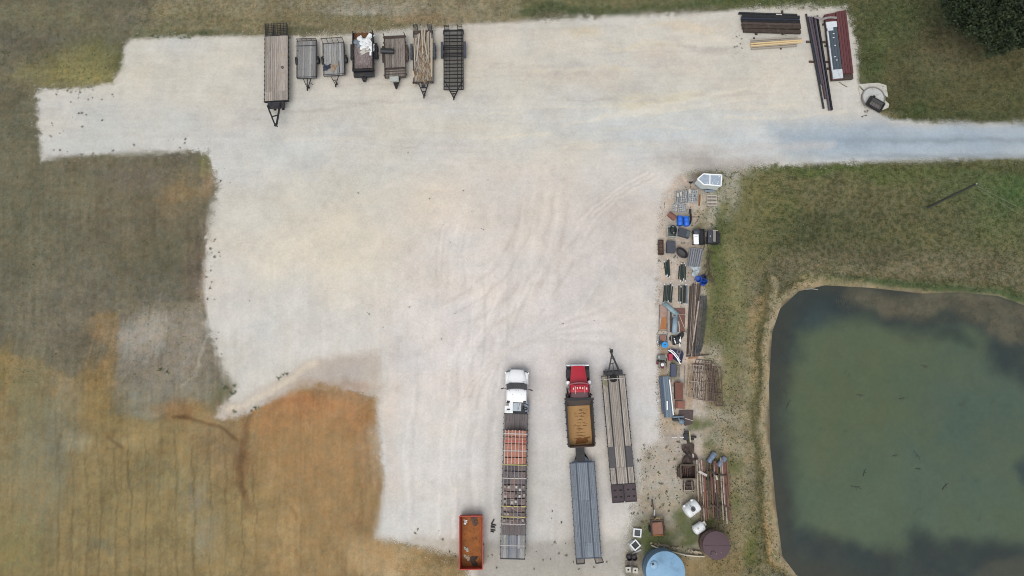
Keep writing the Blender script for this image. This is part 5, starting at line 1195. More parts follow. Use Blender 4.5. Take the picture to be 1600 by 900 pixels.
# ------------------------------------------------------------------ blue-grey plank trailer hitched to the dump truck
def three_band(label, pr, pf, wpx, z, mats, fr, seams, axles, group=None, tailcut=None):
    xy, rz, Ld = deck_frame(pr, pf, z); Wd = wpx/pm((pr[1]+pf[1])/2, z)
    t = T('deck_trailer', label, 'trailer', xy, rz, group)
    y1 = Ld/2-.05
    e = Wd/2-.07
    for a, b_, n, mt in ((-e, -.24*Wd, 4, mats[0]), (-.24*Wd+.12, .22*Wd-.0, 6, mats[1]), (.22*Wd+.12, e, 4, mats[2])):
        planks(t, a, b_, -Ld/2+.06, y1, z+.02, n, mt, cuts=[L(t, (pr[0]+pf[0])/2, s_, z)[1] for s_ in seams])
    for xx in (-.24*Wd+.06, .22*Wd+.06): P('deck_rail', MB().box((xx, 0, z), (.12, Ld-.12, .05)), fr, t)
    under(t, Wd, Ld, z, fr, axles, r=.38, inset=.62, nx_=9, side=.06)
    P('headboard', MB().box((0,-Ld/2+.01,z+.02),(Wd+.06,.10,.13)), fr, t); P('tail_bar', MB().box((0,Ld/2-.01,z-.02),(Wd,.08,.12)), fr, t)
    pk = MB().box((0,0,0),(.06,.1,.1)).mesh('stake_pocket', fr)
    for s_ in (-1, 1):
        for i in range(16): D('stake_pocket', pk, t, (s_*(Wd/2+.025), -Ld/2+.4+i*(Ld-.8)/15, z-.05))
    return t, Wd, Ld
bg_ = mk('slate_blue_paint',(62,72,88),.55,var=.12)
z = .95
t, Wd, Ld = three_band('blue-grey plank deck trailer hitched behind the red dump truck', (919.8,872.3), (909.6,722.3), 39.7, z, (wood_blue,)*3, bg_, (782,848), (1.6,2.5))
P('drawbar', MB().prism([(-.98,-Ld/2+.02),(-.98,-Ld/2-.10),(-.74,-Ld/2-.12)]+[(a[0],a[1]) for a in (L(t,902.5,701.5,z),L(t,909.5,700.5,z))]+[(.74,-Ld/2-.12),(.98,-Ld/2-.10),(.98,-Ld/2+.02)], z-.2, z-.04), bg_, t)
rp = MB()
for k, (q, lb) in enumerate(((((900,873),(913,872),(913.3,880.5),(901,881.5)),None),(((929,872),(940,871),(943,878.5),(931,880.5)),None))):
    c = [L(t, *p, z-.02) for p in q]; m = MB()
    for a, b_ in zip(c, c[1:]+c[:1]): m.bar(a, b_, .09, .08)
    r_ = P('ramp', m, black, t)
    cx = sum(p[0] for p in c)/4; cy = sum(p[1] for p in c)/4
    P('ramp_board', MB().prism([(p[0]*.92+cx*.08, p[1]*.92+cy*.08) for p in c], z-.05, z-.03), wood_dark, r_)
# ------------------------------------------------------------------ grey-brown gooseneck trailer with slotted ramps
z = .98
t, Wd, Ld = three_band('grey-brown plank gooseneck trailer with a tyre on deck and slotted brown ramps', (973.7,756.5), (958.3,586.5), 37.6, z, (wood_tan,)*3, black, (697.5,730.5), (2.0,3.0))
plate = mk('dark_plate',(84,82,84),.7,var=.12)
for s_ in (-1, 1):
    ya, yb_ = L(t, 967, 697.5, z)[1], L(t, 970, 730.5, z)[1]
    cxp = s_*(Wd/2-.33)
    P('wheel_cover', MB().box((cxp, (ya+yb_)/2, z+.035), (.60, abs(yb_-ya)-.02, .03)), plate, t)
dkr = mk('dark_brown_steel',(72,62,66),.75,var=.15)
for s_ in (-1, 1):
    x0, x1 = (-Wd/2-.02, -.05) if s_ < 0 else (.05, Wd/2+.02)
    ya = Ld/2+.06; ln = 1.62
    m = MB(); xs_ = [x0, x0+.22, x0+.34, x0+.44, x0+.56]; w_ = x1-x0
    hx = [.16,.27,.62,.74]; hw = .055; rows_ = [.30,.72]
    ycuts = [0,.40,.55,1.02,1.17,ln]
    for i, (a, b_) in enumerate(zip(ycuts[:-1], ycuts[1:])):
        if i in (1, 3):
            ed = [0]+sum([[h*w_-hw, h*w_+hw] for h in hx], [])+[w_]
            for k in range(0, len(ed), 2): m.box((x0+(ed[k]+ed[k+1])/2, ya+(a+b_)/2, z-.02), (ed[k+1]-ed[k], b_-a, .06))
        else: m.box((x0+w_/2, ya+(a+b_)/2, z-.02), (w_, b_-a, .06))
    m.box((x0+w_/2, ya+ln, z-.0), (w_, .07, .12)).box((x0+w_/2, ya, z+.02), (w_, .08, .1))
    for xx in (x0+.02, x1-.02): m.box((xx, ya+ln/2, z+.0), (.05, ln, .12))
    P('ramp', m, dkr, t); P('ramp_backing', MB().box((x0+w_/2, ya+ln/2, z-.12), (w_-.04, ln-.05, .03)), black, t)
b0, b1 = L(t, 950.5, 583, z+.1), L(t, 967.5, 580, z+.1); tp = L(t, 955.6, 548, 1.7)
m = MB().bar((b0[0],b0[1],z+.15),(tp[0]-.1,tp[1],1.6),.12,.2).bar((b1[0],b1[1],z+.15),(tp[0]+.12,tp[1],1.6),.15,.22)
for f in (.42, .64):
    q0 = Vector((b0[0],b0[1],z+.15)).lerp(Vector((tp[0]-.1,tp[1],1.6)), f); q1 = Vector((b1[0],b1[1],z+.15)).lerp(Vector((tp[0]+.12,tp[1],1.6)), f); m.bar(q0, q1, .07)
mid0 = (Vector(b0)+Vector(b1))/2; mid1 = Vector((tp[0],tp[1],1.5)); m.bar((mid0.x,mid0.y,z+.15), Vector((mid0.x,mid0.y,z+.15)).lerp(mid1, .42), .07)
m.box((tp[0],tp[1],1.6),(.3,.3,.22)).tube([(tp[0],tp[1],1.0),(tp[0],tp[1],1.55)],.08,8)
P('gooseneck', m, black, t)
P('ramp_joint', MB().box((0, Ld/2+.85, z-.10), (.09, 1.5, .04)), black, t)
P('front_box', MB().box((0,-Ld/2-.3,z-.05),(1.9,.46,.34)).box((.4,-Ld/2-.2,z+.2),(.5,.28,.2)).box((-.3,-Ld/2-.25,z+.2),(.3,.3,.2)), gun, t, bevel=.02)
m = MB()
for p in ((944.5,584),(944.5,577),(949.5,577),(949.5,584)): pass
m.bar(L(t,945,584,z+.2),L(t,945,577.5,z+.2),.04).bar(L(t,945,577.5,z+.2),L(t,949.5,577.5,z+.2),.04); P('hand_rail', m, black, t)
for s_ in (-.6,.6): P('jack', MB().tube([(s_,-Ld/2-.3,.02),(s_,-Ld/2-.3,z)],.06,8).box((s_,-Ld/2-.3,.02),(.26,.26,.04)), black, t)
g_ = G(958.2,591.5,z+.1); st = T('spare_tyre', 'black spare tyre lying flat at the front of the grey-brown trailer deck', 'tyre', g_, 0, None, z+.03)
P('tread', MB().lathe([(.20,0),(.33,.0),(.38,.05),(.38,.17),(.33,.22),(.20,.22),(.17,.11)], 24, closed=True), rubber, st, smooth=True)
P('hub', MB().lathe([(.19,.08),(.12,.12),(.001,.12)], 16), gun, st)
a = L(t,939.5,592.2,z+.2); b_ = L(t,978.5,591.6,z+.2)
st = T('cargo_strap', 'pale strap across the front of the grey-brown trailer over the spare tyre', 'strap', G(959,591.8,z+.27), FR[t.name][2], None, z)
P('webbing', MB().box((0,0,.27),(.8,.06,.012)).bar((-.4,0,.27),(-Wd/2,0,.03),.06,.012).bar((.4,0,.27),(Wd/2,0,.03),.06,.012), gstr, st)
st = T('weed_bundle', 'dry yellowish weeds caught on the front corner of the grey-brown trailer deck', 'weeds', G(944.5,597,z), 0, None, z+.02)
m = MB(); r5 = random.Random(4)
for k in range(40):
    x, y = r5.gauss(0, .16), r5.gauss(0, .4); a_ = r5.uniform(0, 6)
    m.bar((x,y,.02),(x+.22*math.cos(a_), y+.22*math.sin(a_), .1), .03, .01)
P('stalk', m, mk('dry_weed',(150,146,104),.9,var=.25), st)

# ------------------------------------------------------------------ orange-red open bin
zt = 1.25
q = [G(*p, zt) for p in ((718.3,806.8),(753.6,806.3),(753.0,889.3),(718.8,889.9))]
cx = sum(p[0] for p in q)/4; cy = sum(p[1] for p in q)/4
t = T('open_bin', 'orange-red open-top steel bin with rusty floor at the south edge', 'bin', (cx, cy), math.atan2(q[1][1]-q[0][1], q[1][0]-q[0][0]))
bw, bl = math.hypot(q[1][0]-q[0][0], q[1][1]-q[0][1]), math.hypot(q[2][0]-q[1][0], q[2][1]-q[1][1])
bin_red = mk('orange_red_paint',(166,60,46),.6,var=.2,scale=2,stain=(148,72,52),samt=.35)
P('floor', MB().box((0,0,.2),(bw-.12,bl-.1,.06)), rust_or, t)
for s_ in (-1, 1):
    lean = .10
    P('side_wall', MB().add([(s_*bw/2,-bl/2,zt),(s_*bw/2,bl/2,zt),(s_*(bw/2-lean),bl/2,.2),(s_*(bw/2-lean),-bl/2,.2),(s_*(bw/2-.05),-bl/2,zt),(s_*(bw/2-.05),bl/2,zt),(s_*(bw/2-lean-.05),bl/2,.2),(s_*(bw/2-lean-.05),-bl/2,.2)], [(0,1,2,3),(7,6,5,4),(0,4,5,1),(1,5,6,2),(2,6,7,3),(3,7,4,0)]), bin_red, t)
    P('end_wall', MB().box((0,s_*(bl/2-.025),(zt+.2)/2+.0),(bw-.02,.05,zt-.2)), bin_red, t)
    P('rim', MB().box((s_*bw/2,0,zt+.03),(.10,bl+.06,.08)), bin_red, t); P('rim', MB().box((0,s_*bl/2,zt+.032),(bw-.1,.10,.08)), bin_red, t)
    for i in range(6): P('rib', MB().box((s_*(bw/2-.0),-bl/2+.4+i*(bl-.8)/5,.72),(.09,.1,.95)), bin_red, t)
P('skid', MB().box((-.6,0,.09),(.15,bl-.2,.16)).box((.6,0,.09),(.15,bl-.2,.16)), black, t)
for (px, py_, sx, lb, mt, sd) in ((727.5,815.5,.55,'crumpled white scrap in the north-west corner of the orange-red bin',white_d,51),(729,858,.6,'crumpled grey scrap in the south-west part of the orange-red bin',white_dirty,52),(741,812,1.3,'brown bent sheet at the north end of the orange-red bin',rust,53),(730,871,.75,'tan flattened sheet in the south end of the orange-red bin',wood_raw,54),(740,876,1.1,'dark brown dirt clump in the south end of the orange-red bin',rust_dk,55)):
    scrap_sheet('scrap', lb, 'scrap', px, py_, .24, sx*.62, sx*.6, mt, sd, .06)
P_dirt = MB(); r5 = random.Random(6)
o = heap('dirt_litter', 'rusty dirt flakes on the floor of the orange-red bin', 'dirt', G(736,850,.24), FR[t.name][2], bw-.5, bl-.5, .235, .01, rust_or, 6, 60, None, .02, .08, 1.0)
# dark scrap beside the bin
r5 = random.Random(9)
for i, (px, py_, lb) in enumerate(((770,815,'thin black bar lying on gravel east of the orange-red bin'),(768,825,'tangle of black scrap on gravel east of the orange-red bin'))):
    st = T('scrap', lb, 'scrap', G(px, py_), rad(60) if i == 0 else 0)
    if i == 0: P('bar', MB().box((0,0,.05),(.5,.14,.08)), black, st)
    else:
        for k in range(5): P('offcut', MB().tube([(r5.uniform(-.5,.4), -.35+.16*k, .05+.02*k),(r5.uniform(-.1,.1), -.3+.16*k, .12),(r5.uniform(.2,.55), -.38+.16*k, .05)], .05, 6), black if k != 2 else white_dirty, st)
# ------------------------------------------------------------------ junk strip, from north to south
def item(name, label, cat, r, ztop=.4, rot=0, group=None, z=0):
    cx, cy, w_, h_ = rect(*r, ztop); return T(name, label, cat, (cx, cy), rad(rot), group, z), w_, h_
def quad(t, pts, z): return [L(t, *p, z)[:2] for p in pts]
# white V-nose trailer
e1 = lambda x, y: (1015+x/12.86, 260+y/12.86)
zt = 2.05
roof = [e1(965,250), e1(1085,148), e1(1215,158), e1(1450,170), e1(1435,390), e1(1210,368), e1(1090,362)]
t = T('cargo_trailer', 'small white enclosed trailer with a pointed nose and skylight roof', 'trailer', G(1110, 281, zt))
q = quad(t, roof, zt)
wht_g = mk('pale_green_grey_paint', (196,206,204), .5, var=.05)
def shrink(poly, d):
    c = Vector((sum(p[0] for p in poly)/len(poly), sum(p[1] for p in poly)/len(poly))); return [tuple(Vector(p)+(c-Vector(p)).normalized()*d) for p in poly]
P('body', MB().prism(shrink(q, .04), .45, zt-.12), wht_g, t)
P('skirt', MB().prism(shrink(q, .03), .45, .62), galv, t)
m = MB(); z_ = zt-.05
for a, b_ in zip(q, q[1:]+q[:1]): m.bar((*a, z_), (*b_, z_), .11, .12)
m.bar((*q[2], z_+.012), (*q[5], z_+.012), .10, .10)
P('roof_frame', m, white_p, t)
sky_p = mk('bluish_skylight', (160,174,188), .35, var=.10, scale=3, stain=(136,150,168), sscale=1.6, samt=.5)
P('skylight', MB().prism(shrink([q[0],q[1],q[2],q[5],q[6]], .04), zt-.11, zt-.06), sky_p, t); P('skylight', MB().prism(shrink([q[2],q[3],q[4],q[5]], .04), zt-.11, zt-.062), sky_p, t)
bl_ = MB().lathe([(.05,0),(.05,.02),(.001,.03)], 8).mesh('blister', white_p)
for p in ((1180,165),(1400,200),(1270,330),(1380,305),(1365,345),(1160,330)): D('blister', bl_, t, (*L(t, *e1(*p), zt)[:2], zt-.055))
for s_ in (-1, 1):
    y = -.72 if s_ < 0 else .72
    for x in (.25, ): wheel(t, x, y*.9, .30, .18).rotation_euler = (0, 0, PI/2)
    P('fender', MB().box((.25,y*1.02,.62),(.9,.22,.05)).box((.25,y*1.1,.5),(.9,.03,.2)), galv, t)
P('reflector', MB().box(L(t, *e1(1212,505), .5), (.35,.1,.1)), white_d, t)
P('axle', MB().tube([(.25,-.6,.3),(.25,.6,.3)],.04,8), gun, t)
tpx = L(t, 1079, 285, .6); n0 = shrink(q, .05)[0]
P('tongue', MB().bar((n0[0]+.3, n0[1]+.1, .45), (tpx[0]+.3, tpx[1], .45), .08).bar((n0[0]+.5, n0[1]-.3, .45), (tpx[0]+.3, tpx[1], .45), .08), galv, t)
P('jack', MB().tube([(tpx[0]+.15,tpx[1],.02),(tpx[0]+.15,tpx[1],.85)],.05,8).box((tpx[0],tpx[1],.6),(.36,.14,.16)), black, t)
# concrete blocks
def block_mesh():
    m = MB(); l_, w_, h_, k = .39, .19, .19, .03
    for s_ in (-1, 1): m.box((0, s_*(w_-k)/2, 0), (l_, k, h_)); m.box((s_*(l_-k)/2, 0, 0), (k, w_-2*k, h_))
    m.box((0,0,0), (k, w_-2*k, h_)); return m.mesh('concrete_block', mk('block_grey', (190,192,193), .9, var=.12, rv=.12))
bm_ = block_mesh()
def blocks(r, ztop, rot, nx_, ny_, layers, label, pal, miss=0, swap=0, seed=1, turn=True):
    cx, cy, w_, h_ = rect(*r, ztop); r_ = random.Random(seed); c, s_ = math.cos(rad(rot)), math.sin(rad(rot))
    if pal:
        p_ = T('pallet', 'wooden pallet under the %s' % pal, 'pallet', (cx, cy), rad(rot), 'pallets under the block stacks')
        for i in range(3): P('bearer', MB().box(((i-1)*.5, 0, .05), (.09, 1.15, .09)), wood_dark, p_)
        sl = MB().box((0,0,.11), (1.15,.1,.02)).mesh('slat', wood_dark)
        for i in range(7): D('slat', sl, p_, (0, -.52+i*.173, 0))
    for i in range(nx_):
        for j in range(ny_):
            u = ((i-(nx_-1)/2)*.405+r_.uniform(-.015, .015), (j-(ny_-1)/2)*.205+r_.uniform(-.012, .012))
            if turn: u = ((i-(nx_-1)/2)*.205+r_.uniform(-.02, .02), (j-(ny_-1)/2)*.405+r_.uniform(-.015, .015))
            aj = r_.uniform(-.05, .05); nl = layers-(r_.random() < miss)
            for k in range(nl):
                o = D('concrete_block', bm_, None, (cx+u[0]*c-u[1]*s_, cy+u[0]*s_+u[1]*c, (.12 if pal else 0)+.1+k*.195), (0, 0, rad(rot)+(PI/2 if turn else 0)+aj))
                tag(o, label, 'block', label.split(',')[0]+' group')
    return cx, cy
blocks((1056,298,1074,315), .55, 0, 6, 3, 2, 'grey hollow block on the pallet stack south-west of the white trailer', 'blocks south-west of the white trailer', .35, seed=2)
blocks((1075,296,1091,315), .7, 0, 5, 3, 3, 'grey hollow block on the taller pallet stack below the white trailer', 'taller block stack below the white trailer', .12, seed=3)
blocks((1063,315.5,1070.5,333), .45, -8, 2, 5, 2, 'grey hollow block in the loose pile above the blue drums', None, 0, seed=4, turn=False)
for i, (x, y, lb) in enumerate(((573,560,'solid pale cap block lying flat on the block stack south-west of the white trailer'),(632,540,'solid pale cap block nearest the holes of the block stack south-west of the white trailer'),(805,498,'solid pale cap block at the corner of the taller block stack'))):
    o = P('cap_block', MB().box((0,0,.05), (.2,.44,.1)), conc_lt, None); o.location = (*G(*e1(x, y), .75), .51 if i < 2 else .705); tag(o, lb, 'block')
r_ = random.Random(8)
for k in range(9):
    o = D('concrete_block', bm_, None, (*G(r_.uniform(1052.5,1060), r_.uniform(318,330)), .1), (0, rad(90) if k % 3 == 0 else 0, r_.uniform(0, 3))); tag(o, 'grey hollow block tumbled on the ground west of the loose pile', 'block', 'tumbled blocks')
for i, (x, lb, mt) in enumerate(((1008,'orange stained timber beside the taller block stack',rust_or),(1040,'pale brown timber beside the taller block stack',wood_raw))):
    a = G(*e1(x, 570), .1); b_ = G(*e1(x-12, 785), .1); st = T('timber', lb, 'timber', a, 0, 'timbers beside the block stack')
    P('beam', MB().bar((0,0,.06), (b_[0]-a[0], b_[1]-a[1], .06), .12, .1), mt, st)
def pallet(label, r, ztop=.14, rot=0, ns=8, mat=wood_old, group=None, horiz=True, name='pallet'):
    t, w_, h_ = item(name, label, 'pallet', r, ztop, rot, group)
    for i in range(3):
        f = (i-1)*.46
        P('bearer', MB().box((f*w_ if horiz else 0, 0 if horiz else f*h_, .05), (.09 if horiz else w_-.02, h_-.02 if horiz else .09, .09)), wood_dark, t)
    P('lower_deck_shade', MB().box((0,0,.02), (w_-.06, h_-.04, .02)), rust_dk, t)  # lower boards as one sheet, dark to paint the shade in the slat gaps
    sl = (MB().box((0,0,.11), (w_, h_/ns*.50, .025)) if horiz else MB().box((0,0,.11), (w_/ns*.50, h_, .025))).mesh('slat', mat)
    for i in range(ns):
        f = (i+.5)/ns-.5; D('slat', sl, t, (0, f*h_, rnd.uniform(-.004, .004)) if horiz else (f*w_, 0, rnd.uniform(-.004, .004)), (0, 0, rnd.uniform(-.012, .012)))
    return t
pallet('weathered slatted pallet on the ground below the white trailer', (1105,304.5,1120.5,322), .14, 0, 8, mk('pale_slat',(198,190,178),.85,var=.15,rv=.15,stretch=GRAIN))
# drums and bins
def drum(name, label, px, py, rot, ln, r, mat, group=None, lie=True, rib=True):
    t = T(name, label, 'drum', G(px, py, r*1.5), rad(rot), group)
    pr = [(.001,-ln/2+.02),(r*.82,-ln/2+.02),(r*.93,-ln/2),(r,-ln/2+.05)]
    for f in ((-.18, .18) if rib else ()): pr += [(r,f*ln-.03),(r*1.035,f*ln),(r,f*ln+.03)]
    pr += [(r,ln/2-.05),(r*.93,ln/2),(r*.82,ln/2-.02),(.001,ln/2-.02)]
    P('barrel', MB().lathe(pr, 24, Matrix.Translation((0,0,r)) @ Matrix.Rotation(PI/2, 4, 'X')), mat, t, smooth=True)
    P('bung', MB().lathe([(.05,0),(.05,.03),(.001,.035)], 10, Matrix.Translation((.12*r/.3,ln/2-.02,r+.1)) @ Matrix.Rotation(-PI/2, 4, 'X')), mat, t)
    return t
drum('steel_drum', 'rusty brown drum lying beside the blue drums', 1050.6, 337.2, 50, .92, .30, mk('brown_drum',(128,88,78),.8,var=.15))
drum('plastic_drum', 'blue plastic drum lying next to the rusty brown drum', 1062.9, 344.6, -2, 1.02, .315, blue_brl, 'blue drums lying side by side')
drum('plastic_drum', 'blue plastic drum lying against the black bent panel', 1073.1, 345.3, 1, 1.0, .31, blue_brl, 'blue drums lying side by side')
e2 = lambda x, y: (1020+x/10, 320+y/10)
t = T('curved_fender', 'black bent plastic panel standing beside the blue drums', 'panel', G(*e2(588,200), .3))
pts = [L(t, *e2(x, y), .3) for x, y in ((575,95),(590,130),(598,180),(600,230),(590,285),(572,318))]; m = MB()
for a, b_ in zip(pts[:-1], pts[1:]): m.bar((a[0],a[1],.25), (b_[0],b_[1],.25), .07, .5)
m.box((pts[0][0],pts[0][1]-.1,.52),(.26,.5,.04)); P('sheet', m, tarp_blk, t)
t = T('bent_rod', 'thin rusty bent rod on the ground east of the blue drums', 'rod', G(*e2(610,187)))
P('rod', MB().tube([(0,0,.04), L(t,*e2(738,193),.05), L(t,*e2(700,245),.04), L(t,*e2(655,300),.03)], .028, 5), rust, t)
# pale tub with black bowl
t, w_, h_ = item('tub', 'pale grey-green square tub holding a round black bowl', 'tub', (1041.5,352,1059.5,371), .8, -6)
m = MB(); pg = mk('pale_tub', (168,178,172), .6, var=.12)
P('wall', MB().loft([[(-.42,-.45,0),(.42,-.45,0),(.42,.45,0),(-.42,.45,0)],[(-.55,-.58,.8),(.55,-.58,.8),(.55,.58,.8),(-.55,.58,.8)],[(-.47,-.5,.8),(.47,-.5,.8),(.47,.5,.8),(-.47,.5,.8)],[(-.38,-.4,.1),(.38,-.4,.1),(.38,.4,.1),(-.38,.4,.1)]]), pg, t, bevel=.03)
t2 = T('bowl', 'round black bowl sitting in the pale square tub', 'bowl', G(*e2(318,398), .85), 0, None, .12)
P('basin', MB().lathe([(.28,0),(.44,.72),(.50,.76),(.44,.78),(.40,.70),(.25,.42),(.001,.40)], 26, Matrix.Diagonal((.82,1.12,1,1))), mk('black_bowl',(48,54,56),.4,var=.1), t2, smooth=True)
P('fitting', MB().box((.12,-.2,.46),(.12,.16,.06)), white_dirty, t2)
t, w_, h_ = item('truck_box', 'black lidded box tilted beside the square tub, with a greenish end', 'box', (1059,357.5,1079,370), .5, -17)
P('body', MB().box((0,0,.25),(w_*.92,h_*.92,.5)), slate, t, bevel=.03); P('lid', MB().box((-.16*w_,0,.53),(w_*.64,h_*.97,.07)), slate, t, bevel=.03)
P('window', MB().box((.31*w_,0,.515),(w_*.27,h_*.7,.04)), mk('greenish_panel',(84,98,100),.4), t)
t, w_, h_ = item('bread_trough', 'narrow rusty open trough standing by itself at the gravel edge', 'trough', (1029,374.5,1037,397.3), .4, -1)
P('floor', MB().box((0,0,.12),(w_-.06,h_-.06,.04)), rust, t)
m = MB()
for s_ in (-1, 1): m.box((s_*(w_/2-.02),0,.21),(.05,h_,.36)).box((0,s_*(h_/2-.02),.21),(w_-.1,.05,.36))
P('wall', m, rust_dk, t); 
for f in (-.25, 0, .25): P('divider', MB().box((0,f*h_,.16),(w_-.12,.03,.10)), rust_dk, t)
t, w_, h_ = item('black_crate', 'black twin-lid crate between the rusty trough and the oval tub', 'crate', (1042.2,375.5,1055.6,394.5), .6, -2)
P('body', MB().box((0,0,.28),(w_*.95,h_*.95,.56)), slate, t, bevel=.02); P('lid', MB().box((0,h_*.21,.58),(w_,h_*.54,.06)), slate, t, bevel=.02); P('lid', MB().box((0,-h_*.27,.585),(w_,h_*.42,.06)), slate, t, bevel=.02)
t = T('oval_tub', 'black oval water tub south-east of the twin-lid crate', 'tub', G(*e2(455,752), .4), rad(-45))
P('basin', MB().lathe([(.44,0),(.50,.5),(.545,.52),(.50,.54),(.46,.5),(.42,.1),(.001,.09)], 30, Matrix.Diagonal((1.32,.84,1,1))), mk('black_tub',(46,46,50),.5,var=.12), t, smooth=True)
P('silt', MB().lathe([(.435,.10),(.001,.105)], 30, Matrix.Diagonal((1.32,.84,1,1))), mk('grey_silt',(86,84,84),.8), t)
# barbecue grills
t, w_, h_ = item('grill', 'barbecue grill with a white metal shelf and open black firebox', 'grill', (1083.5,357,1101.8,382), .9, -1)
P('cart', MB().box((0,0,.35),(w_*.9,h_*.9,.06)).box((-w_*.42,h_*.4,.4),(.06,.06,.8)).box((w_*.42,h_*.4,.4),(.06,.06,.8)).box((-w_*.42,-h_*.4,.4),(.06,.06,.8)).box((w_*.42,-h_*.4,.4),(.06,.06,.8)), black, t)
m = MB(); m.box((w_*.24,0,.62),(w_*.46,h_*.93,.04))
for s_ in (-1, 1): m.box((w_*.24+s_*w_*.22,0,.76),(.05,h_*.95,.3)).box((w_*.24,s_*h_*.46,.76),(w_*.46,.05,.3))
P('firebox', m, tarp_blk, t); P('white_shelf', MB().box((-w_*.27,-h_*.17,.86),(w_*.44,h_*.62,.05)), white_p, t, bevel=.02)
P('round_lid', MB().lathe([(.34,.80),(.32,.92),(.2,1.0),(.001,1.03)], 22, Matrix.Translation((-w_*.2,h_*.31,0))), slate, t, smooth=True)
P('shelf_handle', MB().box((-w_*.27,-h_*.02,.90),(w_*.26,.03,.03)).box((-w_*.27,-h_*.5,.8),(w_*.3,.04,.06)), galv, t)
t, w_, h_ = item('grill', 'barbecue grill with a dark domed lid and pale slatted shelf near the lawn', 'grill', (1105.8,358.5,1125.6,381), .9, -4)
P('cart', MB().box((0,0,.4),(w_*.85,h_*.85,.6)), tarp_blk, t)
P('lid', MB().loft([[(-w_*.48+.0,y,.7),(-w_*.10,y,.7),(-w_*.12,y,.95),(-w_*.3,y,1.02),(-w_*.46,y,.92)] for y in (-h_*.44,h_*.44)]), slate, t, smooth=True)
P('thermometer', MB().lathe([(.06,1.0),(.05,1.04),(.001,1.05)], 10, Matrix.Translation((-w_*.32,0,0))), white_d, t)
sl = MB().box((0,0,0),(.07,h_*.74,.03)).mesh('slat', mk('tan_grey_slat',(150,144,136),.7))
for i in range(3): D('slat', sl, t, (-w_*.03+i*.10, .06, .84-.01*i))
P('side_panel', MB().box((w_*.30,-.05,.80),(w_*.20,h_*.8,.06)).box((w_*.46,-.08,.6),(w_*.10,h_*.7,.5)), black, t); P('frame', MB().box((.1,h_*.45,.82),(w_*.5,.05,.05)), white_dirty, t)
# grey ribbed panel, brush, posts
e3 = lambda x, y: (1010+x/6.43, 370+y/6.43)
t = T('ribbed_panel', 'grey tubular cot frame leaning between the grills and blue tubs', 'panel', G(*e3(493,208), .3))
c = [L(t, *e3(x, y), .25) for x, y in ((438,112),(570,128),(532,300),(412,290))]; m = MB(); fr = mk('galv_tube',(132,136,144),.5,var=.12)
for a, b_ in zip(c, c[1:]+c[:1]): m.bar((a[0],a[1],.24),(b_[0],b_[1],.24),.07,.08)
P('frame', m, fr, t)
for i in range(1, 6):
    a, b_ = lerp2(c[0], c[1], i/6), lerp2(c[3], c[2], i/6); P('rail', MB().bar((a[0],a[1],.25),(b_[0],b_[1],.25),.13,.07), fr, t)
P('sheet', MB().prism([p[:2] for p in c], .10, .13), mk('dull_sheet',(116,116,118),.7), t)
for f in (.02, .98): P('foot', MB().bar((*lerp2(c[0],c[3],f),.05),(*lerp2(c[1],c[2],f),.05),.06,.1), fr, t)
r_ = random.Random(12)
t = T('dead_bush', 'dead leafless brush tangled at the grass edge east of the cot frame', 'dead bush', G(*e3(628,230)))
m = MB()
def branch(m, p, d, ln, r, dep):
    q = p+d*ln; mid = p+d*ln*.5+Vector((r_.uniform(-.08,.08), r_.uniform(-.08,.08), r_.uniform(-.03,.06)))*ln
    m.tube([p, mid, q], r, 4, r*.5)
    if dep <= 0: return
    for k in range(3):
        dd = (d+Vector((r_.uniform(-.8,.8), r_.uniform(-.7,.7), r_.uniform(-.25,.3)))).normalized(); dd.z = max(dd.z, -.1)
        branch(m, p.lerp(q, r_.uniform(.4,1)), dd, ln*r_.uniform(.5,.75), r*.6, dep-1)
for (a, b_) in (((600,40),(640,190)),((640,190),(630,330)),((630,300),(640,405)),((640,385),(610,330)),((600,150),(660,150)),((655,360),(600,400)),((575,130),(600,40))):
    pa, pb = Vector(L(t,*e3(*a),.12)), Vector(L(t,*e3(*b_),.12)); branch(m, pa, (pb-pa).normalized(), (pb-pa).length, .035, 4)
P('branch', m, twig, t)
GP = 'bundles of dark green fence posts'
tip = MB().lathe([(.035,0),(.045,.10),(.03,.16),(.001,.17)], 6).mesh('white_tip', white_d)
def post_bundle(label, x0, x1, y0, y1, n, lean, seed, extra=None):
    r_ = random.Random(seed); cx, cy = e3((x0+x1)/2, (y0+y1)/2); t = T('post_bundle', label, 'fence posts', G(cx, cy, .15), 0, GP)
    for i in range(n):
        f = (i+.5)/n
        a = L(t, *e3(x0+(x1-x0)*f-lean*.5+r_.uniform(-3,3), y0+r_.uniform(-8,22)), .15); b_ = L(t, *e3(x0+(x1-x0)*f+lean*.5+r_.uniform(-3,3), y1+r_.uniform(-20,8)), .15)
        z_ = .06+.09*(i % 2)
        mt = green_post if not extra or i < n-1 else galv_dk
        po = P('post', MB().bar((a[0],a[1],z_),(b_[0],b_[1],z_),.115,.08).bar((a[0],a[1],z_+.04),(b_[0],b_[1],z_+.04),.025,.05), mt, t)
        for p, q in ((a, b_), (b_, a)):
            if r_.random() < .72:
                d = Vector((p[0]-q[0], p[1]-q[1], 0)).normalized()
                tp_ = D('white_tip', tip, po, (p[0]-d.x*.06, p[1]-d.y*.06, z_+.02), (Vector((0,0,1)).rotation_difference(d)).to_euler(), (1.2,1.2,1.3))
post_bundle('thin bundle of green posts just south of the rusty trough', 184, 236, 236, 400, 4, 14, 1)
post_bundle('bundle of green posts south of the oval tub', 322, 402, 272, 440, 5, -4, 2)
post_bundle('widest bundle of green posts, touching the bent grey chute', 172, 262, 474, 660, 6, -14, 3)
post_bundle('bundle of green posts with a grey one, beside the long steel bars', 322, 412, 490, 668, 6, -2, 4, True)
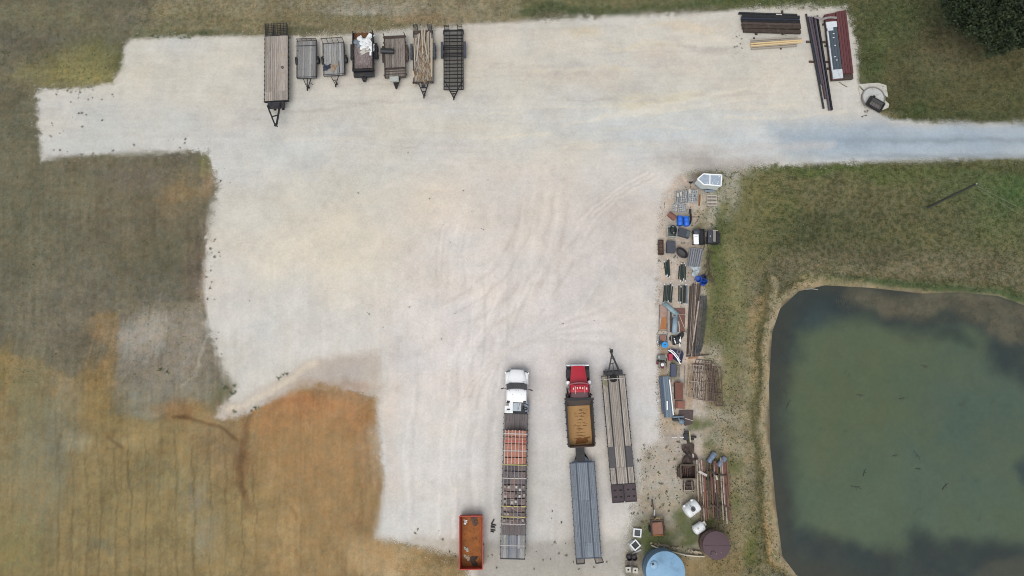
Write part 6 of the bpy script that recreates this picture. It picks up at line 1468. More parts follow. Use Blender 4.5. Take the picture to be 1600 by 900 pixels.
scrap_sheet('plastic_bag', 'pale bluish plastic bag lying north of the blue tubs', 'bag', 1086.5, 424, .1, .95, .85, mk('pale_plastic_film',(166,178,182),.5,var=.1), 77, .14)
def bucket(label, x, y, r, tilt, group, mat=blue_brl, h=.45, name='tub'):
    t = T(name, label, 'tub', G(x, y, h*.7), 0, group)
    o = P('basin', MB().lathe([(r*.8,0),(r,h),(r*1.06,h),(r*.94,h-.02),(r*.74,.04),(.001,.035)], 22, Matrix.Translation((0,0,.08)) @ Matrix.Rotation(rad(tilt), 4, 'X')), mat, t, smooth=True)
    P('handle', MB().tube([(r*math.cos(a), r*.4*math.sin(a), h*.9+.05*math.sin(a)) for a in np.linspace(0, PI, 9)], .02, 5), mat, t)
    return t
bdk = mk('deep_blue_plastic',(30,76,170),.45,var=.15,rv=.1); BT = 'blue tubs by the long steel bars'
bucket('blue plastic tub closest to the pale plastic bag', 1090.7, 434.6, .33, 18, BT, bdk)
bucket('blue plastic tub touching the end of the long steel bars', 1099.0, 442.3, .37, -20, BT, bdk)
bucket('dark navy tub squeezed behind two blue ones', 1098.3, 432.2, .28, 10, BT, mk('navy_plastic',(34,42,84),.5), .5)
# long steel bars and dark mesh roll
t = T('steel_bars', 'long bundle of brown steel bars with dark netting beside it', 'steel bars', G(1088, 500, .3))
r_ = random.Random(21)
for i in range(13):
    f = i/12; a = L(t, 1079.5+16*f+r_.uniform(-.6,.6), 444+r_.uniform(-2,4), .3); b_ = L(t, 1073.8+13.5*f+r_.uniform(-.8,.8), 556+r_.uniform(-6,2), .3)
    P('bar', MB().bar((a[0],a[1],.1+.09*(i % 3)),(b_[0],b_[1],.1+.09*(i % 3)),.085,.07), tan_pipe if i in (3,7) else [rust_dk,mk('grey_brown_bar',(108,98,92),.9,var=.25,rv=.15)][i % 2], t)
a = L(t,1092,470,.4); b_ = L(t,1083,535,.4); P('bar', MB().bar((a[0],a[1],.37),(b_[0],b_[1],.37),.14,.09), tan_pipe, t)
t = T('netting_roll', 'flattened roll of dark netting along the grass side of the steel bars', 'netting', G(1096, 505, .3))
ntm = mk('dark_netting',(70,76,84),.9,var=.3,scale=14,stain=(98,104,108),sscale=8,samt=.5); m = MB()
pa = [L(t, x, y, .25) for x, y in ((1098,462),(1098,482),(1095,512),(1091,540),(1087,553))]
rn = random.Random(5)
for k in range(15):
    off = (k-7)*.072; m.tube([(p[0]+off*(.6+.4*math.sin(PI*(i+.6)/5))+rn.uniform(-.03,.03), p[1], .14+.14*math.cos(k*.9)+rn.uniform(-.03,.03)) for i, p in enumerate(pa)], .014, 4)
for k in range(90):
    f = k/89*(len(pa)-1); i = min(int(f), len(pa)-2); f -= i; cx = pa[i][0]+(pa[i+1][0]-pa[i][0])*f; cy = pa[i][1]+(pa[i+1][1]-pa[i][1])*f+rn.uniform(-.02,.02)
    m.tube([(cx-.5, cy, .08), (cx-.2, cy+.04, .25), (cx+.2, cy-.03, .22), (cx+.5, cy+.02, .06)], .012, 4)
P('net', m, ntm, t)
for i, (a, b_) in enumerate((((1072,556.5),(1108,554)),((1076,560),(1091,558.5)))):
    pa = G(*a, .1); pb = G(*b_, .1); st = T('timber', ['dark timber across the south end of the steel bars','orange-brown timber scrap below the steel bars'][i], 'timber', pa)
    P('beam', MB().bar((0,0,.07),(pb[0]-pa[0],pb[1]-pa[1],.07),.13,.12), rust_dk if i == 0 else mk('orange_wood',(176,128,98),.8), st)
# sheets, planks, chutes
def flat(name, label, cat, pts, z0, th, mat, part='sheet', zoff=0):
    cx = sum(p[0] for p in pts)/len(pts); cy = sum(p[1] for p in pts)/len(pts); t = T(name, label, cat, G(cx, cy, z0+th)); P(part, MB().prism(quad(t, pts, z0+th), z0, z0+th), mat, t); return t
e4 = lambda x, y: (1025+x/12.86, 465+y/12.86)
pinkr = mk('pinkish_to_rust_sheet',(168,144,134),.85,var=.12,scale=1.2,stain=(164,104,62),sscale=.55,samt=.6)
flat('rusty_sheet', 'pinkish rust-streaked sheet lying at the gravel edge', 'sheet', [e4(85,155),e4(215,150),e4(212,400),e4(75,420)], .05, .03, pinkr)
flat('rusty_sheet', 'orange rusty sheet overlapping the pinkish one', 'sheet', [e4(120,400),e4(210,395),e4(208,640),e4(80,640)], .085, .025, mk('bright_rust_sheet',(172,116,72),.85,var=.15,scale=2,stain=(150,92,58),samt=.4))
fr_ = T('timber_square', 'grey timber frame under the rust-streaked sheets', 'frame', G(*e4(145,400)))
c = quad(fr_, [e4(68,150),e4(220,150),e4(216,665),e4(62,665)], .06)
for a, b_ in zip(c, c[1:]+c[:1]): P('timber', MB().bar((*a,.03),(*b_,.03),.07,.05), wood_dark, fr_)
for i, (x0, x1, y0, y1, mt, lb) in enumerate(((222,240,250,690,wood_dark,'weathered brown plank nearest the rust-streaked sheets'),(246,270,262,700,wood_grey,'weathered grey plank second from the rust-streaked sheets'),(282,318,290,690,rust_dk,'dark plank next to the straight grey chute'),(322,345,410,720,rust_dk,'short dark plank half under the straight grey chute'))):
    flat('plank', lb, 'plank', [e4(x0,y0),e4(x1,y0-8),e4(x1+2,y1),e4(x0,y1+6)], .04, .06, mt, 'board')
flat('steel_plate', 'dark brown steel plate under the bent chute', 'plate', [e4(372,212),e4(585,205),e4(580,690),e4(400,690)], .05, .03, mk('brown_plate',(110,80,74),.85,var=.15,scale=2,stain=(126,86,68),samt=.4), 'plate')
for i, (a, b_, lb) in enumerate((((470,360),(575,620),'thin tan stick across the dark brown plate'),((400,335),(590,335),'thin pale rod across the north part of the brown plate'),((455,470),(475,690),'pale splintered lath on the brown plate'))):
    pa = G(*e4(*a), .1); pb = G(*e4(*b_), .1); st = T('stick', lb, 'stick', pa, 0, 'sticks on the brown plate', .082); P('lath', MB().bar((0,0,.015),(pb[0]-pa[0],pb[1]-pa[1],.015),.045 if i < 2 else .09,.025), wood_raw if i < 2 else white_dirty, st)
chute_m = mk('teal_grey_chute',(128,150,156),.45,var=.12,scale=2,stain=(104,124,134),samt=.4)
def chute(label, p, q, r, mat, h=.3):
    a = G(*p, h); b_ = G(*q, h); t = T('grain_chute', label, 'chute', a, math.atan2(-(b_[0]-a[0]), b_[1]-a[1]), 'grey sheet-metal chutes', .11)
    ln = math.hypot(b_[0]-a[0], b_[1]-a[1]); m = MB(); n = 10
    pts = [(r*math.cos(u), .02+.75*r*math.sin(u)) for u in np.linspace(-.15, PI+.15, n)]
    vs = [(x, 0, z_) for x, z_ in pts]+[(x, ln, z_) for x, z_ in pts]
    o = P('half_pipe', MB().add(vs, [(i, i+1, n+i+1, n+i) for i in range(n-1)]), mat, t, smooth=True); md = o.modifiers.new('thick','SOLIDIFY'); md.thickness = .012
    for f in (.02, .98): P('flange', MB().tube([(x*1.06, f*ln, z_*1.06) for x, z_ in pts], .025, 5), mat, t)
chute('bent teal-grey chute running from the green posts to the brown plate', e4(160,95), e4(445,345), .25, chute_m)
chute('straight blue-grey chute lying south of the bent one', e4(398,375), e4(375,725), .27, mk('blue_grey_chute',(138,158,172),.45,var=.1,scale=2))
# pallet corner with blue lid
e5 = lambda x, y: (1020+x/11.25, 515+y/11.25)
pallet('grey pallet carrying a brown board beside the bright blue lid', (1028.2,522.8,1044,541.5), .14, 0, 7, wood_grey, None, False)
flat('brown_board', 'square brown board on the pallet beside the bright blue lid', 'board', [e5(130,95),e5(225,95),e5(222,195),e5(132,200)], .135, .04, mk('brown_ply',(138,100,88),.8,var=.12), 'board')
flat('dark_box', 'small dark box between the brown board and the blue lid', 'box', [e5(124,195),e5(160,195),e5(160,255),e5(124,255)], .135, .2, navy, 'box')
t = T('round_lid', 'bright blue round lid lying at the pallet corner', 'lid', G(*e5(213,268), .25), 0, None, .135)
P('disc', MB().lathe([(.30,0),(.33,.05),(.33,.10),(.28,.12),(.20,.10),(.001,.10)], 26), mk('sky_blue_plastic',(48,148,216),.4,var=.06), t, smooth=True); P('vent', MB().bar((-.08,0,.115),(.1,.07,.115),.05,.02).bar((.02,.1,.115),(.1,-.02,.115),.04,.02), navy, t)
t = T('paint_can', 'small white can on gravel beside the pallet', 'can', G(*e5(78,218), .1)); P('can', MB().lathe([(.07,0),(.07,.18),(.06,.19),(.001,.19)], 12), white_p, t)
t = T('rock_pile', 'grey rocks along the west edge of the pallet', 'rocks', G(*e5(90,170)))
for k in range(6): P('rock', MB().box(L(t, *e5(84+rnd.uniform(-14,14), 110+k*34), .08),(.18,.15,.13),rnd.random(),rnd.random(),rnd.random()), conc, t, bevel=.03)
scrap_sheet('plastic_heap', 'heap of crumpled black plastic beside the white slab', 'plastic sheet', 1056.5, 530.5, .05, 1.0, 1.15, tarp_blk, 91, .16)
for i, (a, b_, wd, lb) in enumerate((((378,150),(402,240),.10,'short white slat on the black plastic heap'),((402,240),(436,292),.06,'thin tan lath sliding off the black plastic heap'),((474,125),(477,225),.22,'broad white slab along the east side of the black plastic heap'),((476,225),(480,300),.10,'narrow white slat below the broad white slab'),((335,110),(322,230),.05,'grey lath along the west side of the black plastic heap'))):
    pa = G(*e5(*a), .3); pb = G(*e5(*b_), .3); st = T('slat', lb, 'slat', pa, 0, 'white slats around the black plastic', .0); P('lath', MB().bar((0,0,.24),(pb[0]-pa[0],pb[1]-pa[1],.24 if i != 1 else .1),wd,.03), white_p if i in (0,2,3) else wood_old, st)
# navy canopy with white curved piping
t = T('canopy', 'navy blue canopy lying on its side with two curved white rails', 'canopy', G(*e5(410,470), .4))
nv = mk('navy_canvas',(42,46,78),.6,var=.25,scale=4)
P('canvas', MB().add([(*L(t,*e5(x,y),z_)[:2],z_) for x,y,z_ in ((255,355,.2),(340,335,.4),(520,375,.35),(545,430,.25),(505,590,.2),(470,590,.42),(420,560,.25),(360,520,.1),(380,430,.5),(470,480,.45))], [(0,1,8),(1,2,9,8),(2,3,4,9),(9,4,5),(8,9,5,6),(0,8,7),(8,6,7)]), nv, t)
for k, pts in enumerate((((270,362),(320,388),(375,440),(425,500),(458,555),(485,605)),((300,352),(345,372),(400,425),(445,485),(470,545)))):
    m = MB(); pp = [L(t,*e5(*p),.52) for p in pts]
    for a, b_ in zip(pp[:-1], pp[1:]): m.bar((a[0],a[1],.52),(b_[0],b_[1],.52),.10 if k == 0 else .07,.06)
    P('white_rail', m, white_p, t)
m = MB()
for f in (.25,.55): m.bar(L(t,*e5(330+110*f*1.6,372+150*f*1.7),.5),L(t,*e5(350+110*f*1.6,362+150*f*1.6),.5),.06,.05)
m.bar(L(t,*e5(458,548),.53),L(t,*e5(486,540),.53),.08,.04); P('cross_tie', m, white_p, t)
t = T('fan_cover', 'round grey fan cover lying on the navy canopy', 'fan', G(*e5(462,392), .55), 0, None, .42)
P('disc', MB().lathe([(.24,0),(.24,.05),(.12,.09),(.001,.09)], 20), mk('dull_grey_cast',(110,108,114),.6), t, smooth=True); P('motor', MB().lathe([(.12,.09),(.11,.2),(.001,.21)], 14), gun, t); P('arm', MB().bar((0,-.1,.05),(.02,-.55,.03),.12,.06), mk('dull_grey_cast',(110,108,114)), t)
# pallet with engine and red casing
pallet('low pallet under the grey engine and red casing', (1029,556,1044,574), .14, 0, 6, wood_old, None, False)
t = T('engine', 'grey engine block with a red casing standing on a pallet', 'engine', G(*e5(165,490), .5), 0, None, .135)
P('block', MB().box((0,0,.2),(.62,.5,.34)).box((-.35,.05,.16),(.25,.42,.26)), mk('engine_grey',(106,112,110),.6,var=.25), t, bevel=.03)
P('cover', MB().box((.38,.12,.3),(.10,.36,.3)).box((-.32,.05,.32),(.14,.3,.12)), white_dirty, t, bevel=.02); P('shroud', MB().lathe([(.15,0),(.17,.14),(.001,.16)], 14, Matrix.Translation((.02,-.72,.12))), white_d, t, smooth=True)
P('hose', MB().tube([(-.5,-.3,.1),(-.2,-.42,.2),(.2,-.35,.16),(.42,-.5,.1)], .07, 7), tarp_blk, t); P('bracket', MB().box((.05,-.95,.08),(.3,.3,.1)).box((-.45,-.5,.1),(.2,.4,.12)), mk('dark_red_part',(104,44,56),.6), t)
P('red_casing', MB().loft([[(x, y, z_) for x, y, z_ in ((.62,-.3+k,.02),(1.12,-.3+k,.02),(1.08,-.26+k*.9,.42),(.66,-.26+k*.9,.42))] for k in (0,.72)]), mk('raspberry_red',(176,52,78),.45,var=.08), t, bevel=.04)
t, w_, h_ = item('slate_cabinet', 'slate blue cabinet lying by the end of the ribbed roof sheets', 'cabinet', (1047.5,568,1057,589), .5, -4)
P('body', MB().box((0,0,.26),(w_*.85,h_*.97,.5)), mk('slate_blue_paint2',(72,80,98),.55,var=.1), t, bevel=.02); P('door', MB().box((.04,0,.525),(w_*.8,h_*.9,.03)), mk('slate_blue_paint2',(72,80,98)), t)
pallet('small grey pallet beside the slate blue cabinet', (1057.3,572,1063.8,589.5), .14, -2, 4, wood_old, None, False)
# roof sheets
e6 = lambda x, y: (1020+x/6.925, 570+y/6.925)
t = T('roof_sheet_stack', 'stack of long blue-grey ribbed roof sheets at the gravel edge', 'roof sheets', G(*e6(148,350), .3))
c = quad(t, [e6(70,128),e6(184,124),e6(226,568),e6(108,570)], .32)
for i in range(6):
    a, b_ = lerp2(c[0],c[1],i/6), lerp2(c[0],c[1],(i+.96)/6); d, c_2 = lerp2(c[3],c[2],i/6), lerp2(c[3],c[2],(i+.96)/6)
    if i == 0: d, c_2 = lerp2(a, d, .86), lerp2(b_, c_2, .86)
    m = MB().prism([a,b_,c_2,d], .08, .27); m.prism([a,lerp2(a,b_,.18),lerp2(d,c_2,.18),d], .271, .31)
    P('sheet', m, mk('slate_sheet',(74,88,106),.5,var=.12) if i < 2 else (galv_dk if i % 2 else mk('mid_blue_sheet',(116,132,146),.45,var=.1)), t)
for f in (.1,.5,.9): P('bearer', MB().bar((*lerp2(c[0],c[3],f),.04),(*lerp2(c[1],c[2],f),.04),.1,.08), wood_dark, t)
for (a, b_, wd, lb) in (((180,160),(222,545),.10,'long white pole along the grass side of the ribbed roof sheets'),((155,392),(156,490),.12,'short white batten lying on the ribbed roof sheets')):
    pa = G(*e6(*a), .36); pb = G(*e6(*b_), .36); st = T('white_pole', lb, 'pole', pa, 0, None, .31); P('rod', MB().bar((0,0,.05),(pb[0]-pa[0],pb[1]-pa[1],.05),wd,.06), white_p, st)
flat('white_board', 'narrow pale board beside the large rusty steel box', 'board', [e6(209,228),e6(224,228),e6(226,360),e6(212,360)], .0, .08, white_dirty, 'board')
t, w_, h_ = item('rusty_box', 'large rusty brown steel box east of the ribbed roof sheets', 'box', (1054.2,597.5,1067.3,624.5), .55, -1)
bx = mk('rust_box_paint',(116,76,64),.8,var=.12,scale=3)
P('body', MB().box((0,0,.28),(w_*.92,h_*.95,.55)), rust_dk, t); P('lid', MB().box((.02,0,.565),(w_*.95,h_*.97,.035)), bx, t); P('seam', MB().box((0,h_*.3,.587),(w_*.9,.03,.012)).box((.25*w_,0,.587),(.03,h_*.9,.010)), rust, t); P('flap', MB().add([(-w_*.4,h_*.48,.5),(w_*.2,h_*.48,.5),(-.05,h_*.58,.4)], [(0,1,2)]), bx, t)
t, w_, h_ = item('rusty_box', 'smaller rusty brown box south of the large one', 'box', (1055,626,1070.4,638.8), .35, -4)
P('body', MB().box((0,0,.17),(w_*.95,h_*.92,.33)), bx, t); P('panel', MB().box((.12*w_,0,.345),(w_*.7,h_*.9,.03)), mk('red_rust_panel',(134,90,78),.8,var=.1), t)
# gate panels
GPn = 'rusty pipe gate panels laid in a pile'
def gate(label, pts, nv_, nh, mat, z0, r=.03, double=False):
    cx = sum(p[0] for p in pts)/4; cy = sum(p[1] for p in pts)/4; t = T('gate_panel', label, 'gate', G(cx, cy, z0), 0, GPn, z0)
    c = quad(t, pts, z0); m = MB()
    for a, b_ in zip(c, c[1:]+c[:1]): m.tube([(*a,0.03),(*b_,0.03)], r*1.15, 6)
    P('frame', m, mat, t)
    for i in range(1, nv_):
        a, b_ = lerp2(c[0],c[1],i/nv_), lerp2(c[3],c[2],i/nv_); P('rail', MB().tube([(*a,.03),(*b_,.03)], r, 6), mat, t)
    for j in range(1, nh):
        a, b_ = lerp2(c[0],c[3],j/nh), lerp2(c[1],c[2],j/nh); P('cross_rail', MB().tube([(*a,.07),(*b_,.07)], r, 6), mat, t)
dtp = mk('brown_pipe',(132,114,102),.85,var=.25,rv=.12); dtp2 = mk('dark_pipe',(100,84,78),.9,var=.3)
gate('dark rusty pipe gate lowest in the pile, reaching farthest east', [e6(560,10),e6(735,30),e6(757,446),e6(680,446)], 5, 3, dtp2, .04)
gate('dark rusty pipe gate lying across the middle of the pile', [e6(430,-10),e6(590,-5),e6(560,380),e6(440,366)], 6, 4, dtp2, .10)
gate('brown pipe gate on the grass side of the pile', [e6(560,-20),e6(700,0),e6(660,400),e6(545,392)], 5, 2, dtp, .16)
gate('brown pipe gate with many rails, second from the east', [e6(610,40),e6(695,50),e6(690,395),e6(600,380)], 5, 4, dtp2, .22)
gate('pale tan pipe gate on top of the pile nearest the rusty box', [e6(402,0),e6(538,10),e6(488,366),e6(370,345)], 4, 2, tan_pipe, .30, .035)
gate('brown narrow pipe gate at the north end of the pile', [e6(470,-60),e6(640,-40),e6(625,60),e6(450,30)], 5, 2, dtp2, .08)
flat('tan_plank', 'mud-stained tan plank along the west side of the gate pile', 'plank', [e6(340,10),e6(352,10),e6(346,250),e6(334,240)], .0, .06, wood_dark, 'board')
# dark sheet and pump
flat('dark_plate', 'dark brown plate with a blue-grey pump on its corner', 'plate', [e6(285,492),e6(438,490),e6(430,640),e6(350,662),e6(275,560)], .03, .06, mk('dark_brown_plate',(84,72,72),.8,var=.2,stain=(106,86,80),samt=.4), 'plate')
t = T('pump', 'blue-grey pump with a pipe frame on the dark brown plate', 'pump', G(*e6(300,598), .4), 0, None, .095)
bgm = mk('blue_grey_cast',(110,128,142),.5,var=.15)
P('casing', MB().lathe([(.26,0),(.30,.18),(.22,.36),(.12,.42),(.001,.43)], 18, Matrix.Translation((.12,-.15,0))), bgm, t, smooth=True); P('pipe', MB().tube([(-.75,.28,.15),(-.3,.32,.25),(.35,.34,.2)], .08, 8).tube([(-.15,.35,.2),(-.1,-.1,.25),(.1,-.35,.2)], .06, 7), bgm, t); P('motor', MB().box((-.4,.02,.12),(.5,.3,.24)), tarp_blk, t, bevel=.03); P('bracket', MB().box((-.55,.2,.08),(.5,.5,.06)), gun, t)
a = G(*e6(350,580), .2); b_ = G(*e6(435,605), .2); st = T('rod', 'pale rod lying on the dark brown plate', 'rod', a, 0, None, .095); P('bar', MB().bar((0,0,.03),(b_[0]-a[0],b_[1]-a[1],.03),.06,.04), white_dirty, st)
t = T('auger', 'post-hole auger with a long white shaft and black motor', 'auger', G(*e6(385,780), .3))
P('shaft', MB().tube([L(t,*e6(205,785),.3),L(t,*e6(262,785),.3)], .035, 6).tube([L(t,*e6(292,782),.3),L(t,*e6(400,786),.3)], .045, 6), white_d, t); P('sleeve', MB().tube([L(t,*e6(395,783),.3),L(t,*e6(470,780),.3)], .13, 8), gun, t)
P('motor', MB().box((-.2,.0,.22),(.5,.62,.4)).box((-.15,.42,.2),(.4,.3,.3)).box((.0,-.42,.18),(.22,.4,.25)), tarp_blk, t, bevel=.03); P('handle', MB().bar((.10,.55,.5),(.12,-.5,.5),.10,.06), mk('straw_yellow',(196,186,140),.5), t); P('grip', MB().lathe([(.14,.1),(.14,.3),(.001,.32)], 12, Matrix.Translation((.42,-.22,0))), black, t)
# rusty group
e7 = lambda x, y: (1040+x/5.29, 660+y/5.29)
scrap_sheet('crumpled_sheet', 'crumpled dark rusty sheet north of the open rusty box', 'sheet', *e7(190,272), .1, 1.45, 1.7, rust_dk, 101, .28, None, 12, .3)
flat('pale_offcut', 'pale offcut caught beside the crumpled rusty sheet', 'offcut', [e7(218,252),e7(234,252),e7(236,312),e7(226,300)], .15, .12, white_dirty, 'offcut')
t, w_, h_ = item('rusty_bin', 'open dark rusty box with a frame between the crumpled sheet and rusty rack', 'box', (1063.8,726.5,1087,748), .7, 0)
m = MB()
for s_ in (-1, 1): m.box((s_*(w_/2-.03),0,.36),(.06,h_,.68)).box((0,s_*(h_/2-.03),.36),(w_-.12,.06,.68))
P('wall', m, rust_dk, t); P('floor', MB().box((0,0,.1),(w_-.1,h_-.1,.05)), mk('black_rust',(58,46,44),.95,var=.3), t)
m = MB()
for s_ in (-1, 1): m.box((s_*(w_/2),0,.72),(.12,h_+.1,.06)).box((0,s_*(h_/2),.722),(w_,.12,.06))
P('rim', m, mk('olive_rust',(92,82,70),.9,var=.2), t); P('side_door', MB().box((-w_/2-.16,-.05,.4),(.2,h_*.7,.5)), rust_dk, t)
for k in range(4): P('rod', MB().bar((-.5+.25*k,-.5,.25),(-.3+.2*k,.55,.3),.05,.05), rust, t)
t, w_, h_ = item('rusty_rack', 'low rusty rack with pale posts south of the open rusty box', 'rack', (1068,750,1086.2,771), .5, 0)
for f in (-.42,.25): P('post', MB().bar((f*w_,-h_*.48,.42),(f*w_,h_*.45,.42),.06,.06), tan_pipe, t)
for f in (-.35,.05,.4): P('cross_bar', MB().bar((-w_*.5,f*h_*.8,.36),(w_*.4,f*h_*.8,.36),.06,.06), tan_pipe if f < 0 else rust_dk, t)
for k in range(5): P('scrap_bar', MB().bar((-.3+.16*k,-h_*.3,.2),(-.1+.12*k,h_*.4,.26),.12,.08), rust_dk, t)
for x in (-.4,.4): P('leg', MB().box((x*w_,0,.18),(.08,h_*.8,.34)), rust_dk, t)
# pipe racks
PR = 'three rusty pipe bundles by the white tanks'
r_ = random.Random(31)
for k, (x0, x1, x2, x3, lb) in enumerate(((268,330,295,370,'rusty pipe bundle closest to the white tanks'),(372,415,395,455,'rusty pipe bundle in the middle of three'),(450,500,478,548,'rusty pipe bundle nearest the pond bank'))):
    t = T('pipe_bundle', lb, 'pipes', G(*e7((x0+x3)/2, 580), .5), 0, PR)
    for i in range(9):
        f = i/8+r_.uniform(-.07,.07); up = r_.random() < .5
        ysa, yea = (290+r_.uniform(0,50), 560+r_.uniform(0,140)) if i % 2 == 0 else (430+r_.uniform(0,140), 850-r_.uniform(0,60))
        fa, fb = (ysa-290)/560, (yea-290)/560
        lx = lambda g: (x0+(x2-x0)*g)+((x1+(x3-x1)*g)-(x0+(x2-x0)*g))*f
        a = L(t, *e7(lx(fa), ysa), .55); b_ = L(t, *e7(lx(fb), yea), .55); zz = .42+.08*(i % 3)
        P('pipe', MB().bar((a[0]+r_.uniform(-.09,.09),a[1],zz),(b_[0]+r_.uniform(-.09,.09),b_[1],zz+r_.uniform(-.06,.06)),.115 if i != 6 else .18,.08), [rust,tan_pipe,mk('red_brown_pipe',(120,86,74),.85,var=.25,rv=.15),rust_dk][r_.randrange(4) if k < 2 else r_.choice([0,2,1,2])], t)
for i, (a, b_, wd, mt, lb) in enumerate((((276,405),(340,440),.22,white_dirty,'pale torn board on the north end of the pipe bundle closest to the tanks'),((368,402),(432,430),.16,rust_dk,'dark bearer on the north end of the middle pipe bundle'),((408,428),(510,440),.14,rust_dk,'dark bearer across the north end of the pond-side pipe bundle'),((416,440),(428,475),.16,white_dirty,'pale scrap on the north end of the middle pipe bundle'),((300,690),(366,740),.16,rust,'brown bearer across the south end of the pipe bundle closest to the tanks'),((392,680),(455,735),.16,rust_dk,'dark bearer across the south end of the middle pipe bundle'),((478,680),(540,725),.14,rust_dk,'dark bearer across the south end of the pond-side pipe bundle'),((296,672),(540,690),.10,rust_dk,'long thin bearer running under all three pipe bundles'),((340,470),(420,474),.2,black,'short black bearer between the first two pipe bundles'))):
    zz = .62 if i not in (7, 8) else .3
    pa = G(*e7(*a), zz); pb = G(*e7(*b_), zz); st = T('bearer', lb, 'bearer', pa, 0, 'bearers of the pipe bundles'); P('timber', MB().bar((0,0,zz),(pb[0]-pa[0],pb[1]-pa[1],zz),wd,.1).box((0,0,zz/2),(.08,.08,zz)).box((pb[0]-pa[0],pb[1]-pa[1],zz/2),(.08,.08,zz)), mt, st)
gb_ = mk('grey_blue_drum',(112,126,148),.5,var=.12,rv=.06)
drum('steel_drum', 'grey-blue drum lying at the north end of the middle pipe bundle', 1112.5, 715.2, -36, 1.12, .27, gb_, 'grey-blue drums at the pipe bundles')
drum('steel_drum', 'grey-blue drum under the north end of the pond-side pipe bundle', 1128.2, 721.8, -42, 1.12, .27, gb_, 'grey-blue drums at the pipe bundles')
# white tanks
e8 = lambda x, y: (970+x/6.92, 770+y/6.92)
def poly_tank(label, c, rot, ln, r, man, seed):
    t = T('plastic_tank', label, 'tank', G(*e8(*c), r), rad(rot), 'white plastic tanks by the pipe bundles')
    pr = [(.001,-ln/2),(r*.55,-ln/2+.02),(r*.9,-ln/2+.12),(r,-ln/2+.28)]
    for f in (-.12,.0,.12): pr += [(r,f*ln-.035),(r*.975,f*ln),(r,f*ln+.035)]
    pr += [(r,ln/2-.28),(r*.9,ln/2-.12),(r*.55,ln/2-.02),(.001,ln/2)]
    P('shell', MB().lathe(pr, 32, Matrix.Translation((0,0,r)) @ Matrix.Rotation(PI/2, 4, 'Y')), white_d, t, smooth=True)
    for s_ in (-1, 1): P('foot', MB().box((s_*ln*.3,0,.1),(.16,r*1.7,.2)), white_d, t)
    return t
r = .66; t = poly_tank('larger white tank with a dark round lid beside the pipe bundles', (765,166), 35, 1.62, r, True, 1)
x_, y_, _ = L(t, *e8(783,177), 2*r+.02)
P('lid', MB().lathe([(.24,2*r-.14),(.24,2*r+.03),(.19,2*r+.06),(.19,2*r+.02),(.001,2*r+.02)], 24, Matrix.Translation((x_,y_,0))), mk('grey_lid',(96,102,104),.5), t, smooth=True)
for k in range(8): P('lid_rib', MB().bar((x_,y_,2*r+.035),(x_+.19*math.cos(k*PI/4),y_+.19*math.sin(k*PI/4),2*r+.035),.03,.02), gun, t)
x_, y_, _ = L(t, *e8(752,146), 2*r); P('vent', MB().lathe([(.06,2*r-.08),(.06,2*r+.04),(.001,2*r+.05)], 10, Matrix.Translation((x_,y_,0))), mk('teal_cap',(84,140,160),.4), t)
for x in (-.5, .42): P('lug', MB().box((x, r*.93, r*1.35),(.22,.22,.2)), white_d, t, bevel=.03)
r = .47; t = poly_tank('smaller white tank beside the round brown tank', (843,380), 30, 1.22, r, False, 2)
P('outlet', MB().box((.66,.18,.55),(.28,.3,.3)).box((.74,.05,.4),(.16,.4,.3)), white_dirty, t, bevel=.03); P('cap', MB().lathe([(.08,2*r-.1),(.08,2*r+.03),(.001,2*r+.04)], 12, Matrix.Translation((-.15,.1,0))), white_dirty, t)
# brown round tank
h = 1.75; t = T('steel_tank', 'round flat-topped dark brown steel tank by the small white tank', 'tank', G(*e8(1035,570), h))
r = 21.0/pm(852, h); br = mk('brown_tank_paint',(90,72,78),.75,var=.08,scale=1.5); 
P('shell', MB().lathe([(r,0),(r,.6),(r*1.012,.62),(r,.64),(r,h-.03)], 48), mk('brown_tank_side',(104,86,80),.85,var=.2,scale=4,stain=(84,66,62),samt=.5), t, smooth=True)
P('top', MB().lathe([(r*1.0,h-.03),(r*1.015,h-.01),(r*.99,h),(.001,h+.04)], 48), br, t, smooth=True)
x_, y_, _ = L(t, *e8(1000,660), h)
P('hatch', MB().tube([(x_+.24*math.cos(a), y_+.24*math.sin(a), h+.04) for a in np.linspace(.3, 3.6, 14)], .035, 6), rust_dk, t); P('weld_seam', MB().box((0,0,h+.036),(2*r-.1,.02,.012)), rust_dk, t)
for k in range(3): P('rivet', MB().lathe([(.03,h+.0),(.025,h+.05),(.001,h+.055)], 8, Matrix.Translation((-.5+.45*k,-.85+.1*k,0))), conc_lt, t)
# light blue tank
h = 2.15; t = T('steel_tank', 'large round pale blue tank with a small hatch at the south edge', 'tank', G(*e8(485,855), h))
r = 30.3/pm(893, h)
P('shell', MB().lathe([(r,0),(r,.72),(r*1.01,.75),(r,.78),(r,1.5),(r*1.01,1.53),(r,1.56),(r,h-.04)], 64), mk('grey_blue_paint',(104,130,152),.6,var=.08,scale=2), t, smooth=True)
P('top', MB().lathe([(r,h-.04),(r*1.012,h-.02),(r*.985,h),(.001,h+.14)], 64), blue_tank, t, smooth=True)
x_, y_, _ = L(t, *e8(360,780), h+.1)
P('hatch', MB().lathe([(.34,h),(.34,h+.15),(.30,h+.18),(.001,h+.2)], 28, Matrix.Translation((x_,y_,0))), mk('hatch_blue',(146,178,204),.5), t, smooth=True); P('hatch_opening', MB().box((x_-.13,y_+.1,h+.2),(.2,.2,.04),0,0,.5), tarp_blk, t)
m = MB()
for k in range(6): m.box((x_+.2+.35*math.sin(k)*.4, -r*.2, h+.1),(.01,.01,.01))
P('vent_pipe', MB().tube([(r*.1,-r*.35,h+.05),(r*.1,-r*.35,h+.18)], .05, 8), blue_tank, t)
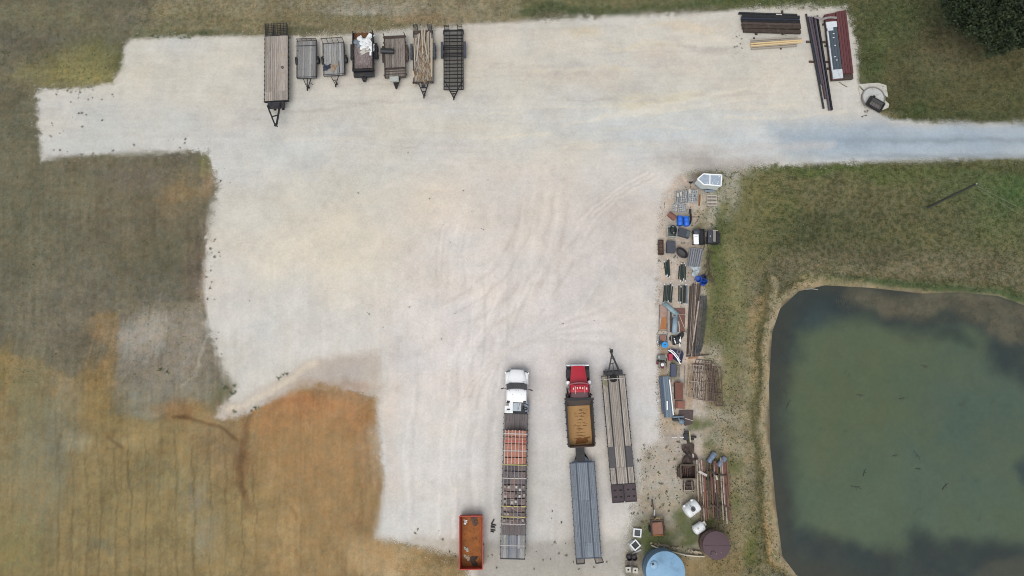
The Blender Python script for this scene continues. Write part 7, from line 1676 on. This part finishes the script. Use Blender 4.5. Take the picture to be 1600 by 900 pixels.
# broken pale strip
t = T('hull_strip', 'long torn strip of pale fibreglass curving between the two round tanks', 'strip', G(*e8(610,620)))
pts = [L(t,*e8(x,y),.35) for x,y in ((330,568),(400,598),(480,618),(580,645),(700,675),(800,686),(905,690))]; m = MB()
for a, b_ in zip(pts[:-1], pts[1:]): m.bar((a[0],a[1],.35),(b_[0],b_[1],.35),.10,.05).bar((a[0],a[1]+.03,.17),(b_[0],b_[1]+.03,.17),.03,.34)
P('edge', m, mk('cream_fibreglass',(206,198,180),.7,var=.12), t)
r_ = random.Random(44); vs = []; fs = []; n = 26
for i in range(n):
    f = i/(n-1); x = 318+f*560; ya = 528+f*110+r_.uniform(-8,14); yb = 566+f*118-r_.uniform(0,6)
    ya = ya if r_.random() < .75 else ya+18
    a, b_ = L(t,*e8(x,ya),.3), L(t,*e8(x+6,yb+4),.1); vs += [(a[0],a[1],.28+r_.uniform(-.05,.08)), ((a[0]+b_[0])/2,(a[1]+b_[1])/2,.14), (b_[0],b_[1],.06)]
for i in range(n-1):
    for j in (0, 1):
        if r_.random() < (.62 if j == 0 else .35): fs.append((i*3+j, (i+1)*3+j, (i+1)*3+j+1, i*3+j+1))
o = P('torn_skin', MB().add(vs, fs), mk('tan_fibreglass',(172,160,138),.8,var=.2), t); md = o.modifiers.new('thick','SOLIDIFY'); md.thickness = .02
# rusty cart
t = T('tipping_cart', 'rusty two-wheel cart with a long drawbar pointing north', 'cart', G(*e8(392,375), .5), rad(3))
w_, h_ = 21/pm(824,.5), 25/pm(824,.5)
P('floor', MB().box((0.04,-.1,.42),(w_*.8,h_*.72,.05)), mk('pinkish_rust',(150,110,94),.85,var=.15,scale=2), t)
m = MB().box((w_/2-.04,0,.6),(.06,h_,.4)).box((-w_/2+.06,0,.6),(.08,h_,.42)).box((0,h_/2-.06,.62),(w_-.1,.10,.45))
P('wall', m, rust, t); P('rim', MB().box((0,h_/2-.02,.85),(w_,.10,.05)).box((w_/2-.03,0,.82),(.08,h_*.95,.05)).box((-w_/2+.05,0,.83),(.1,h_*.95,.05)), rust_dk, t); P('lip', MB().box((0,-h_/2+.02,.44),(w_*.86,.08,.06)), rust_or, t)
tp = L(t, *e8(340,85), .45); P('drawbar', MB().bar((-.1,h_/2,.5),(tp[0],tp[1],.42),.12,.10).tube([(tp[0]-.12,tp[1]-.5,.3),(tp[0]+.12,tp[1]-.5,.3)],.1,8), rust_dk, t); P('coupler', MB().box((tp[0],tp[1]-.05,.45),(.14,.36,.12)), gun, t); P('grey_sleeve', MB().bar((-.12,h_/2+.9,.5),(-.17,h_/2+.35,.5),.12,.12), conc, t)
P('yellow_clip', MB().bar((-.25,h_/2+.02,.85),(.05,h_/2+.2,.85),.06,.05).bar((.05,h_/2+.2,.85),(.3,h_/2+.0,.85),.06,.05), mk('dull_yellow',(176,146,72),.7,var=.15), t)
for s_ in (-1, 1): wheel(t, s_*(w_/2+.05), -.1, .30, .12)
# square frames, drums, cinder pieces by the blue tank
def sq_frame(label, x, y, rot, sz, inner, mat=white_d, h=.35, group=None):
    t = T('square_frame', label, 'frame', G(*e8(x, y), h), rad(rot), group); m = MB(); q = sz/2; k = sz*.15
    for s_ in (-1, 1): m.box((s_*(q-k/2),0,h/2),(k,sz,h)).box((0,s_*(q-k/2),h/2),(sz-2*k,k,h))
    P('frame', m, mat, t, bevel=.015); P('panel', MB().box((0,0,h*.55),(sz-2*k,sz-2*k,.04)), inner, t); return t
dkp = mk('dark_grey_panel',(80,84,84),.7,var=.15)
sq_frame('white square frame with a dark grey centre, north of the tilted one', 180, 434, -6, .80, dkp, group='white square frames by the pale blue tank')
sq_frame('tilted white square frame with a dark centre beside the pale blue tank', 158, 567, 40, .80, tarp_blk, group='white square frames by the pale blue tank')
flat('grey_grid', 'grey slotted plate under the tilted white frame', 'plate', [e8(78,548),e8(125,510),e8(172,605),e8(118,640)], .0, .1, conc, 'plate')
a = G(*e8(122,660), .1); b_ = G(*e8(220,614), .1); st = T('grey_post', 'grey concrete post lying south of the tilted white frame', 'post', a); P('post', MB().bar((0,0,.07),(b_[0]-a[0],b_[1]-a[1],.07),.14,.13), conc, st)
for i, (x, lb, mt) in enumerate(((95,'dark drum standing at the gravel edge beside the pale blue tank',gun),(150,'dark rusty drum standing right beside the pale blue tank',rust_dk))):
    t = T('open_drum', lb, 'drum', G(*e8(x, 705), .6), 0, 'dark drums by the pale blue tank'); r = .27
    P('shell', MB().lathe([(r,0),(r,.58),(r*1.06,.6),(r*.94,.6),(r*.92,.2),(.001,.19)], 22), mt, t, smooth=True); P('lid', MB().lathe([(r*.7,.2),(r*.6,.3),(.001,.31)], 16), mk('purplish_grey',(84,78,90),.7), t)
pallet('brown pallet below the two dark drums', (978,876.5,993,886), .14, 0, 3, wood_dark)
for i, (x, y, lb) in enumerate(((81,832,'square concrete footing with a round hole, nearer the gravel'),(157,840,'square concrete footing with a round hole, nearer the pale blue tank'))):
    t = T('footing', lb, 'footing', G(*e8(x, y), .3), rad(-4 if i else 2), 'concrete footings at the south edge'); m = MB(); n = 24; q = .25; vs = []; 
    for z_ in (0, .3):
        for k in range(n):
            a = 2*PI*k/n; u = 1/max(abs(math.cos(a)), abs(math.sin(a))); vs.append((q*u*math.cos(a), q*u*math.sin(a), z_)); vs.append((.09*math.cos(a), .09*math.sin(a), z_))
    for k in range(n):
        k2 = (k+1) % n; A0, B0, A1, B1 = 2*k, 2*k+1, 2*k2, 2*k2+1; o = 2*n
        m.f += [(o+A0,o+A1,o+B1,o+B0), (A0,B0,B1,A1), (A0,A1,o+A1,o+A0), (B0,o+B0,o+B1,B1)]
    m.v = vs; P('block', m, conc_lt, t); P('core', MB().lathe([(.088,.02),(.001,.02)], 16), tarp_blk, t)
# ------------------------------------------------------------------ utility pole with guy wire and two lines
base = G(1450,324); hp = 7.6
t = T('utility_pole', 'tall dark wooden utility pole standing in the lawn by the pond', 'utility pole', base)
P('pole', MB().tube([(0,0,0),(0,0,hp)], .15, 12, .10), mk('pole_wood',(66,70,62),.9,var=.2,stretch=(6,6,.4)), t, smooth=True)
P('pole_cap', MB().lathe([(.14,hp),(.12,hp+.03),(.001,hp+.04)], 12), gun, t)
P('insulator', MB().lathe([(.05,hp+.04),(.07,hp+.12),(.04,hp+.2),(.001,hp+.21)], 10), conc, t)
P('bolt_bracket', MB().box((.16,0,hp-.3),(.2,.06,.06)), galv, t)
wirem = mk('pale_wire',(124,134,118),.6,var=.05)
a = L(t, 1453, 279, 0); P('guy_wire', MB().tube([(0,0,hp-.25),(a[0],a[1],0)], .009, 4), wirem, t)
p2 = T('utility_pole', 'second wooden utility pole beyond the east end of the lawn', 'utility pole', (base[0]+31, base[1]-17))
P('pole', MB().tube([(0,0,0),(0,0,hp)], .15, 12, .10), MATS['pole_wood'], p2, smooth=True)
for k, o_ in enumerate(((0,0),(0,-1.1))):
    m = MB(); pts = []
    for i in range(9):
        f = i/8; pts.append((31*f+.0, -17*f+o_[1]*math.sin(PI*f), hp-.15-.3*k-1.3*f*(1-f)))
    P('line', m.tube(pts, .009, 4), wirem, t)

# ------------------------------------------------------------------ tree in the north-east corner
rt = random.Random(3)
tb = G(1566, 18)
t = T('broadleaf_tree', 'large dark green broadleaf tree overhanging the north-east lawn', 'tree', tb)
bark = mk('bark',(74,64,54),.95,var=.3,scale=5,stretch=(4,4,.6))
P('trunk', MB().tube([(0,0,-.1),(.1,.05,2),(0,.1,4.5),(.2,.2,7.5)], .42, 12, .2), bark, t, smooth=True)
clusters = []
def cl_at(px, py, z, r, n): x, y, _ = L(t, px, py, z); clusters.append((x, y, z, r, n))
for q in ((1500,6,6.0,1.5,900),(1492,22,5.2,1.0,420),(1520,26,5.6,1.5,900),(1541,44,5.0,1.3,700),(1556,64,4.0,1.15,560),(1572,76,3.4,.8,300),(1586,54,5.0,1.6,900),(1545,8,7.5,2.0,1500),(1580,22,7.5,2.2,1700),(1610,34,7.0,2.2,1500),(1600,0,9.0,2.4,1700),(1640,-10,9.0,2.6,1500),(1560,-24,9.0,2.4,1500),(1520,-20,7.5,1.8,900),(1505,38,4.4,.8,260),(1625,55,5.5,1.4,600),(1570,46,5.8,1.3,700),(1534,60,3.8,.7,220),(1482,2,5.6,.7,240),(1640,20,8,2,1100),(1600,66,4,.9,330),(1548,80,3.2,.5,120),(1530,40,6.2,1.2,600)): cl_at(*q)
lim = []
for i, (x, y, z_, r, n) in enumerate(clusters):
    s0 = Vector((.05, .1, min(z_-1.2, 3.2+.15*i % 3))); P('limb', MB().tube([s0, s0.lerp(Vector((x,y,z_)), .5)+Vector((0,0,.5)), Vector((x,y,z_-.1))], .13, 6, .03), bark, t)
rsn = np.random.RandomState(8)
V = []; NB = 0
cs = []
for (x, y, z_, r, n) in clusters:
    n = int(n*1.7)
    sub = rsn.normal(size=(max(5, n//40), 3)); sub = sub/np.linalg.norm(sub, axis=1)[:, None]*rsn.uniform(.35, 1.05, (len(sub), 1))*r
    c = sub[rsn.randint(0, len(sub), n)]+rsn.normal(size=(n, 3))*.26
    c[:, 2] *= .75; cs.append(c+np.array([x, y, z_]))
cs = np.concatenate(cs); n = len(cs)
u = rsn.normal(size=(n, 3)); u /= np.linalg.norm(u, axis=1)[:, None]; u[:, 2] *= .5
w_ = rsn.normal(size=(n, 3)); w_ -= (w_*u).sum(1)[:, None]*u/((u*u).sum(1)[:, None]); w_ /= np.linalg.norm(w_, axis=1)[:, None]
sz = rsn.uniform(.09, .19, (n, 1))
vv = np.stack([cs-u*sz, cs+w_*sz*.55, cs+u*sz, cs-w_*sz*.55], 1).reshape(-1, 3)
me = bpy.data.meshes.new('crown'); me.vertices.add(len(vv)); me.loops.add(n*4); me.polygons.add(n)
me.vertices.foreach_set('co', vv.astype(np.float32).ravel()); me.loops.foreach_set('vertex_index', np.arange(n*4, dtype=np.int32)); me.polygons.foreach_set('loop_start', np.arange(n, dtype=np.int32)*4); me.update(calc_edges=True)
def leaf_mat(name, a, b_, sc=1.2, k=1.0):
    m = bpy.data.materials.new(name); m.use_nodes = True; N = m.node_tree.nodes; K = m.node_tree.links; b = N['Principled BSDF']; b.inputs['Roughness'].default_value = .7; b.inputs['Specular IOR Level'].default_value = .25
    tc = N.new('ShaderNodeTexCoord'); nz = N.new('ShaderNodeTexNoise'); nz.inputs['Scale'].default_value = sc; nz.inputs['Detail'].default_value = 5; nz.inputs['Roughness'].default_value = .7; K.new(tc.outputs['Object'], nz.inputs['Vector'])
    cr = N.new('ShaderNodeValToRGB'); cr.color_ramp.elements[0].position = .35; cr.color_ramp.elements[1].position = .66; cr.color_ramp.elements[0].color = (*[c*k for c in a], 1); cr.color_ramp.elements[1].color = (*[c*k for c in b_], 1)
    K.new(nz.outputs['Fac'], cr.inputs[0]); K.new(cr.outputs[0], b.inputs['Base Color']); return m
me.materials.append(leaf_mat('tree_leaves', (.008,.014,.008), (.040,.058,.024)))  # noise contrast paints lit and shaded clumps into the leaf colour
o = bpy.data.objects.new('crown', me); COL.objects.link(o); o.parent = t; o['kind'] = 'stuff'

# ------------------------------------------------------------------ weeds: single tufts on the gravel
wmat = [leaf_mat('weed_green', C(84,90,66), C(120,122,92), 3), leaf_mat('weed_grey', C(98,94,84), C(132,126,112), 3), leaf_mat('weed_fresh', C(66,88,56), C(96,116,72), 3)]
def tuft_mesh(name, mat, seed, n=16, r=.22):
    r_ = random.Random(seed); m = MB()
    for k in range(n):
        a = r_.uniform(0, 2*PI); d = r*r_.uniform(.3, 1.0); x0, y0 = r_.gauss(0, r*.3), r_.gauss(0, r*.3); wv = r*r_.uniform(.06, .16); h = r_.uniform(.05, .16)
        ca, sa = math.cos(a), math.sin(a)
        m.add([(x0-sa*wv*.4, y0+ca*wv*.4, .01),(x0+sa*wv*.4, y0-ca*wv*.4, .01),(x0+ca*d*.6+sa*wv, y0+sa*d*.6-ca*wv, h),(x0+ca*d, y0+sa*d, h*.6),(x0+ca*d*.6-sa*wv, y0+sa*d*.6+ca*wv, h)], [(0,1,2,4),(4,2,3)])
    return m.mesh(name, mat)
tm = [[tuft_mesh('weed_leaves', wm_, 10*i+k, 14, .20) for k in range(4)] for i, wm_ in enumerate(wmat)]
rw = random.Random(17)
def weeds(label, pts, kind, s=1.0, spread=0, per=1):
    for (px, py) in pts:
        for k in range(per):
            q = G(px+rw.gauss(0, spread), py+rw.gauss(0, spread))
            o = D('weed_tuft', rw.choice(tm[kind]), None, (*q, 0), (0, 0, rw.uniform(0, 6)), (s*rw.uniform(.5, 1.25)*.74,)*3)
            tag(o, label, 'weed', label)
weeds('grey-green weed tuft in the north-west arm of the gravel', [(91,148),(98,139),(105,143),(112,145),(118,141),(125,145),(127,152),(124,148),(138,138),(144,141),(139,155),(146,154),(160,155),(176,148),(178,151),(108,160),(127,176),(121,178),(114,181),(134,180),(129,198),(82,193),(80,194),(100,205),(160,187),(80,213),(83,215),(92,208),(84,234),(95,237),(104,236)], 1, 1.0, 1.2)
weeds('dark weed tuft along the edge between gravel and the west field', [(143,240),(128,241),(208,228),(262,219),(272,217),(281,231),(287,227),(289,218),(250,234),(240,235),(311,237),(308,232),(225,238),(180,237),(343,284),(340,296),(331,333),(338,372),(333,378),(330,386),(342,396),(344,400),(334,404),(331,412),(328,424),(324,432),(330,440),(326,452),(322,466),(340,520),(338,528),(342,544),(346,552),(334,468),(330,394)], 1, 1.15, 1.5)
weeds('green bushy weed at the north-west gravel edge', [(215,56),(220,50),(240,59),(247,60),(257,58),(262,56),(265,60),(283,60),(290,58),(298,55),(246,45),(221,41),(306,56),(322,52),(318,58)], 2, 1.5, 1.5)
weeds('weed tuft at the foot of the west field where the pale track runs', [(352,605),(358,610),(366,606),(362,616),(370,615),(368,645),(400,640),(394,643),(440,588),(446,584),(436,594),(260,578),(255,580),(348,600)], 2, 1.6, 2)
weeds('small dark weed tuft far out on the open gravel', [(751,357),(755,359),(636,239),(712,490),(574,487),(577,490),(570,484),(738,330),(722,299),(763,283),(730,404),(350,262),(560,300),(640,480),(880,505),(930,500),(952,545),(930,525),(705,380),(672,311),(690,530),(600,510),(360,285),(410,330),(389,470)], 1, .75, .8)
weeds('weed tuft on gravel near the yellow boards', [(1151,58),(1154,55),(1158,62),(1151,73),(1156,70),(1159,73),(1149,74),(1146,60)], 1, 1.0, 1.0)
weeds('weed tuft between the dark beam stack and the maroon panels', [(1258,12),(1265,11),(1268,17),(1276,8),(1281,12),(1279,16),(1252,10),(1180,14)], 0, 1.1, 1.2)
weeds('weed tuft beside the broken concrete slab', [(1349,176),(1352,179),(1347,182),(1354,174)], 1, 1.2, 1)
weeds('weed tuft in the grey dirt at the south end by the trailers', [(655,828),(650,835),(690,836),(695,842),(757,848),(758,870),(765,872),(772,868),(780,884),(866,800),(869,818),(866,846),(860,852),(872,858),(880,870),(862,872),(890,876),(908,884),(930,884),(948,878),(700,858),(712,866),(858,812),(846,880),(830,884),(884,852),(835,865)], 0, .85, 3.5, 1)
weeds('weed tuft in the dirt between the slotted ramps and the rusty cart', [(1008,700),(1013,706),(1018,712),(1003,720),(1030,740),(1036,756),(1042,768),(1012,775),(1002,790),(1000,805),(1008,815),(990,800),(1035,790),(1046,800),(1040,700),(1048,716),(1055,732),(1060,690)], 0, .95, 3, 2)
weeds('weed tuft in the dirt around the concrete blocks and grills', [(1088,330),(1096,336),(1090,356),(1120,338),(1130,318),(1126,300),(1136,290),(1078,352),(1050,402),(1030,408),(1068,382),(1110,350),(1100,345)], 0, .9, 3, 2)
# --- uncountable low growth
def field(name, label, n, fn, mat, h=(.05,.16), wd=(.03,.09), seed=1, ln=(.08,.22), zf=None, xr=(-59,60), yr=(-17,46)):
    r_ = np.random.RandomState(seed); x = r_.uniform(*xr, n); y = r_.uniform(*yr, n)
    zc_ = y*ST+H*CT; px = 800+FPX*x/zc_; py_ = 450-FPX*(y*CT-H*ST)/zc_
    ix = np.clip(np.searchsorted(xs, x), 0, nx-1); iy = np.clip(np.searchsorted(ys, y), 0, ny-1)
    p = fn(px, py_, x, y, sdg[iy, ix], sdp[iy, ix]); k = r_.rand(n) < p
    x, y = x[k], y[k]; z0 = Z[iy[k], ix[k]] if zf is None else np.full(len(x), zf); m = len(x)
    a = r_.uniform(0, 2*PI, m); l_ = r_.uniform(*ln, m); w2 = r_.uniform(*wd, m); hh = r_.uniform(*h, m)
    ca, sa = np.cos(a), np.sin(a)
    P0 = np.stack([x-sa*w2*.5, y+ca*w2*.5, z0-.01], -1); P1 = np.stack([x+sa*w2*.5, y-ca*w2*.5, z0-.01], -1)
    P2 = np.stack([x+ca*l_*.6+sa*w2*.5, y+sa*l_*.6-ca*w2*.5, z0+hh], -1); P3 = np.stack([x+ca*l_*.6-sa*w2*.5, y+sa*l_*.6+ca*w2*.5, z0+hh], -1); 
    vv = np.stack([P0, P1, P2, P3], 1).reshape(-1, 3)
    me = bpy.data.meshes.new(name); me.vertices.add(m*4); me.loops.add(m*4); me.polygons.add(m)
    me.vertices.foreach_set('co', vv.astype(np.float32).ravel()); me.loops.foreach_set('vertex_index', np.arange(m*4, dtype=np.int32)); me.polygons.foreach_set('loop_start', np.arange(m, dtype=np.int32)*4); me.update(calc_edges=True)
    me.materials.append(mat); o = bpy.data.objects.new(name, me); COL.objects.link(o); o['kind'] = 'stuff'; o['label'] = label
    return o
gmix = lambda x, y, s, lo, hi, sd: sstep(lo, hi, fbm(x*s, y*s, sd))
lawn_g = leaf_mat('lawn_blades', C(58,68,42), C(86,92,60), .6)
lawn_d = leaf_mat('straw_blades', C(98,92,68), C(122,114,86), .6)
field('grass', 'green grass tufts of the lawn and field edges', 190000, lambda px, py, x, y, g, p: (g < -.25)*(p < -.5)*gmix(x, y, 1.3, .47, .60, 4)*(.75*(px > 1110)+.55*((py < 30) & (px > 800))+.30*((py < 130) & (px < 200))+.10*((py < 62) & (px >= 200) & (px < 800))+.06*(px < 340)*(py > 235)*(py < 600)), lawn_g, seed=2)
field('dry_grass', 'pale dry grass among the green lawn', 150000, lambda px, py, x, y, g, p: (g < -.2)*(p < -.3)*gmix(x, y, 1.1, .46, .60, 9)*(.5*(px > 1110)+.22*(py < 60)*(px > 200)+.06*(px < 340)*(py < 600)+.5*(p > -2.0)*(px > 1100)), lawn_d, seed=3, h=(.03,.10))
field('ground_weeds', 'patchy green weeds in the dirt strip around the stored scrap', 60000, lambda px, py, x, y, g, p: (px > 995)*(px < 1150)*(py > 265)*(g < .2)*gmix(x, y, .8, .50, .60, 14)*.95, leaf_mat('weed_blades', C(60,76,44), C(92,102,62), .8), seed=5)
field('edge_stones', 'loose pale stones scattered along the gravel edges', 90000, lambda px, py, x, y, g, p: (np.abs(g-.1) < .95)*(px < 1300)*.30*(.3+1.4*gmix(x, y, .25, .42, .6, 3)), mk('pale_stone',(196,194,188),.9,var=.25,scale=9), h=(.01,.03), wd=(.04,.10), ln=(.05,.12), seed=6)
field('dark_stones', 'small dark stones scattered over the gravel yard', 26000, lambda px, py, x, y, g, p: (g > .3)*.05*(1+3*gmix(x, y, .15, .5, .65, 3)), mk('dark_stone',(128,122,116),.9,var=.3,scale=9), h=(.01,.03), wd=(.03,.06), ln=(.04,.08), seed=7)
# --- floating sticks and weed at the pond
r_ = random.Random(14)
def pz(px, py): return G(px, py, PZ)
for i, (px, py, ln, a, lb) in enumerate(((1433,712,.9,-60,'dark waterlogged stick pointing north-west in open water'),(1351,738,.8,65,'dark waterlogged stick west of the middle of the pond'),(1338,762,1.1,-15,'dark curved branch adrift in the south-west part of the pond'),(1477,760,.9,40,'dark forked branch adrift in the south-east part of the pond'),(1399,712,.6,10,'pair of small dark twigs in the middle of the pond'),(1435,733,.6,-10,'short dark twig below the north-west pointing stick'),(1226,612,1.1,-70,'dark submerged branch by the west bank, the more northern one'),(1232,632,1.0,60,'dark submerged branch by the west bank, the more southern one'),(1344,618,.7,-15,'short dark twig in the north-west part of the open water'),(1410,623,.7,5,'short dark twig north of the middle of the pond'),(1445,573,.8,-20,'short dark twig in the north part of the open water'))):
    st = T('floating_branch', lb, 'branch', pz(px, py), rad(a), None, PZ); m = MB().tube([(-ln/2,0,.012),(0,ln*.08,.02),(ln/2,0,.012)], .045, 5, .02)
    for k in range(2): m.tube([(ln*.1*(k-.5),.02,.012),(ln*.25*(k+.2),ln*.25*(1 if k else -1),.012)], .03, 4, .012)
    P('stick', m, mk('wet_wood',(58,62,54),.6,var=.2), st)
a = pz(1257,452.2); b_ = pz(1277,453); st = T('pale_log', 'pale stripped log on the north-west pond shore', 'log', a, 0, None, PZ+.12); P('stem', MB().tube([(0,0,.05),((b_[0]-a[0])*.5,.05,.06),(b_[0]-a[0],b_[1]-a[1],.03)], .08, 7, .05), mk('bleached_wood',(150,146,132),.8), st)
def wfn(px, py, x, y, g, p):
    m = sstep(-14, 8, poly_sd(weed_px, px, py))*(.35+.65*gmix(x, y, .9, .40, .56, 6))
    return m*.6*(p > .1)
field('water_weed', 'matted brown weed and leaf litter along the north shallows of the pond', 90000, wfn, leaf_mat('wet_litter', C(58,56,46), C(86,82,66), 2.5), h=(.002,.02), wd=(.02,.06), ln=(.05,.16), seed=12, zf=PZ+.012, xr=(24,60), yr=(2,14))
